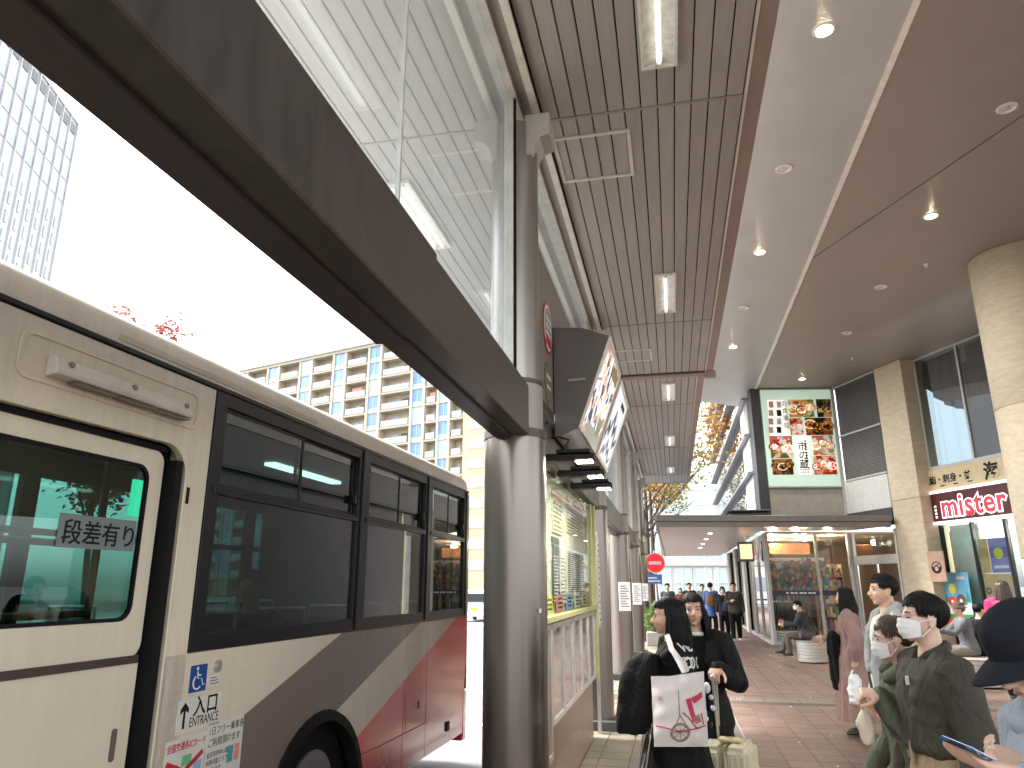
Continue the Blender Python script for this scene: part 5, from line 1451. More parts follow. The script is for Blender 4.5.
# ================================================================== trees
def leafmat(name, c, c2):
    m = mat(name, c, .6, var=.3, ns=1.2, c2=c2)
    t_ = m.node_tree; b = t_.nodes['Principled BSDF']
    out = t_.nodes['Material Output']
    tl = t_.nodes.new('ShaderNodeBsdfTranslucent'); mxs = t_.nodes.new('ShaderNodeMixShader'); mxs.inputs[0].default_value = .35
    t_.links.new(b.inputs['Base Color'].links[0].from_socket, tl.inputs[0])
    t_.links.new(b.outputs[0], mxs.inputs[1]); t_.links.new(tl.outputs[0], mxs.inputs[2]); t_.links.new(mxs.outputs[0], out.inputs[0])
    return m
bark = mat('bark', (.09, .07, .055), .9, var=.3, ns=12, bump=.4, bs=30)
def tree(name, label, loc, H, spread, leafm, seed, nleaf=2600, leaf=.11, trunk=.14, clear=.35, group='street trees', sparse=.0):
    rn = random.Random(seed)
    t = thing(name, label, 'tree', loc, group=group)
    wood_ = MB(); tips = []
    def branch(p, d, L, r_, lvl):
        pts = [p]; rad = [r_]
        n = 5 if lvl < 2 else 4
        for i in range(n):
            jj = .03 if lvl == 0 else .12
            d = (d + Vector((rn.gauss(0, jj), rn.gauss(0, jj), rn.gauss(.04, .08)))).normalized()
            p = p + d * L / n
            pts.append(p); rad.append(r_ * (1 - .62 * (i + 1) / n))
            if lvl >= 2: tips.append((p, .3 + .25 * lvl))
        wood_.tube(pts, rad, 8 if lvl == 0 else 5)
        if lvl < 3:
            for k in range(4 if lvl else 6):
                q = rn.uniform(clear if lvl == 0 else .3, 1)
                i = min(n - 1, int(q * n)); bp = pts[i].lerp(pts[i + 1], q * n - i)
                a = rn.uniform(0, 6.283)
                side = Vector((math.cos(a), math.sin(a), rn.uniform(.15, .7))).normalized()
                nd = (d * .45 + side * (.9 if lvl == 0 else .8)).normalized()
                branch(bp, nd, L * rn.uniform(.42, .6) * (spread if lvl == 0 else 1), rad[i] * .55, lvl + 1)
    branch(Vector((0, 0, 0)), Vector((rn.uniform(-.06, .06), rn.uniform(-.06, .06), 1)), H * .72, trunk, 0)
    wood_.build('trunk', bark, t, world=False, smooth=True)
    if nleaf:
        vs = []; fs = []
        for q in range(nleaf):
            c, s = rn.choice(tips)
            p = c + Vector((rn.gauss(0, .20), rn.gauss(0, .20), rn.gauss(0, .16))) * (.8 + s)
            a = Vector((rn.gauss(0, 1), rn.gauss(0, 1), rn.gauss(0, .6))).normalized(); b = a.orthogonal().normalized(); l = leaf * rn.uniform(.6, 1.3)
            k = len(vs); vs += [p - a * l, p + b * l * .55, p + a * l, p - b * l * .55]; fs.append((k, k + 1, k + 2, k + 3))
        m = MB(); m.v = vs; m.f = fs
        m.build('crown', leafm, t, world=False)
    return t
or_l = leafmat('leaf_orange', (.40, .13, .03), (.55, .30, .06)); ye_l = leafmat('leaf_yellow', (.35, .24, .04), (.22, .24, .05)); rd_l = leafmat('leaf_red', (.30, .05, .05), (.40, .14, .10)); gr_l = leafmat('leaf_green', (.05, .10, .025), (.10, .16, .04))
tree('autumn_tree', 'sparse yellow leaved street tree just past the end of the canopy', (-.95, 30.5, -.0), 9.2, 1.15, ye_l, 5, 2300, .10, .12, .45)
tree('autumn_tree', 'orange leaved street tree showing beside the canopy edge', (-1.0, 36.5, 0), 11.5, 1.25, or_l, 9, 4200, .12, .13, .45)
tree('autumn_tree', 'yellow and orange street tree farther down the pavement', (-1.0, 40, 0), 9.5, 1.1, or_l, 14, 2200, .12, .13, .4)
tree('autumn_tree', 'thin leaved street tree farthest down the pavement', (-1.2, 56, 0), 11, 1.1, ye_l, 21, 2000, .14, .15, .4)
q = onY(132, 300, 26)
tree('red_maple', 'red leaved tree top peeping over the bus roof', (q.x, q.y, -.15), q.z * 1.165, .5, rd_l, 31, 6500, .13, .14, .3, group=None)
for k, (x, y, H_, lf, lab) in enumerate(((-9.5, .5, 7.5, gr_l, 'green tree across the road behind the bus front'), (-10.5, 4.5, 7, ye_l, 'yellowing tree across the road behind the bus door'))):
    tree('roadside_tree', lab, (x, y, -.15), H_, 1.1, lf, 40 + k, 2600, .13, .14, .3, group='trees across the road')
# shrubs in the planting bed between the far columns
bed = mat('planter_box', (.32, .30, .28), .8)
for k, (y, lab) in enumerate(((22.6, 'nearest leafy green shrub in a box beside the shelter columns'), (25.4, 'second leafy green shrub in a box beside the shelter columns'), (28.4, 'farthest leafy green shrub in a box beside the shelter columns'))):
    t = thing('box_shrub', lab, 'shrub', (-.55, y, 0), group='shrubs in boxes along the kerb')
    MB().box(-.85, -.25, y - .4, y + .4, 0, .38).build('box', bed, t, bevel=.02)
    rn = random.Random(70 + k); vs = []; fs = []
    for q_ in range(900):
        d = Vector((rn.gauss(0, 1), rn.gauss(0, 1), rn.gauss(0, 1))).normalized(); p = Vector((0, 0, .72)) + Vector((d.x * .34, d.y * .42, d.z * .42)) * (.6 + .5 * rn.random())
        a = Vector((rn.gauss(0, 1), rn.gauss(0, 1), rn.gauss(0, 1))).normalized(); b = a.orthogonal().normalized(); l = rn.uniform(.03, .07); i = len(vs)
        vs += [p - a * l, p + b * l * .5, p + a * l, p - b * l * .5]; fs.append((i, i + 1, i + 2, i + 3))
    m = MB(); m.v = vs; m.f = fs; m.build('leaves', leafmat('shrub_leaf', (.08, .16, .03), (.16, .26, .06)), t, world=False)
    MB().tube([(0, 0, .3), (.02, 0, .8)], .02, 6).build('stem', bark, t, world=False)
# ---- no entry sign and blue plate
p = onY(655, 563, 25.0)
ns_ = thing('no_entry_sign', 'round red no entry sign above a blue plate on a grey pole', 'road sign', (p.x, p.y, 0))
MB().tube([(p.x + .0, p.y + .05, 0), (p.x, p.y + .05, p.z + .4)], .035, 10).build('pole', alu, ns_, smooth=True)
disc('disc', white_pl, ns_, (p.x, p.y, p.z), .33, (0, -1, 0), .01); disc('red_field', emit('no_entry_red', (.62, .02, .03), .15), ns_, (p.x, p.y - .011, p.z), .30, (0, -1, 0), .004); B('white_bar', white_pl, ns_, p.x - .20, p.x + .20, p.y - .022, p.y - .016, p.z - .05, p.z + .05)
B('blue_plate', mat('sign_blue', (.05, .18, .50), .4), ns_, p.x - .42, p.x + .20, p.y - .02, p.y, p.z - .66, p.z - .36)
for q_ in range(2): B('plate_lettering', white_pl, ns_, p.x - .36, p.x + .14 - .1 * q_, p.y - .026, p.y - .0205, p.z - .60 + q_ * .1, p.z - .55 + q_ * .1)
# ---- small white car across the road
cp = onZ(478, 622, -.15)
car = thing('white_car', 'small white car with a yellow number plate on the road behind the bus', 'car', (cp.x - .2, cp.y + 1.6, -.15), 0)
cw = mat('car_white', (.75, .76, .76), .25, var=.03, coat=.6); cgl = mat('car_glass', (.03, .04, .045), .08)
prof = [(-1.7, .25), (-1.72, .75), (-1.62, .95), (-1.55, 1.5), (-1.35, 1.6), (.3, 1.58), (.95, 1.0), (1.6, .9), (1.7, .6), (1.68, .25)]
MB().prism([(-.74, y, z) for y, z in prof], (1.48, 0, 0)).build('body', cw, car, world=False, bevel=.06, seg=2)
MB().box(-.62, .62, -1.70, -1.60, 1.0, 1.42).build('rear_window', cgl, car, world=False, bevel=.02)
for s in (-1, 1):
    MB().prism([(s * .735, y, z) for y, z in ((-1.4, 1.0), (-1.35, 1.45), (.25, 1.45), (.75, 1.02))], (s * .012, 0, 0)).build('side_window', cgl, car, world=False)
    MB().box(s * .70 - .05, s * .70 + .05, -1.75, -1.66, .75, 1.0).build('tail_light', red, car, world=False, bevel=.01)
    for y in (-1.1, 1.1):
        wl_ = MB().tube([(s * .62, y, .28), (s * .76, y, .28)], .28, 24).build('wheel', rubber, car, world=False, smooth=True); MB().tube([(s * .75, y, .28), (s * .77, y, .28)], .17, 16).build('rim', alu, wl_, world=False)
MB().box(-.17, .17, -1.745, -1.725, .55, .72).build('number_plate', paper[6], car, world=False)
MB().box(-.7, .7, -1.76, -1.70, .28, .48).build('bumper', cw, car, world=False, bevel=.02)
# ================================================================== people
skin_m = mat('skin', (.58, .36, .255), .5, var=.06, ns=12, sub=.12, bump=.03, bs=150)
skin_p = mat('skin_pale', (.64, .43, .33), .5, var=.06, ns=12, sub=.12, bump=.03, bs=150)
lip_m = mat('lips', (.42, .14, .12), .4); eye_w = mat('eye_white', (.72, .70, .66), .25, var=.02); iris_m = mat('iris', (.025, .015, .01), .15); brow_m = mat('brow', (.035, .025, .02), .8)
hair_k = mat('hair_black', (.005, .004, .004), .58, spec=.22, var=.3, ns=20, stretch=(1, 1, .1)); hair_b = mat('hair_brown', (.055, .030, .018), .45, var=.3, ns=20, stretch=(1, 1, .1)); hair_g = mat('hair_grey', (.12, .11, .10), .5, var=.3, ns=20)
shoe_k = mat('shoe_black', (.02, .02, .02), .4); shoe_w = mat('shoe_white', (.65, .65, .63), .5)
def cloth(name, c, rough=.85, var=.14, ns=5):
    if name in MATS: return MATS[name]
    m = mat(name, c, rough, var=var, ns=ns, bump=.10, bs=350, spec=.22)
    t_ = m.node_tree; bp = [n for n in t_.nodes if n.type == 'BUMP'][0]
    tc = [n for n in t_.nodes if n.type == 'TEX_COORD'][0]      # creases: warped ridged noise under the weave
    mp = t_.nodes.new('ShaderNodeMapping'); mp.inputs['Scale'].default_value = (1.3, 1.3, .75); mp.inputs['Rotation'].default_value = (.3, .5, .2)
    n = t_.nodes.new('ShaderNodeTexNoise'); n.inputs['Scale'].default_value = 9; n.inputs['Detail'].default_value = 2.5; n.inputs['Distortion'].default_value = 1.4
    t_.links.new(tc.outputs['Object'], mp.inputs[0]); t_.links.new(mp.outputs[0], n.inputs[0])
    b2 = t_.nodes.new('ShaderNodeBump'); b2.inputs['Strength'].default_value = .75; b2.inputs['Distance'].default_value = .03
    t_.links.new(n.outputs[0], b2.inputs['Height']); t_.links.new(b2.outputs[0], bp.inputs['Normal'])
    return m


def eval_remesh(mb, voxel, smooth):
    me = mb.mesh('tmp', None)
    ob = bpy.data.objects.new('tmp', me); col.objects.link(ob)
    r_ = ob.modifiers.new('r', 'REMESH'); r_.mode = 'VOXEL'; r_.voxel_size = voxel; r_.adaptivity = 0
    if smooth:
        s = ob.modifiers.new('s', 'SMOOTH'); s.factor = .5; s.iterations = smooth
    dg = bpy.context.evaluated_depsgraph_get()
    out = bpy.data.meshes.new_from_object(ob.evaluated_get(dg))
    bpy.data.objects.remove(ob); bpy.data.meshes.remove(me)
    return out


def skinned(name, mb, voxel, m, parent, smooth=3, folds=0.0, seed=0, fold_dir=(9, 9, 4), hang=0.0):
    me = eval_remesh(mb, voxel, smooth)
    if folds:
        sd_ = Vector((seed * 3.1, seed * 1.7, seed))
        cos = [v.co.copy() for v in me.vertices]; nrm = [v.normal.copy() for v in me.vertices]
        for i, v in enumerate(me.vertices):
            c = cos[i]
            q = Vector((c.x * fold_dir[0], c.y * fold_dir[1], c.z * fold_dir[2])) + sd_
            w_ = Vector((noise.noise(q * .5), noise.noise(q * .5 + Vector((7, 3, 1))), noise.noise(q * .5 + Vector((1, 9, 4))))) * 1.3
            a = noise.noise(q + w_); b = noise.noise(q * 2.3 + w_)
            f = (1 - abs(a) * 2.2) * .8 + b * .45
            v.co = c + nrm[i] * f * folds
    me.polygons.foreach_set('use_smooth', [True] * len(me.polygons))
    me.materials.clear(); me.materials.append(m); me.name = name
    return put(name, me, parent)


def ering(c, ax, ay, rx, ry, n=20, p=1.0, flute=0, fa=0.0, ph=0.0):
    out = []
    for i in range(n):
        a = 2 * math.pi * i / n
        k = 1 + fa * math.cos(flute * a + ph) if flute else 1
        out.append(c + ax * (rx * k * math.copysign(abs(math.cos(a)) ** p, math.cos(a))) + ay * (ry * k * math.copysign(abs(math.sin(a)) ** p, math.sin(a))))
    return out


TORSO = [(-.05, .080, .066, 0), (-.02, .093, .070, 0), (.02, .096, .068, 0), (.07, .086, .060, .0), (.11, .080, .056, .002), (.16, .085, .060, .004), (.21, .092, .063, .004), (.25, .098, .058, 0), (.275, .090, .050, -.004), (.295, .058, .042, -.006), (.315, .040, .036, -.004)]


class Body:
    def __init__(s, H, wid=1.0, lean=0.0, sit=None, head=(0, 0), roll=0.0, arms=None, legs=None, thick=1.0):
        s.H = H; s.wid = wid; s.thick = thick
        s.Rl = Matrix.Rotation(-R(lean), 3, 'X') @ Matrix.Rotation(R(roll), 3, 'Y')
        s.up = s.Rl @ Vector((0, 0, 1)); s.rt = s.Rl @ Vector((1, 0, 0)); s.fw = s.Rl @ Vector((0, 1, 0))
        s.pel = Vector((0, 0, (.525 * H) if sit is None else sit + .075 * H))
        s.nb = s.pel + s.up * .318 * H
        s.hh = .132 * H
        hy, hpitch = head
        s.Rh = Matrix.Rotation(R(hy), 3, 'Z') @ Matrix.Rotation(-R(hpitch), 3, 'X')
        s.hc = s.nb + s.up * .033 * H + s.Rh @ Vector((0, .012 * H, .059 * H))
        s.arm = {}
        arms = arms or {}
        for sd in (1, -1):
            u, f = arms.get(sd, ((.12 * sd, .02, -1), (.05 * sd, .15, -1)))[:2]
            sh_ = s.nb + s.rt * (.106 * H * wid * sd) - s.up * .030 * H
            el = sh_ + (Vector(u).normalized()) * .172 * H
            wr = el + (Vector(f).normalized()) * .148 * H
            if len(arms.get(sd, ())) == 3:                # reach for a point: (target, elbow hint, 'ik')
                tg, hint = Vector(u), Vector(f); L1, L2 = .172 * H, .148 * H
                dv = tg - sh_; D = min(dv.length, (L1 + L2) * .998); dn = dv.normalized()
                aa = (L1 * L1 - L2 * L2 + D * D) / (2 * D); hq = math.sqrt(max(0, L1 * L1 - aa * aa))
                pe = (hint - dn * hint.dot(dn)).normalized()
                el = sh_ + dn * aa + pe * hq; wr = sh_ + dn * D
            s.arm[sd] = (sh_, el, wr)
        s.leg = {}
        legs = legs or {}
        for sd in (1, -1):
            hip = s.pel + s.rt * (.050 * H * sd) - Vector((0, 0, .012 * H))
            if sit is None: du, df = legs.get(sd, ((.01 * sd, .0, -1), (.0, -.02, -1)))
            else: du, df = legs.get(sd, ((.08 * sd, 1, -.06), (.02 * sd, -.08, -1)))
            kn = hip + Vector(du).normalized() * .245 * H
            an = kn + Vector(df).normalized() * .228 * H
            s.leg[sd] = (hip, kn, an)

    def spine(s, t, y=0): return s.pel + s.up * ((t if t < 0 else t * 1.042) * s.H) + s.fw * (y * s.H)

    def torso(s, mb, t0, t1, e, flare=0.0, n=22, collar=0.0):
        rings = []
        rows = [r_ for r_ in TORSO if t0 - 1e-6 <= r_[0] <= t1 + 1e-6]
        if rows[0][0] > t0 or t0 < TORSO[0][0]:
            b = rows[0]; rows = [(t0, b[1], b[2], b[3])] + rows
        for (t, hw, hd, y) in rows:
            k = max(0, (.06 - t)) * flare
            ee = e * (1 if t < .28 else .7)
            rings.append(ering(s.spine(t, y), s.rt, s.fw, (hw * s.wid * s.H + ee + k), (hd * s.thick * s.H + ee + k), n, .85))
        mb.loft(rings)

    def sleeve(s, mb, sd, e, until=1.0, puff=0.0, cuff=0.0):
        H = s.H; sh_, el, wr = s.arm[sd]
        pts = [sh_ - s.rt * (.03 * H * sd) + s.up * .004 * H, sh_, sh_.lerp(el, .5), el, el.lerp(wr, .5), el.lerp(wr, until)]
        rad = [.026 * H + e, .031 * H + e, .027 * H + e * .9 + puff * .4, .023 * H + e * .9 + puff * .7, .021 * H + e * .8 + puff, .0165 * H + e * .7 + cuff]
        mb.tube(pts, rad, 14, round_=True)

    def pants(s, mb, e, until=1.0, flare=0.0, top=.09):
        H = s.H
        s.torso(mb, -.05, top, e * .8)
        for sd in (1, -1):
            hip, kn, an = s.leg[sd]
            end = kn.lerp(an, until)
            mb.tube([hip + Vector((0, 0, .02 * H)), hip, hip.lerp(kn, .5), kn, kn.lerp(an, .45), end], [.050 * H + e, .054 * H + e, .047 * H + e, .037 * H + e, .035 * H + e + flare * .5, .026 * H + e + flare], 16)

    def skin_body(s, mb, ears=True, nose=True, hands=None):
        H, hh = s.H, s.hh
        s.torso(mb, -.05, .315, -.022)
        P = lambda x, y, z: s.hc + s.Rh @ (Vector((x, y, z)) * hh)
        rr = lambda a, b, c: (a * hh, b * hh, c * hh)
        mb.tube([s.nb - s.up * .01 * H, s.nb + s.up * .02 * H, P(0, -.06, -.30), P(0, -.03, -.05)], [.036 * H, .031 * H, .030 * H, .028 * H], 14)
        E = lambda c, r_: mb.ell(P(*c), rr(*r_), 18, 12, s.Rh)
        E((0, -.05, .13), (.33, .41, .365)); E((0, .07, -.10), (.285, .325, .37)); E((0, .13, -.28), (.20, .225, .19)); E((0, .275, -.40), (.085, .085, .075))
        E((0, .28, .07), (.22, .11, .055))
        for q in (-1, 1):
            E((.15 * q, .25, -.13), (.11, .12, .11))
            if ears:
                E((.325 * q, -.03, -.05), (.03, .085, .14)); E((.335 * q, -.01, -.16), (.03, .05, .05))
        if nose:
            mb.tube([P(0, .37, .03), P(0, .42, -.06), P(0, .47, -.145), P(0, .44, -.17)], [.032 * hh, .045 * hh, .058 * hh, .04 * hh], 10)
            for q in (-1, 1): E((.05 * q, .415, -.155), (.038, .045, .035))
        E((0, .365, -.245), (.10, .045, .03)); E((0, .36, -.295), (.085, .045, .03))
        for sd in (1, -1):
            sh_, el, wr = s.arm[sd]
            mb.tube([sh_, sh_.lerp(el, .5), el, el.lerp(wr, .4), wr], [.021 * H, .023 * H, .020 * H, .020 * H, .0155 * H], 12, round_=True)
            hip, kn, an = s.leg[sd]
            mb.tube([hip, hip.lerp(kn, .5), kn, kn.lerp(an, .35), an, an - Vector((0, 0, .02 * H))], [.046 * H, .042 * H, .031 * H, .031 * H, .020 * H, .021 * H], 12)
            hd = (hands or {}).get(sd, None)
            d = (wr - el).normalized()
            if hd is None: s.hand(mb, wr, d, (-s.rt * sd), sd, 18)
            else: s.hand(mb, wr, Vector(hd[0]).normalized() if hd[0] else d, Vector(hd[1]), sd, hd[2], *hd[3:])

    def hand(s, mb, wr, d, nrm, sd, curl, spread=1.0, thumb=None):
        """palm, four jointed fingers, thumb; nrm = the way the palm faces"""
        H = s.H
        nrm = (nrm - d * nrm.dot(d)).normalized()
        lat = d.cross(nrm) * (1 if sd > 0 else -1)        # thumb side
        lat = -lat
        pl = .056 * H
        rings = [ering(wr + d * (pl * q), lat, nrm, a * H, b * H, 14, .8) for q, a, b in ((-.15, .014, .012), (.1, .017, .012), (.45, .0235, .0115), (.8, .0245, .0105), (1.0, .022, .0085))]
        mb.loft(rings)
        for q, (o, L, r_) in enumerate(((.0175, .046, .0054), (.006, .052, .0056), (-.0055, .048, .0054), (-.0165, .037, .0047))):
            p = wr + d * pl * .93 + lat * (o * H)
            dd = (d + lat * (o * 6 * spread)).normalized()
            pts = [p]; a = 0
            for seg, fr in enumerate((.45, .30, .25)):
                a += R(curl * (1, 1.25, .9)[seg] * (1 + .12 * q))
                v = dd * math.cos(a) + nrm * math.sin(a)
                p = p + v * (L * fr * H); pts.append(p)
            mb.tube(pts, [r_ * H * 1.05, r_ * H, r_ * H * .95, r_ * H * .8], 9, round_=True)
        p = wr + d * pl * .18 + lat * (.016 * H)
        td = (d * .62 + lat * .62 + nrm * .35).normalized() if thumb is None else Vector(thumb).normalized()
        p1 = p + td * .027 * H; p2 = p1 + (td * .75 + d * .5).normalized() * .021 * H; p3 = p2 + (d * .8 + nrm * .25).normalized() * .017 * H
        mb.tube([p - td * .008 * H, p1, p2, p3], [.0095 * H, .0075 * H, .0065 * H, .005 * H], 9, round_=True)


def face(b, parent, closed=False, brow=brow_m):
    P = lambda x, y, z: b.hc + b.Rh @ (Vector((x, y, z)) * b.hh)
    hh = b.hh
    for q in (-1, 1):
        if not closed:
            e = MB().ell(P(.135 * q, .335, .0), (.058 * hh, .030 * hh, .026 * hh), 12, 8, b.Rh).build('eye', eye_w, parent, world=False, smooth=True)
            MB().ell(P(.135 * q, .355, .0), (.026 * hh, .014 * hh, .026 * hh), 10, 7, b.Rh).build('iris', iris_m, e, world=False, smooth=True)
        MB().tube([P(.07 * q, .358, .0), P(.11 * q, .372, .022 if not closed else -.005), P(.16 * q, .362, .020 if not closed else -.008), P(.20 * q, .328, -.004)], [.006 * hh, .012 * hh, .012 * hh, .006 * hh], 6).build('eyelash', iris_m, parent, world=False)
        MB().tube([P(.06 * q, .378, .085), P(.13 * q, .378, .105), P(.21 * q, .32, .085)], [.012 * hh, .014 * hh, .006 * hh], 6).build('eyebrow', brow, parent, world=False)
    MB().tube([P(-.095, .375, -.268), P(-.04, .402, -.262), P(0, .404, -.266), P(.04, .402, -.262), P(.095, .375, -.268)], [.006 * hh, .022 * hh, .023 * hh, .022 * hh, .006 * hh], 8).build('lips', lip_m, parent, world=False, smooth=True)


def hair(b, parent, m, style, n=220, L=.3, seed=1, bangs=True, rad=.030, name='hair', part=0.0, opening=48):
    rn = random.Random(seed); hh = b.hh
    P = lambda v: b.hc + b.Rh @ (v * hh)
    C0 = Vector((0, -.06, .14)); RX, RY, RZ = .343, .422, .377
    mb = MB()
    # cap without the face opening
    nn, mm = 26, 16
    vs = []
    for j in range(mm + 1):
        th = math.pi * .80 * j / mm
        for i in range(nn):
            a = 2 * math.pi * i / nn
            vs.append(C0 + Vector((RX * math.sin(th) * math.sin(a), RY * math.sin(th) * math.cos(a), RZ * math.cos(th))))
    fs = []
    for j in range(mm):
        for i in range(nn):
            k = (i + 1) % nn; f = (j * nn + i, j * nn + k, (j + 1) * nn + k, (j + 1) * nn + i)
            c = (vs[f[0]] + vs[f[2]]) / 2
            if c.y > .10 and c.z < .26 - .5 * max(0, .30 - c.y): continue
            if style != 'long' and abs(c.x) > .2 and c.z < -.02 and c.y > -.12: continue
            if c.z < (-.42 if style == 'long' else -.30): continue
            fs.append(f)
    mb.add([P(v) for v in vs], fs)
    for q in range(n):
        a = rn.uniform(-180, 180)          # azimuth: 0 = front
        front = abs(a) < opening
        lay = rn.uniform(1.0, 1.055)
        if style == 'long':
            if front and not bangs and abs(a) < 35: te = rn.uniform(48, 60)
            elif front: te = rn.uniform(62, 80) if bangs else 60
            else: te = 96
        else:
            te = rn.uniform(48, 82) if front else (rn.uniform(76, 110) if abs(a) < 105 else rn.uniform(116, 152))
        pts = []; steps = 6
        a0 = a * .35 + part
        for k in range(steps + 1):
            t = k / steps; th = R(6 + (te - 6) * t); aa = R(a0 + (a - a0) * min(1, t * 1.6) + (rn.uniform(-4.5, 4.5)))
            pts.append(C0 + Vector((RX * math.sin(th) * math.sin(aa), RY * math.sin(th) * math.cos(aa), RZ * math.cos(th))) * lay)
        W = [P(v) for v in pts]
        r0 = rad * hh
        rads = [r0 * .6] + [r0] * (steps - 1) + [r0 * .45]
        if style == 'long' and not front:
            ln = L * rn.uniform(.82, 1.05)
            last = W[-1]; cen = b.hc + b.Rh @ (Vector((0, -.05, 0)) * hh)
            out = (last - cen); out.z = 0; out.normalize()
            rads[-1] = r0
            for k in range(1, 5):
                t = k / 4
                W.append(last + Vector((0, 0, -ln * t)) + out * (.012 * math.sin(t * 3) + .018 * t) * (1 if ln > .15 else .3) + Vector((rn.gauss(0, .004), rn.gauss(0, .004), 0)))
                rads.append(r0 * (1.0 if k < 3 else (.75 if k == 3 else .3)))
        mb.tube(W, rads, 5)
    return mb.build(name, m, parent, world=False, smooth=True, sharp=80)


def face_mask(b, parent):
    P = lambda x, y, z: b.hc + b.Rh @ (Vector((x, y, z)) * b.hh)
    nn, mm = 17, 10
    vs = []
    for j in range(mm + 1):
        t = j / mm; z = -.02 - .41 * t
        for i in range(nn):
            s = i / (nn - 1) * 2 - 1; a = R(72 * s)
            k = math.cos(s * math.pi / 2)
            zz = z + (-.06 + .10 * (t > .5) * 0) * (1 - k) * (1 if t < .5 else -1.2)
            bulge = .10 * math.exp(-(s * 2.0) ** 2) * math.sin(math.pi * min(1, .18 + t * .75)) + .012 * math.sin(t * 19) * k
            shrink = 1 - .10 * t ** 3
            vs.append(P(.315 * math.sin(a) * shrink, .085 + (.345 * math.cos(a)) * shrink + bulge, zz))
    fs = [(j * nn + i, j * nn + i + 1, (j + 1) * nn + i + 1, (j + 1) * nn + i) for j in range(mm) for i in range(nn - 1)]
    mk = MB().add(vs, fs).build('face_mask', mat('mask_white', (.80, .78, .78), .7, var=.03, ns=3), parent, world=False, smooth=True)
    for q in (-1, 1):
        for (z0, z1) in ((-.08, .0), (-.37, -.14)):
            MB().tube([P(.30 * q, .19, z0), P(.335 * q, .08, (z0 + z1) / 2), P(.345 * q, -.03, z1)], .009 * b.hh, 6).build('ear_loop', MATS['mask_white'], mk, world=False)
    return mk


def shoes(b, parent, m):
    for sd in (1, -1):
        hip, kn, an = b.leg[sd]; H = b.H
        mb = MB()
        z = an.z - .035 * H
        f = Vector((.12 * sd, 1, 0)).normalized(); s = Vector((f.y, -f.x, 0))
        base = Vector((an.x, an.y, max(z, .0)))
        sec = [(-.040, .018, .030), (-.030, .024, .045), (0, .025, .052), (.045, .027, .036), (.080, .026, .024), (.098, .018, .018)]
        mb.loft([[base + f * (y * H) + s * (w_ * H * math.cos(2 * math.pi * i / 14)) + Vector((0, 0, max(0, h_ * H * (.5 + .5 * math.sin(2 * math.pi * i / 14) * 1.0)))) for i in range(14)] for y, w_, h_ in sec])
        mb.build('shoe', m, parent, world=False, smooth=True)


def new_person(label, x, y, rz, z=0.0, group=None):
    return thing('person', label, 'person', (x, y, z), R(rz), group)


def atpx(px, Y, py=600):
    p = onY(px, py, Y); return p.x


# ---------------------------------------------------------------- woman with the tote bag (seen from her left, facing the bus)
blackk = cloth('black_knit', (.0045, .0045, .005)); black_sk = cloth('black_skirt', (.004, .004, .0045))
AX, AY = atpx(671, 4.55), 4.55
def loc_of(x, y, rz, px, py, Y):
    """a photo point at depth Y in the frame of a person standing at x, y"""
    return Matrix.Rotation(-R(rz), 4, 'Z') @ (onY(px, py, Y) - Vector((x, y, 0)))
pA = new_person('woman in black with long straight hair, white tote on her shoulder, facing the bus', AX, AY, 78)
bA = Body(1.585, .95, head=(12, 2), arms={-1: (loc_of(AX, AY, 78, 660, 672, 4.46), (.2, -1, -.7), 'ik'), 1: ((.2, .1, -1), (.1, .7, -.5))})
mb = MB(); bA.skin_body(mb); skinned('body', mb, .0065, skin_m, pA)
face(bA, pA)
mb = MB(); bA.torso(mb, -.05, .305, .018, .15); bA.sleeve(mb, 1, .014, .97); bA.sleeve(mb, -1, .016, .97); swt = skinned('sweater', mb, .011, blackk, pA, 3, .007, 1)
mb = MB()
mb.loft([ering(bA.spine(.10), Vector((1, 0, 0)), Vector((0, 1, 0)), .145, .115, 48), ering(bA.spine(.0), Vector((1, 0, 0)), Vector((0, 1, 0)), .185, .15, 48, 1, 13, .015), ering(Vector((0, 0, .55)), Vector((1, 0, 0)), Vector((0, 1, 0)), .23, .20, 48, 1, 13, .05), ering(Vector((0, 0, .13)), Vector((1, 0, 0)), Vector((0, 1, 0)), .29, .26, 48, 1, 13, .07, .4)])
mb.build('skirt', black_sk, pA, world=False, smooth=True)
from mathutils.bvhtree import BVHTree
bvh = BVHTree.FromPolygons([v.co for v in swt.data.vertices], [tuple(p.vertices) for p in swt.data.polygons])
inv = pA.matrix_basis.inverted(); wpa = mat('print_white_a', (.60, .60, .58), .85, var=.3, ns=60)
for (py, row, x0) in ((648, 'WUSK', 681), (663, 'GOOC', 680), (679, 'BOK', 683)):
    for q_, chr_ in enumerate(row):
        d_ = inv.to_3x3() @ ray(x0 + q_ * 5.2, py); hit, nr, _, _ = bvh.ray_cast(inv @ CO, d_.normalized())
        if hit is None: continue
        az_ = nr.normalized(); up_ = (Vector((0, 0, 1)) - az_ * az_.z).normalized(); ax_ = up_.cross(az_)
        text('sweater_print', chr_, wpa, pA, .085, hit + az_ * .006 - ax_ * .022 - up_ * .03, ax_, up_, .0015, world=False, bold=.002, shear=.15)
hair(bA, pA, hair_k, 'long', 700, .27, 3, bangs=True, rad=.016, opening=78); shoes(bA, pA, shoe_k)

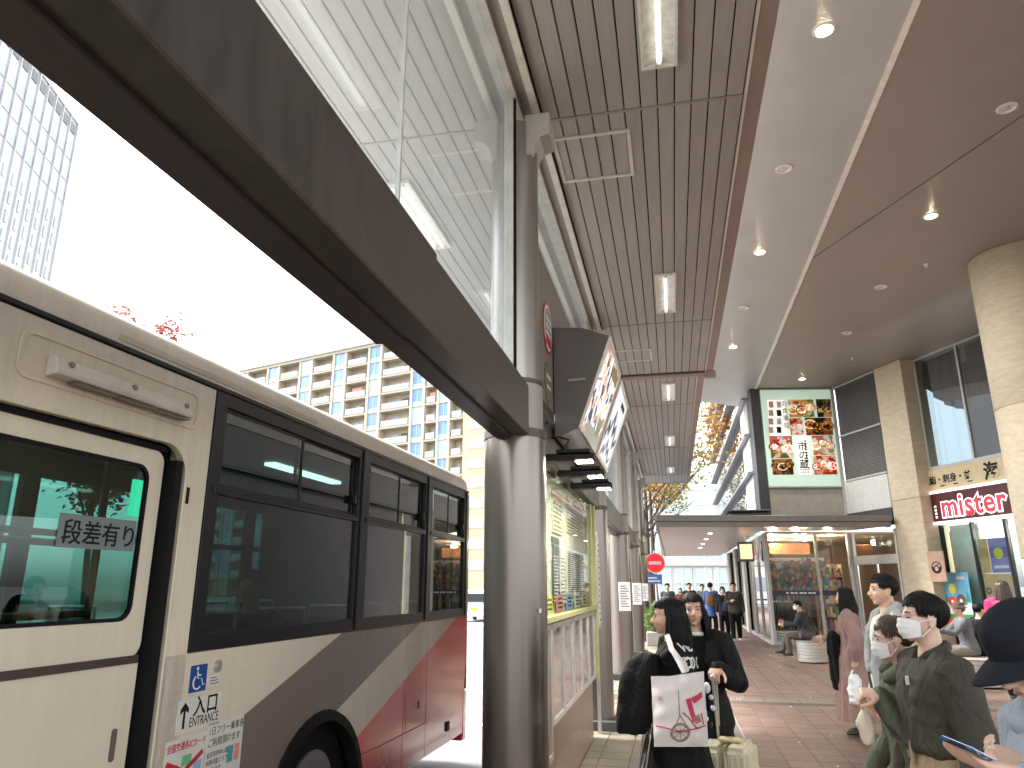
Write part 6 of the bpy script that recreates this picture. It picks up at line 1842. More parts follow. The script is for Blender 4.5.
# tote bag on her left side, towards the camera
bag_m = mat('tote_canvas', (.62, .58, .555), .85, var=.08, ns=6, bump=.15, bs=220)
def tote():
    cx_, y_ = (655 + 702) / 2, 4.27
    c = onY(cx_ + 1, 711, y_)
    t = thing('tote_bag', 'white canvas tote bag printed with a red and brown rickshaw', 'bag', (c.x, c.y, c.z - .22))
    ux = RT.copy(); uz = (Vector((0, 0, 1)) + ux * .0).normalized(); un = ux.cross(uz); un = -un if un.y > 0 else un
    Wd, Hd = .285, .345
    def Q(u, v, o): return c + ux * (u * Wd) + uz * (v * Hd - .03 * u * Hd * 0) + un * o
    n, m_ = 14, 18
    front = []; back = []
    for j in range(m_ + 1):
        for i in range(n + 1):
            u, v = i / n - .5, j / m_ - .5
            # upper edge slopes up towards the strap side, mouth pinched
            lift = .11 * max(0, u + .15) * (v + .5)
            bul = .045 * (1 - (2 * u) ** 4) * (1 - (max(0, -v) * 2) ** 3) * (.75 - .5 * (v + .5) ** 3)
            wr_ = .004 * math.sin(u * 17 + v * 9) + .003 * math.sin(v * 23 - u * 6)
            front.append(Q(u, v + lift, bul + wr_)); back.append(Q(u, v + lift, -bul * .6))
    k = len(front)
    fs = []
    for j in range(m_):
        for i in range(n):
            a = j * (n + 1) + i; fs.append((a, a + 1, a + n + 2, a + n + 1)); fs.append((k + a, k + a + n + 1, k + a + n + 2, k + a + 1))
    for j in range(m_):
        for i in (0, n):
            a = j * (n + 1) + i; fs.append((a, a + n + 1, k + a + n + 1, k + a))
    for i in range(n): fs.append((i, k + i, k + i + 1, i + 1))
    MB().add(front + back, fs).build('bag_body', bag_m, t, smooth=True)
    # straps over the shoulder
    shp = pA.matrix_basis @ (bA.nb + bA.rt * (-.095 * bA.H) + bA.up * .012)
    for du, o in ((.22, .02), (.30, -.015)):
        p0 = Q(du - .1, .56, o); p1 = Vector((shp.x + .02, shp.y - .085 + o, shp.z - .03)); p2 = Vector((shp.x + .0, shp.y - .02, shp.z + .035)); p3 = Vector((shp.x, shp.y + .06, shp.z + .0))
        pts = [p0, p0.lerp(p1, .5) + un * .02, p1, p2, p3]
        MB().tube(pts, .015, 8, flat=.28, updir=ux).build('strap', bag_m, t, smooth=True)
    red_p = mat('print_red', (.45, .03, .08), .8); brn_p = mat('print_brown', (.25, .16, .11), .8)
    def S(u, v):
        lift = .11 * max(0, u + .15) * (v + .5)
        bul = .045 * (1 - (2 * u) ** 4) * (1 - (max(0, -v) * 2) ** 3) * (.75 - .5 * (v + .5) ** 3) + .004 * math.sin(u * 17 + v * 9) + .003 * math.sin(v * 23 - u * 6)
        return Q(u, v + lift, bul + .0045)
    def line(pts, m, r_, nm): return MB().tube([S(*p) for p in pts], r_, 5).build(nm, m, t)
    wc_ = (-.03, -.29)
    line([(wc_[0] + .175 * math.cos(a), wc_[1] + .125 * math.sin(a)) for a in [k * math.pi / 12 for k in range(25)]], brn_p, .0032, 'printed_wheel')
    line([(wc_[0] + .15 * math.cos(a), wc_[1] + .107 * math.sin(a)) for a in [k * math.pi / 12 for k in range(25)]], brn_p, .0016, 'printed_wheel')
    for k in range(8):
        a = k * math.pi / 4; line([(wc_[0], wc_[1]), (wc_[0] + .16 * math.cos(a), wc_[1] + .115 * math.sin(a))], brn_p, .0014, 'printed_spoke')
    line([(-.46, -.20), (-.3, -.22), (-.1, -.27), (.1, -.27), (.3, -.24), (.46, -.22)], red_p, .0035, 'printed_shaft')
    line([(-.02, .30), (-.03, .1), (-.02, -.05), (-.12, -.2)], brn_p, .0022, 'printed_pole'); line([(-.02, -.05), (.08, -.18)], brn_p, .0022, 'printed_pole')
    line([(.04, -.02), (.12, -.08), (.25, -.22), (.33, -.25)], red_p, .0035, 'printed_seat'); line([(.38, -.05), (.42, -.2)], red_p, .0035, 'printed_seat')
    def patch(pts, m, nm):
        a, b, c_, d = [Vector((*p, 0)) for p in pts]; n_ = 6
        g = [a.lerp(b, i / n_).lerp(d.lerp(c_, i / n_), j / n_) for j in range(n_ + 1) for i in range(n_ + 1)]
        MB().add([S(p.x, p.y) for p in g], [(j * 7 + i, j * 7 + i + 1, j * 7 + i + 8, j * 7 + i + 7) for j in range(n_) for i in range(n_)]).build(nm, m, t)
    patch([(.10, .16), (.20, .17), (.24, .02), (.16, -.02)], red_p, 'printed_hood'); patch([(.20, .17), (.42, .24), (.43, .17), (.26, .09)], red_p, 'printed_hood'); patch([(.16, -.02), (.24, .02), (.28, -.12), (.2, -.16)], red_p, 'printed_hood')
    patch([(.20, -.09), (.34, -.06), (.37, -.16), (.26, -.18)], brn_p, 'printed_cushion'); patch([(-.40, .22), (-.32, .22), (-.32, .16), (-.40, .16)], mat('print_pink', (.55, .35, .38), .8), 'printed_stamp')
tote()
# black coat over her forearm
def coat():
    c = onY(640, 690, 4.38)
    t = thing('folded_coat', 'black coat hanging over the forearm of the woman with the tote bag', 'coat', (c.x, c.y, c.z - .24))
    mb = MB(); rings = []
    prof = [(657, 655, .02, .05), (650, 653, .045, .07), (643, 659, .075, .08), (639, 673, .095, .085), (636, 692, .10, .08), (634, 712, .10, .075), (632, 726, .085, .06), (630, 733, .07, .05)]
    for k, (px, py, rx, ry) in enumerate(prof):
        p = onY(px, py, 4.38)
        rings.append(ering(p, RT, Vector((-RT.y, RT.x, .0)), rx, ry, 40, 1, 5, .06 + .015 * k, .7))
    mb.loft(rings); skinned('coat_folds', mb, .011, cloth('coat_black', (.005, .0047, .0047)), t, 2, .010, 5).location = (-c.x, -c.y, -(c.z - .24))
coat()

# ---------------------------------------------------------------- woman facing the camera with the suitcase
BX, BY = atpx(695, 5.2), 5.2
pB = new_person('woman with parted dark hair in a black jacket facing the camera, holding a suitcase handle', BX, BY, 172)
bB = Body(1.60, .98, head=(10, -2), roll=2, arms={-1: (loc_of(BX, BY, 172, 716, 668, 4.98), (-.55, -.6, -.8), 'ik'), 1: ((.2, .1, -1), (.1, .4, -1))})
mb = MB(); bB.skin_body(mb, hands={-1: ((.1, .8, -.35), (0, -.5, -1), 55)}); skinned('body', mb, .0065, skin_m, pB)
face(bB, pB)
mb = MB(); bB.torso(mb, -.05, .305, .012); skinned('sweatshirt', mb, .011, cloth('sweatshirt_black', (.005, .005, .0055)), pB, 3, .004, 2)
# open jacket: torso shell without its front middle
mb = MB(); bB.torso(mb, -.14, .29, .030, .25); bB.sleeve(mb, 1, .026, .96, .012); bB.sleeve(mb, -1, .026, .96, .012)
jk = skinned('jacket', mb, .011, cloth('jacket_black', (.0055, .0055, .006), .7), pB, 3, .009, 4)
bm = bmesh.new(); bm.from_mesh(jk.data)
rem = [v for v in bm.verts if v.co.y > .05 and abs(v.co.x - .035) < .085 + .02 * noise.noise(v.co * 4) and v.co.z > .55]
bmesh.ops.delete(bm, geom=rem, context='VERTS'); bm.to_mesh(jk.data); bm.free()
mb = MB(); bB.pants(mb, .012); skinned('trousers', mb, .014, black_sk, pB, 3, .006, 6)
hair(bB, pB, hair_k, 'long', 700, .20, 8, bangs=True, rad=.015, part=12); shoes(bB, pB, shoe_k)
MB().tube([bB.nb + Vector((x_ * .055, .035 + .03 * (1 - x_ * x_), .0)) for x_ in (-1, -.6, 0, .6, 1)], .013, 8).build('white_collar', mat('collar_white', (.75, .74, .70), .8), pB, world=False, smooth=True)
wpn_ = mat('print_white', (.62, .62, .60), .8)
MB().box(-.012, .012, -.036, .036, -.009, .009).build('sleeve_label', wpn_, pB, world=False).location = bB.arm[-1][0].lerp(bB.arm[-1][1], .80) + Vector((-.03, .055, 0))
# suitcase
sc_p = onY(727, 742, 4.95)
sc = thing('suitcase', 'cream ribbed hard suitcase with its pull handle raised', 'suitcase', (sc_p.x, sc_p.y, 0), R(-14))
scm = mat('suitcase_cream', (.62, .57, .42), .38, var=.06, ns=4)
TOPZ = sc_p.z
for s in (-1, 1):
    mb = MB().box(-.145 + (.147 if s > 0 else 0), -.002 + (.147 if s > 0 else 0), -.19, .19, .06, TOPZ)
    sh_ = mb.build('shell', scm, sc, world=False, bevel=.03, seg=3)
    for q_ in range(6):
        y = -.145 + q_ * .058
        MB().box((-.150 if s < 0 else .140), (-.140 if s < 0 else .150), y - .012, y + .012, .10, TOPZ - .04).build('rib', scm, sh_, world=False, bevel=.004)
    for q_ in range(4):
        x = (-.13 if s < 0 else .02) + q_ * .033
        MB().box(x - .008, x + .008, -.197, -.188, .10, TOPZ - .04).build('rib', scm, sh_, world=False, bevel=.003)
MB().box(-.003, .006, -.188, .188, .065, TOPZ - .004).build('zip_band', mat('zip_tan', (.30, .27, .18), .6), sc, world=False)
MB().box(-.05, .09, -.03, .03, TOPZ + .001, TOPZ + .028).build('carry_handle', mat('handle_cream', (.55, .48, .28), .5), sc, world=False, bevel=.01)
hp_ = pB.matrix_basis @ bB.arm[-1][2]
hd_ = pB.matrix_basis.to_3x3() @ Vector((.1, .8, -.35)).normalized() * .075
hw = hp_ + hd_ + Vector((0, 0, -.012))
hl = sc.matrix_basis.inverted() @ hw
for s in (-.05, .05): MB().tube([(hl.x * .4 - .05, .10 + s * .2, TOPZ - .02), (hl.x, hl.y + s, hl.z)], .009, 10).build('pull_rod', alu, sc, world=False, smooth=True)
MB().tube([(hl.x, hl.y - .07, hl.z - .004), (hl.x, hl.y - .05, hl.z + .006), (hl.x, hl.y + .05, hl.z + .006), (hl.x, hl.y + .07, hl.z - .004)], .015, 10).build('grip', mat('grip_grey', (.5, .49, .46), .5), sc, world=False, smooth=True)
for sx_ in (-.10, .10):
    for sy_ in (-.14, .14): MB().tube([(sx_ - .02, sy_, .03), (sx_ + .02, sy_, .03)], .03, 14).build('wheel', rubber, sc, world=False, smooth=True)
# small soft toy and bottle hung on the handle
ch = thing('bag_charm', 'small black and white charm hanging from the suitcase handle', 'charm', (hw.x - .05, hw.y - .05, hw.z - .22))
MB().ell((0, 0, .16), (.022, .02, .032), 12, 8).build('white_puff', mat('charm_white', (.75, .75, .78), .9), ch, world=False, smooth=True)
for q_ in range(6): MB().ell((random.Random(q_).uniform(-.03, .03), -.02, .11 - q_ * .03), (.015, .015, .016), 10, 7).build('charm_bead', (mat('charm_black', (.02, .02, .02), .5) if q_ % 2 else MATS['charm_white']), ch, world=False, smooth=True)
MB().tube([(0, 0, .17), (.05, .05, .22)], .004, 6).build('cord', ink, ch, world=False)

# ---------------------------------------------------------------- woman in the pink-brown dress
dress_m = cloth('dusty_rose', (.29, .185, .165), .8)
DX_, DY_ = 2.02, 9.75
pD = new_person('woman with long black hair in a dusty pink dress with puffed sleeves', DX_, DY_, 72)
bD = Body(1.63, .98, head=(0, 2), arms={-1: (loc_of(DX_, DY_, 72, 855, 660, 9.55), (-.4, -.5, -.3), 'ik'), 1: ((.15, .3, -1), (.0, .9, -.1))})
mb = MB(); bD.skin_body(mb, hands={-1: (None, (.6, .3, 0), 60)}); skinned('body', mb, .010, skin_m, pD)
mb = MB(); bD.torso(mb, .06, .305, .018); bD.sleeve(mb, 1, .02, .96, .030); bD.sleeve(mb, -1, .02, .96, .034); skinned('dress_bodice', mb, .014, dress_m, pD, 3, .008, 7)
mb = MB(); X_, Y_ = Vector((1, 0, 0)), Vector((0, 1, 0))
mb.loft([ering(Vector((0, 0, z)), X_, Y_, rx, ry, 60, 1, 15, fa, ph) for z, rx, ry, fa, ph in ((1.04, .135, .105, 0, 0), (1.01, .150, .12, .02, 0), (.85, .19, .165, .03, .1), (.6, .215, .195, .045, .2), (.46, .225, .205, .05, .3), (.455, .24, .22, .06, .3), (.30, .255, .235, .07, .5), (.16, .27, .25, .08, .6))])
mb.build('dress_skirt', dress_m, pD, world=False, smooth=True)
hair(bD, pD, hair_k, 'long', 220, .36, 12, bangs=False, rad=.036); shoes(bD, pD, shoe_k)
def bagbag(label, px0, px1, py0, py1, Y, m, nm='plastic_bag', seed=1, hold=None):
    c = onY((px0 + px1) / 2, (py0 + py1) / 2, Y); w_ = abs(onY(px1, py0, Y).x - onY(px0, py0, Y).x) / 2; top = onY(px0, py0, Y).z; bot = onY(px0, py1, Y).z
    t = thing(nm, label, 'bag', (c.x, c.y, bot))
    h_ = top - bot
    mb = MB(); mb.loft([ering(Vector((0, 0, z * h_)), RT, Vector((-RT.y, RT.x, 0)), w_ * a, w_ * b, 30, 1, 5, .05, seed) for z, a, b in ((0, .55, .35), (.03, .85, .55), (.2, .98, .65), (.45, .95, .6), (.65, .75, .45), (.8, .45, .3))])
    skinned('bag_body', mb, max(.006, w_ * .07), m, t, 1, .016, seed, (12, 12, 7))
    hx = Vector((0, 0, h_ * 1.04)) if hold is None else Vector(hold) - Vector((c.x, c.y, bot))
    for s in (-1, 1): MB().tube([RT * (s * w_ * .35) + Vector((0, 0, h_ * .74)), RT * (s * w_ * .22) + Vector((0, 0, h_ * .9)), hx], [w_ * .22, w_ * .12, w_ * .07], 8, flat=.3).build('handle', m, t, world=False, smooth=True)
plast = mat('plastic_white', (.72, .74, .75), .3, var=.06, ns=8); plast2 = mat('plastic_beige', (.62, .55, .42), .35, var=.12, ns=8)
hD = pD.matrix_basis @ (bD.arm[-1][2] + (bD.arm[-1][2] - bD.arm[-1][1]).normalized() * .10)
bagbag('white plastic carrier bag in the hand of the woman in the pink dress', 847, 863, 668, 703, hD.y - .02, plast, hold=hD)
# black coat over her arm
t = thing('folded_coat', 'black coat over the arm of the woman in the pink dress', 'coat', (DX_ - .19, DY_ + .03, .5))
mb = MB(); mb.loft([ering(Vector((0, 0, z)), X_, Y_, rx, ry, 40, 1, 7, .22, z * 4) for z, rx, ry in ((-.02, .05, .06), (.1, .07, .09), (.4, .075, .08), (.58, .06, .07), (.63, .03, .05))]); skinned('coat_folds', mb, .014, MATS['coat_black'], t, 2, .012, 9)

# ---------------------------------------------------------------- young man, grey cardigan over white top
YX, YY = atpx(887, 6.1), 6.1
pY = new_person('young man in a white top with a grey cardigan over his shoulders and khaki trousers', YX, YY, 92)
bY = Body(1.735, 1.0, head=(8, 0), arms={-1: ((-.12, .10, -1), (.0, .45, -1)), 1: ((.1, .1, -1), (0, .4, -1))})
mb = MB(); bY.skin_body(mb); skinned('body', mb, .007, skin_m, pY)
face(bY, pY)
mb = MB(); bY.torso(mb, -.06, .31, .022, .1); bY.sleeve(mb, 1, .018, .95); bY.sleeve(mb, -1, .018, .95); skinned('white_top', mb, .012, cloth('off_white_top', (.55, .53, .48)), pY, 3, .008, 11)
mb = MB(); bY.pants(mb, .022, .98, .012); skinned('trousers', mb, .014, cloth('khaki', (.25, .185, .10)), pY, 3, .009, 12)
greyk = cloth('grey_knit', (.27, .28, .295))
mb = MB(); H_ = bY.H
mb.tube([bY.nb + Vector((0, -.075, .01)), bY.nb + Vector((-.08, -.045, .03)), bY.nb + Vector((-.13, .05, -.03)), bY.nb + Vector((-.12, .12, -.16)), bY.nb + Vector((-.11, .15, -.36)), bY.nb + Vector((-.13, .14, -.55)), bY.nb + Vector((-.14, .12, -.68))], [.04, .045, .045, .045, .045, .045, .035], 12, round_=True)
mb.tube([bY.nb + Vector((0, -.075, .01)), bY.nb + Vector((.08, -.045, .03)), bY.nb + Vector((.12, .05, -.03)), bY.nb + Vector((.11, .12, -.16)), bY.nb + Vector((.10, .14, -.40))], [.04, .045, .045, .04, .04], 12, round_=True)
mb.tube([bY.arm[-1][0] + Vector((-.01, -.02, .02)), bY.arm[-1][0].lerp(bY.arm[-1][1], .6) + Vector((-.02, -.01, 0)), bY.arm[-1][1] + Vector((-.02, -.01, -.02))], [.06, .056, .05], 14, round_=True)
skinned('cardigan', mb, .012, greyk, pY, 2, .010, 13)
hair(bY, pY, hair_k, 'short', 800, 0, 15, rad=.018); shoes(bY, pY, shoe_k)

# ---------------------------------------------------------------- short woman in green hooded coat
GX, GY = atpx(903, 3.9), 3.9
pG = new_person('short woman with brown hair and face mask in a green hooded coat', GX, GY, 96)
bG = Body(1.515, .98, 4, head=(-14, 6), arms={-1: (loc_of(GX, GY, 96, 880, 694, 3.80), (-.5, -1, -.5), 'ik'), 1: ((.12, .1, -1), (0, .6, -.8))})
mb = MB(); bG.skin_body(mb, hands={-1: ((.1, 1, .05), (.35, -.2, -1), 58)}); skinned('body', mb, .0065, skin_p, pG)
face(bG, pG); face_mask(bG, pG)
gc = cloth('green_coat', (.098, .11, .070), .75)
mb = MB(); bG.torso(mb, -.24, .30, .026, .12); bG.sleeve(mb, 1, .016, .97); bG.sleeve(mb, -1, .016, .97); skinned('coat', mb, .011, gc, pG, 3, .010, 17)
mb = MB(); mb.tube([bG.nb + Vector((.10, .05, -.01)), bG.nb + Vector((.11, -.04, .02)), bG.nb + Vector((.05, -.11, .02)), bG.nb + Vector((-.05, -.11, .02)), bG.nb + Vector((-.11, -.04, .02)), bG.nb + Vector((-.10, .06, -.01)), bG.nb + Vector((-.05, .10, -.03))], [.03, .045, .055, .055, .045, .04, .025], 12, round_=True); skinned('hood', mb, .010, gc, pG, 2, .010, 18)
mb = MB(); bG.pants(mb, .012); skinned('trousers', mb, .014, black_sk, pG, 2, .005, 19)
hair(bG, pG, hair_b, 'short', 800, 0, 21, rad=.017); shoes(bG, pG, shoe_k)
hG = pG.matrix_basis @ (bG.arm[-1][2] + Vector((.0, .075, -.03)))
bagbag('beige carrier bag hanging from the hand of the woman in the green coat', 859, 872, 702, 742, hG.y, plast2, seed=4, hold=hG)
t = thing('shoulder_strap', 'black shoulder strap across the green hooded coat', 'strap', (GX, GY, 1.0), R(96))
MB().tube([(.02, .19, .26), (-.04, .20, .12), (-.13, .17, .02), (-.17, .08, -.02)], .014, 8, flat=.3).build('webbing', shoe_k, t, world=False)

# ---------------------------------------------------------------- woman with the white mask in the olive shirt
MX, MY = atpx(924, 3.65), 3.65
pM = new_person('woman with short black hair, white face mask and olive green shirt jacket', MX, MY, 97)
bM = Body(1.62, 1.02, 0, head=(0, -3), arms={-1: ((-.20, -.10, -1), (-.05, .10, -1)), 1: ((.15, .1, -1), (.05, .3, -1))}, thick=1.05)
mb = MB(); bM.skin_body(mb, nose=True); skinned('body', mb, .0055, skin_p, pM)
face(bM, pM, closed=True); face_mask(bM, pM)
ol = cloth('olive_shirt', (.052, .048, .038), .75)
mb = MB(); bM.torso(mb, .085, .305, .030); mb.loft([ering(bM.spine(t_), bM.rt, bM.fw, a_, b_, 22, .85) for t_, a_, b_ in ((.075, .150, .125), (.09, .172, .142), (.13, .172, .140), (.16, .165, .13))]); bM.sleeve(mb, 1, .024, 1.0, .008); bM.sleeve(mb, -1, .026, 1.02, .010); skinned('shirt_jacket', mb, .009, ol, pM, 3, .012, 23, (8, 8, 5))
mb = MB()
mb.tube([bM.nb + Vector((.02, .085, -.055)), bM.nb + Vector((.065, .045, -.005)), bM.nb + Vector((.070, -.02, .022)), bM.nb + Vector((.0, -.068, .035)), bM.nb + Vector((-.070, -.02, .022)), bM.nb + Vector((-.065, .045, -.005)), bM.nb + Vector((-.02, .09, -.055))], [.016, .022, .024, .026, .024, .024, .018], 10, round_=True, flat=.75); skinned('collar', mb, .006, ol, pM, 1)
MB().box(-.006, .006, -.004, .008, -.018, .018).build('zip_pull', wpn_, pM, world=False, bevel=.002).location = bM.spine(.245) + Vector((-.05, .135, 0))
tan = cloth('tan_cotton', (.36, .27, .175), .8)
mb = MB(); bM.pants(mb, .024, top=.11); skinned('trousers', mb, .011, tan, pM, 3, .008, 25)
hair(bM, pM, hair_k, 'short', 1000, 0, 27, rad=.015); shoes(bM, pM, shoe_k)
mb = MB(); mb.loft([ering(bM.spine(t_), bM.rt, bM.fw, a_, b_, 30, .85) for t_, a_, b_ in ((.088, .150, .122), (.090, .166, .136), (.103, .166, .136), (.105, .150, .122))]); mb.build('orange_waistband', mat('orange_braid', (.42, .12, .06), .85, var=.5, ns=50), pM, world=False, smooth=True)
for a_ in (-160, -125, -80, -40, 0, 40, 80, 125):
    c_ = bM.spine(.075) + bM.rt * (.168 * math.sin(R(a_))) + bM.fw * (.138 * math.cos(R(a_))); n_ = (bM.rt * math.sin(R(a_)) + bM.fw * math.cos(R(a_)) * 1.2).normalized()
    MB().obox(c_, n_.cross(Vector((0, 0, 1))), n_, (0, 0, 1), .022, .012, .085).build('belt_loop', tan, pM, world=False, bevel=.003)

# ---------------------------------------------------------------- person in the navy cap looking at a phone
CX_, CY_ = atpx(1078, 2.15, 640), 2.15
pC = new_person('person in a dark navy cap and pale blue hooded top looking down at a phone', CX_, CY_, 100)
bC = Body(1.615, .98, 6, head=(2, 27), arms={-1: (loc_of(CX_, CY_, 100, 1026, 776, 1.98), (-.5, -.3, -1), 'ik'), 1: (loc_of(CX_, CY_, 100, 1030, 768, 2.12), (.5, -.3, -1), 'ik')})
mb = MB(); bC.skin_body(mb, hands={-1: ((.12, 1, .22), (.15, -.25, 1), 11, .5), 1: ((-.15, 1, .25), (-.75, 0, .6), 22, .5)}); skinned('body', mb, .0042, skin_p, pC, 3)
face(bC, pC)
hoodm = cloth('pale_blue_fleece', (.34, .39, .46), .9)
mb = MB(); bC.torso(mb, -.10, .305, .030, .1); bC.sleeve(mb, 1, .022, .93, .012); bC.sleeve(mb, -1, .022, .93, .012); skinned('hooded_top', mb, .009, hoodm, pC, 3, .010, 31)
mb = MB(); mb.tube([bC.nb + Vector((.06, .085, -.04)), bC.nb + Vector((.11, 0, .01)), bC.nb + Vector((.06, -.10, .03)), bC.nb + Vector((-.06, -.10, .03)), bC.nb + Vector((-.11, 0, .01)), bC.nb + Vector((-.06, .085, -.04))], [.025, .04, .055, .055, .04, .025], 12, round_=True); skinned('hood', mb, .009, hoodm, pC, 2, .008, 32)
mb = MB(); bC.pants(mb, .015); skinned('trousers', mb, .014, cloth('denim_dark', (.03, .04, .07)), pC, 2, .006, 33)
hair(bC, pC, mat('hair_light_brown', (.12, .07, .04), .5, var=.3, ns=30), 'short', 420, 0, 35, rad=.016); shoes(bC, pC, shoe_w)
hh = bC.hh; PC_ = lambda x, y, z: bC.hc + bC.Rh @ (Vector((x, y, z)) * hh)
capm = mat('navy_cap', (.010, .012, .018), .85, var=.15, ns=5, bump=.2, bs=260, spec=.25)
mb = MB(); n_, m_ = 30, 9; vs = []
for j in range(m_ + 1):
    th = R(2 + 100 * j / m_)
    for i in range(n_):
        a = 2 * math.pi * i / n_
        k = 1 + .012 * math.cos(6 * a) * math.sin(th)
        sq = 1.0 + .10 * math.sin(2 * th) ** 2
        vs.append(PC_(.405 * k * sq * math.sin(th) * math.sin(a), -.045 + .475 * k * sq * math.sin(th) * math.cos(a), .16 + .44 * math.cos(th) * (1.06 if math.cos(th) > .2 else 1)))
mb.add(vs, [(j * n_ + i, j * n_ + (i + 1) % n_, (j + 1) * n_ + (i + 1) % n_, (j + 1) * n_ + i) for j in range(m_) for i in range(n_)])
cap = mb.build('cap', capm, pC, world=False, smooth=True)
mb = MB(); n2, m2 = 17, 6; top = []; bot = []
for j in range(m2 + 1):
    t_ = j / m2
    for i in range(n2):
        s = i / (n2 - 1) * 2 - 1
        a = R(68 * s)
        ext = .36 * t_ * math.cos(s * 1.35) ** .6
        x = .405 * math.sin(a) * (1 + .0 * t_); y = -.045 + .475 * math.cos(a) + ext; z = .135 - .10 * t_ ** 1.3 - .09 * s * s
        top.append(PC_(x, y, z)); bot.append(PC_(x, y, z - .022))
k = len(top); fs = []
for j in range(m2):
    for i in range(n2 - 1):
        a = j * n2 + i; fs += [(a, a + 1, a + n2 + 1, a + n2), (k + a, k + a + n2, k + a + n2 + 1, k + a + 1)]
for i in range(n2 - 1): a = m2 * n2 + i; fs.append((a, a + 1, k + a + 1, k + a))
for j in range(m2):
    for i in (0, n2 - 1): a = j * n2 + i; fs.append((a, a + n2, k + a + n2, k + a))
mb.add(top + bot, fs).build('cap_brim', capm, cap, world=False, smooth=True)
MB().ell(PC_(0, -.05, .615), (.03 * hh, .03 * hh, .015 * hh), 10, 6).build('cap_button', capm, cap, world=False)
# phone held in both hands
wa, wb = bC.arm[-1][2], bC.arm[1][2]
ph_c = Matrix.Rotation(-R(100), 4, 'Z') @ (onY(972, 752, 1.97) - Vector((CX_, CY_, 0)))
ph = thing('smartphone', 'smartphone in a patterned case held by the person in the navy cap', 'phone', pC.matrix_basis @ ph_c, R(100))
rot = Matrix.Rotation(R(38), 4, 'Z') @ Matrix.Rotation(R(20), 4, 'X') @ Matrix.Rotation(R(-14), 4, 'Y')
me_ = MB().box(-.037, .037, -.075, .075, -.0045, .0045).build('phone_case', vtex('phone_case_print', [(.12, .18, .25), (.03, .04, .06), (.35, .38, .4), (.06, .1, .16)], 60, .3), ph, world=False, bevel=.004); me_.matrix_basis = rot
sc2 = MB().box(-.033, .033, -.070, .070, .005, .006).build('screen', emit('phone_screen', (.15, .2, .28), .6), ph, world=False); sc2.matrix_basis = rot

# ---------------------------------------------------------------- seated old man in a hat with a rollator
def simple(label, x, y, rz, H, topm, botm, hairm, hstyle='short', sit=None, arms=None, lean=0, head=(0, 0), mask=False, L=.2, toplen=-.06, seed=1, vox=.014, shoe=shoe_k, legs=None, puff=0.0, group=None, z=0.0, flare=0.0, wid=1.0, nh=110):
    p = new_person(label, x, y, rz, z, group)
    b = Body(H, wid, lean, sit, head, 0, arms, legs)
    mb = MB(); b.skin_body(mb); skinned('body', mb, vox * .8, skin_m, p, 2)
    mb = MB(); b.torso(mb, toplen, .305, .026 + puff, flare); b.sleeve(mb, 1, .02 + puff, .95); b.sleeve(mb, -1, .02 + puff, .95); skinned('jacket', mb, vox, topm, p, 2, .008, seed)
    mb = MB(); b.pants(mb, .014); skinned('trousers', mb, vox, botm, p, 2, .006, seed + 1)
    if hstyle: hair(b, p, hairm, hstyle, nh, L, seed, bangs=False, rad=.055)
    if mask: face_mask(b, p)
    shoes(b, p, shoe)
    return p, b
gj = cloth('grey_jacket', (.13, .14, .155)); gp_ = cloth('stone_trousers', (.22, .19, .16)); dk = cloth('dark_coat', (.016, .016, .018)); dkg = cloth('charcoal_trousers', (.10, .095, .095)); bkp = cloth('black_trousers', (.005, .005, .006))
fwd = {-1: ((-.12, .75, -.7), (.05, 1, .15)), 1: ((.12, .75, -.7), (-.05, 1, .15))}
OX, OY = 4.98, 14.75
pO, bO = simple('old man in a brown hat and grey jacket sitting on the round bench', OX, OY, 88, 1.62, gj, gp_, hair_g, 'short', .47, fwd, 8, (0, 0), seed=41, legs={-1: ((-.05, 1, -.08), (0, .05, -1)), 1: ((.05, 1, -.05), (0, -.18, -1))})
hatm = cloth('brown_felt', (.095, .075, .055)); P_o = lambda x, y, z: bO.hc + bO.Rh @ (Vector((x, y, z)) * bO.hh)
mb = MB(); mb.loft([[P_o(r1 * math.cos(a), -.04 + r1 * 1.15 * math.sin(a), z) for a in [2 * math.pi * i / 28 for i in range(28)]] for r1, z in ((.36, .20), (.62, .17), (.63, .19), (.40, .24), (.385, .30), (.36, .52), (.30, .58), (.10, .56))]); mb.build('hat', hatm, pO, world=False, smooth=True)
face(bO, pO)
ro = thing('rollator', 'black wheeled walking frame in front of the old man in the hat', 'walker', (OX - .62, OY - .02, 0), R(88))
for s in (-1, 1):
    MB().tube([(s * .2, .10, .05), (s * .2, .05, .5), (s * .2, -.05, .93), (s * .2, -.16, .96)], .014, 8).build('side_tube', rubber, ro, world=False, smooth=True)
    MB().tube([(s * .2, -.22, .05), (s * .2, .0, .55)], .012, 8).build('rear_tube', rubber, ro, world=False)
    for y in (.10, -.22): MB().tube([(s * .2 - .015, y, .07), (s * .2 + .015, y, .07)], .07, 16).build('wheel', rubber, ro, world=False)
MB().box(-.2, .2, -.15, .12, .50, .56).build('seat', rubber, ro, world=False, bevel=.015); MB().box(-.18, .18, .0, .12, .2, .48).build('basket', mat('basket_black', (.03, .03, .03), .7), ro, world=False, bevel=.02)
simple('seated person in dark clothes and black shoes beside the old man in the hat', OX + .25, OY + .18, -60, 1.6, dk, cloth('dark_green_trousers', (.03, .035, .03)), hair_k, 'short', .47, {-1: ((-.12, .5, -.9), (.2, 1, -.1)), 1: ((.12, .5, -.9), (-.2, 1, -.1))}, 4, seed=45)
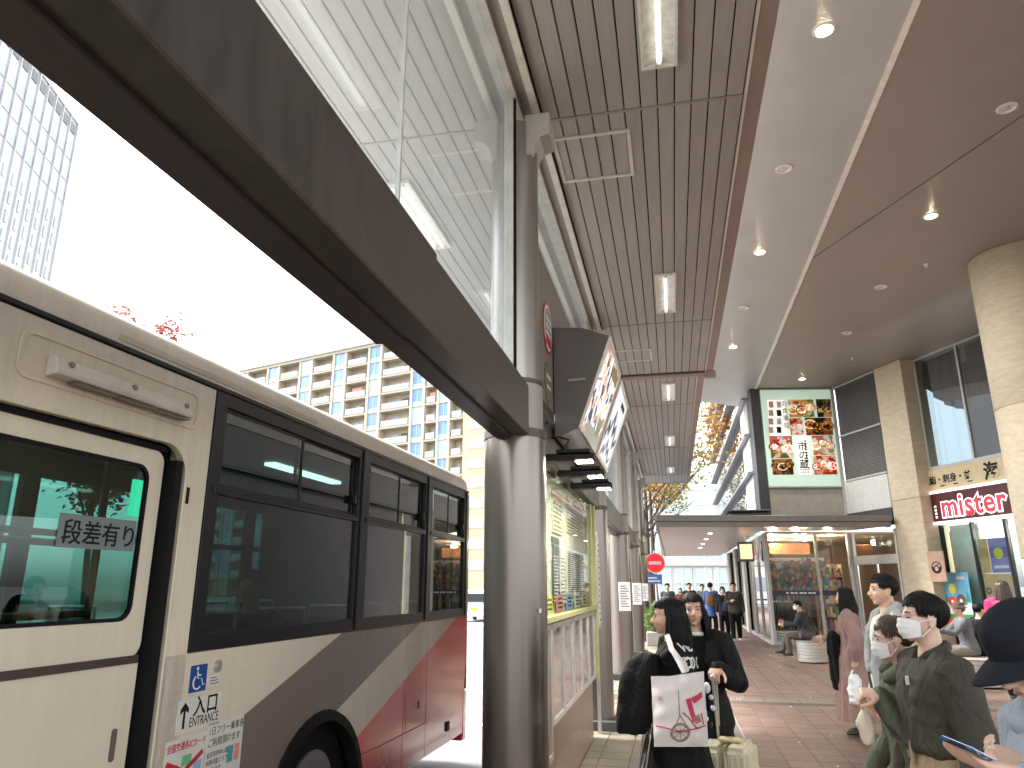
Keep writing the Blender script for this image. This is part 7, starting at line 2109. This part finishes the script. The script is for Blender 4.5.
simple('woman with long brown hair in a bright pink padded jacket by the shop window', atpx(1004, 13.0), 13.0, -25, 1.72, cloth('pink_nylon', (.60, .03, .13), .5), bkp, hair_b, 'long', None, None, 0, (-25, 0), L=.28, seed=48, puff=.018)
SX_, SY_ = pp.x - .10, pp.y + .35
pS, bS = simple('seated woman in a charcoal coat and face mask on the round bench by the shop', SX_, SY_, 84, 1.58, cloth('charcoal_coat', (.045, .047, .052)), cloth('taupe_trousers', (.12, .10, .095)), hair_k, 'short', .47, {-1: ((-.10, .55, -.9), (.15, 1, .0)), 1: ((.1, .5, -.9), (-.2, 1, .2))}, 8, (6, 10), True, seed=51, legs={-1: ((-.05, 1, -.05), (0, -.05, -1)), 1: ((.1, 1, -.05), (0, .42, -1))})
hb = thing('handbag', 'black leather handbag at the side of the seated woman', 'bag', (SX_ + .0, SY_ - .26, .50))
mb = MB(); mb.loft([ering(Vector((0, 0, z)), X_, Y_, rx, ry, 24, .7) for z, rx, ry in ((0, .15, .06), (.03, .18, .075), (.15, .17, .06), (.2, .14, .04))]); mb.build('bag_body', mat('black_leather', (.03, .028, .03), .4), hb, world=False, smooth=True)
MB().tube([(-.1, 0, .18), (-.08, 0, .30), (0, 0, .35), (.08, 0, .30), (.1, 0, .18)], .009, 8).build('handle', MATS['black_leather'], hb, world=False)
# walkers under the awning
walk = {1: ((.02, .18, -1), (0, -.05, -1)), -1: ((-.02, -.12, -1), (0, -.25, -1))}
grp = 'people walking under the awning'
simple('man in a dark brown jacket and black trousers with white shoes walking this way', atpx(734, 24.6), 24.6, 176, 1.76, cloth('brown_jacket', (.06, .052, .045)), bkp, hair_k, 'short', None, {-1: ((-.2, -.1, -1), (-.1, .3, -1)), 1: ((.15, .2, -1), (-.6, 1, .3))}, seed=55, vox=.022, shoe=shoe_w, legs=walk, group=grp, nh=70)
simple('woman in black with face mask and blue bag walking beside the man in brown', atpx(723, 26.4), 26.4, 172, 1.62, dk, bkp, hair_k, 'long', None, None, mask=True, L=.12, seed=58, vox=.022, toplen=-.1, legs=walk, group=grp, nh=70)
simple('man in a blue jacket with a brown backpack walking away', atpx(711, 27.0), 27.0, -15, 1.76, cloth('blue_jacket', (.05, .11, .30)), dk, hair_k, 'short', None, {1: ((.2, .3, -1), (.2, 1, .2))}, seed=61, vox=.022, legs=walk, toplen=-.16, group=grp, nh=70)
bp_ = thing('backpack', 'brown backpack on the man in the blue jacket', 'backpack', (atpx(711, 26.82), 26.80, .98), R(-15))
mb = MB(); mb.loft([ering(Vector((0, -.05, z)), X_, Y_, rx, ry, 22, .7) for z, rx, ry in ((0, .13, .07), (.05, .16, .10), (.3, .155, .09), (.42, .12, .06))]); mb.build('pack', cloth('pack_brown', (.16, .085, .05)), bp_, world=False, smooth=True)
bg_ = thing('blue_shoulder_bag', 'navy shoulder bag carried by the woman in black', 'bag', (atpx(727, 26.1), 26.05, .85), R(172))
mb = MB(); mb.loft([ering(Vector((0, 0, z)), X_, Y_, rx, ry, 20, .7) for z, rx, ry in ((0, .12, .06), (.04, .16, .08), (.25, .15, .07), (.30, .10, .03))]); mb.build('bag_body', cloth('bag_navy', (.03, .05, .11)), bg_, world=False, smooth=True)
simple('man in a dark jacket farther back walking this way, left of the suitcase pair', atpx(668, 27.5), 27.5, 180, 1.74, cloth('slate_jacket', (.05, .055, .065)), bkp, hair_k, 'short', None, None, seed=64, vox=.026, group=grp, nh=60, legs=walk)
simple('man in a charcoal jacket farther back walking this way, behind the two women', atpx(690, 29), 29, 180, 1.76, dk, bkp, hair_k, 'short', None, None, seed=66, vox=.026, group=grp, nh=60, legs=walk)
simple('person with a maroon top far back between the walking men', atpx(681, 34), 34, 180, 1.55, cloth('maroon_top', (.12, .03, .03)), bkp, hair_k, 'long', None, None, seed=68, vox=.028, group=grp, nh=50, L=.15)
simple('man in a grey jacket far back beside the blue jacket', atpx(703, 33), 33, 180, 1.72, gj, bkp, hair_k, 'short', None, None, seed=70, vox=.028, group=grp, nh=50, legs=walk)
# passengers in the bus
def bus_pt(s, x): return B0 + BD * s + BN * x
for (s, x, lab, sd_, m) in ((4.45, -.40, 'passenger in dark clothes behind the first bus window', 72, dk), (1.95, -.5, 'passenger in a dark coat behind the bus door window', 74, dk)):
    q = bus_pt(s, x); simple(lab, q.x, q.y, 180, 1.62, m, bkp, hair_k, 'short', .49, {-1: ((-.1, .5, -.9), (.2, 1, -.1)), 1: ((.1, .5, -.9), (-.2, 1, -.1))}, seed=sd_, vox=.022, z=.36, group='bus passengers', nh=70)
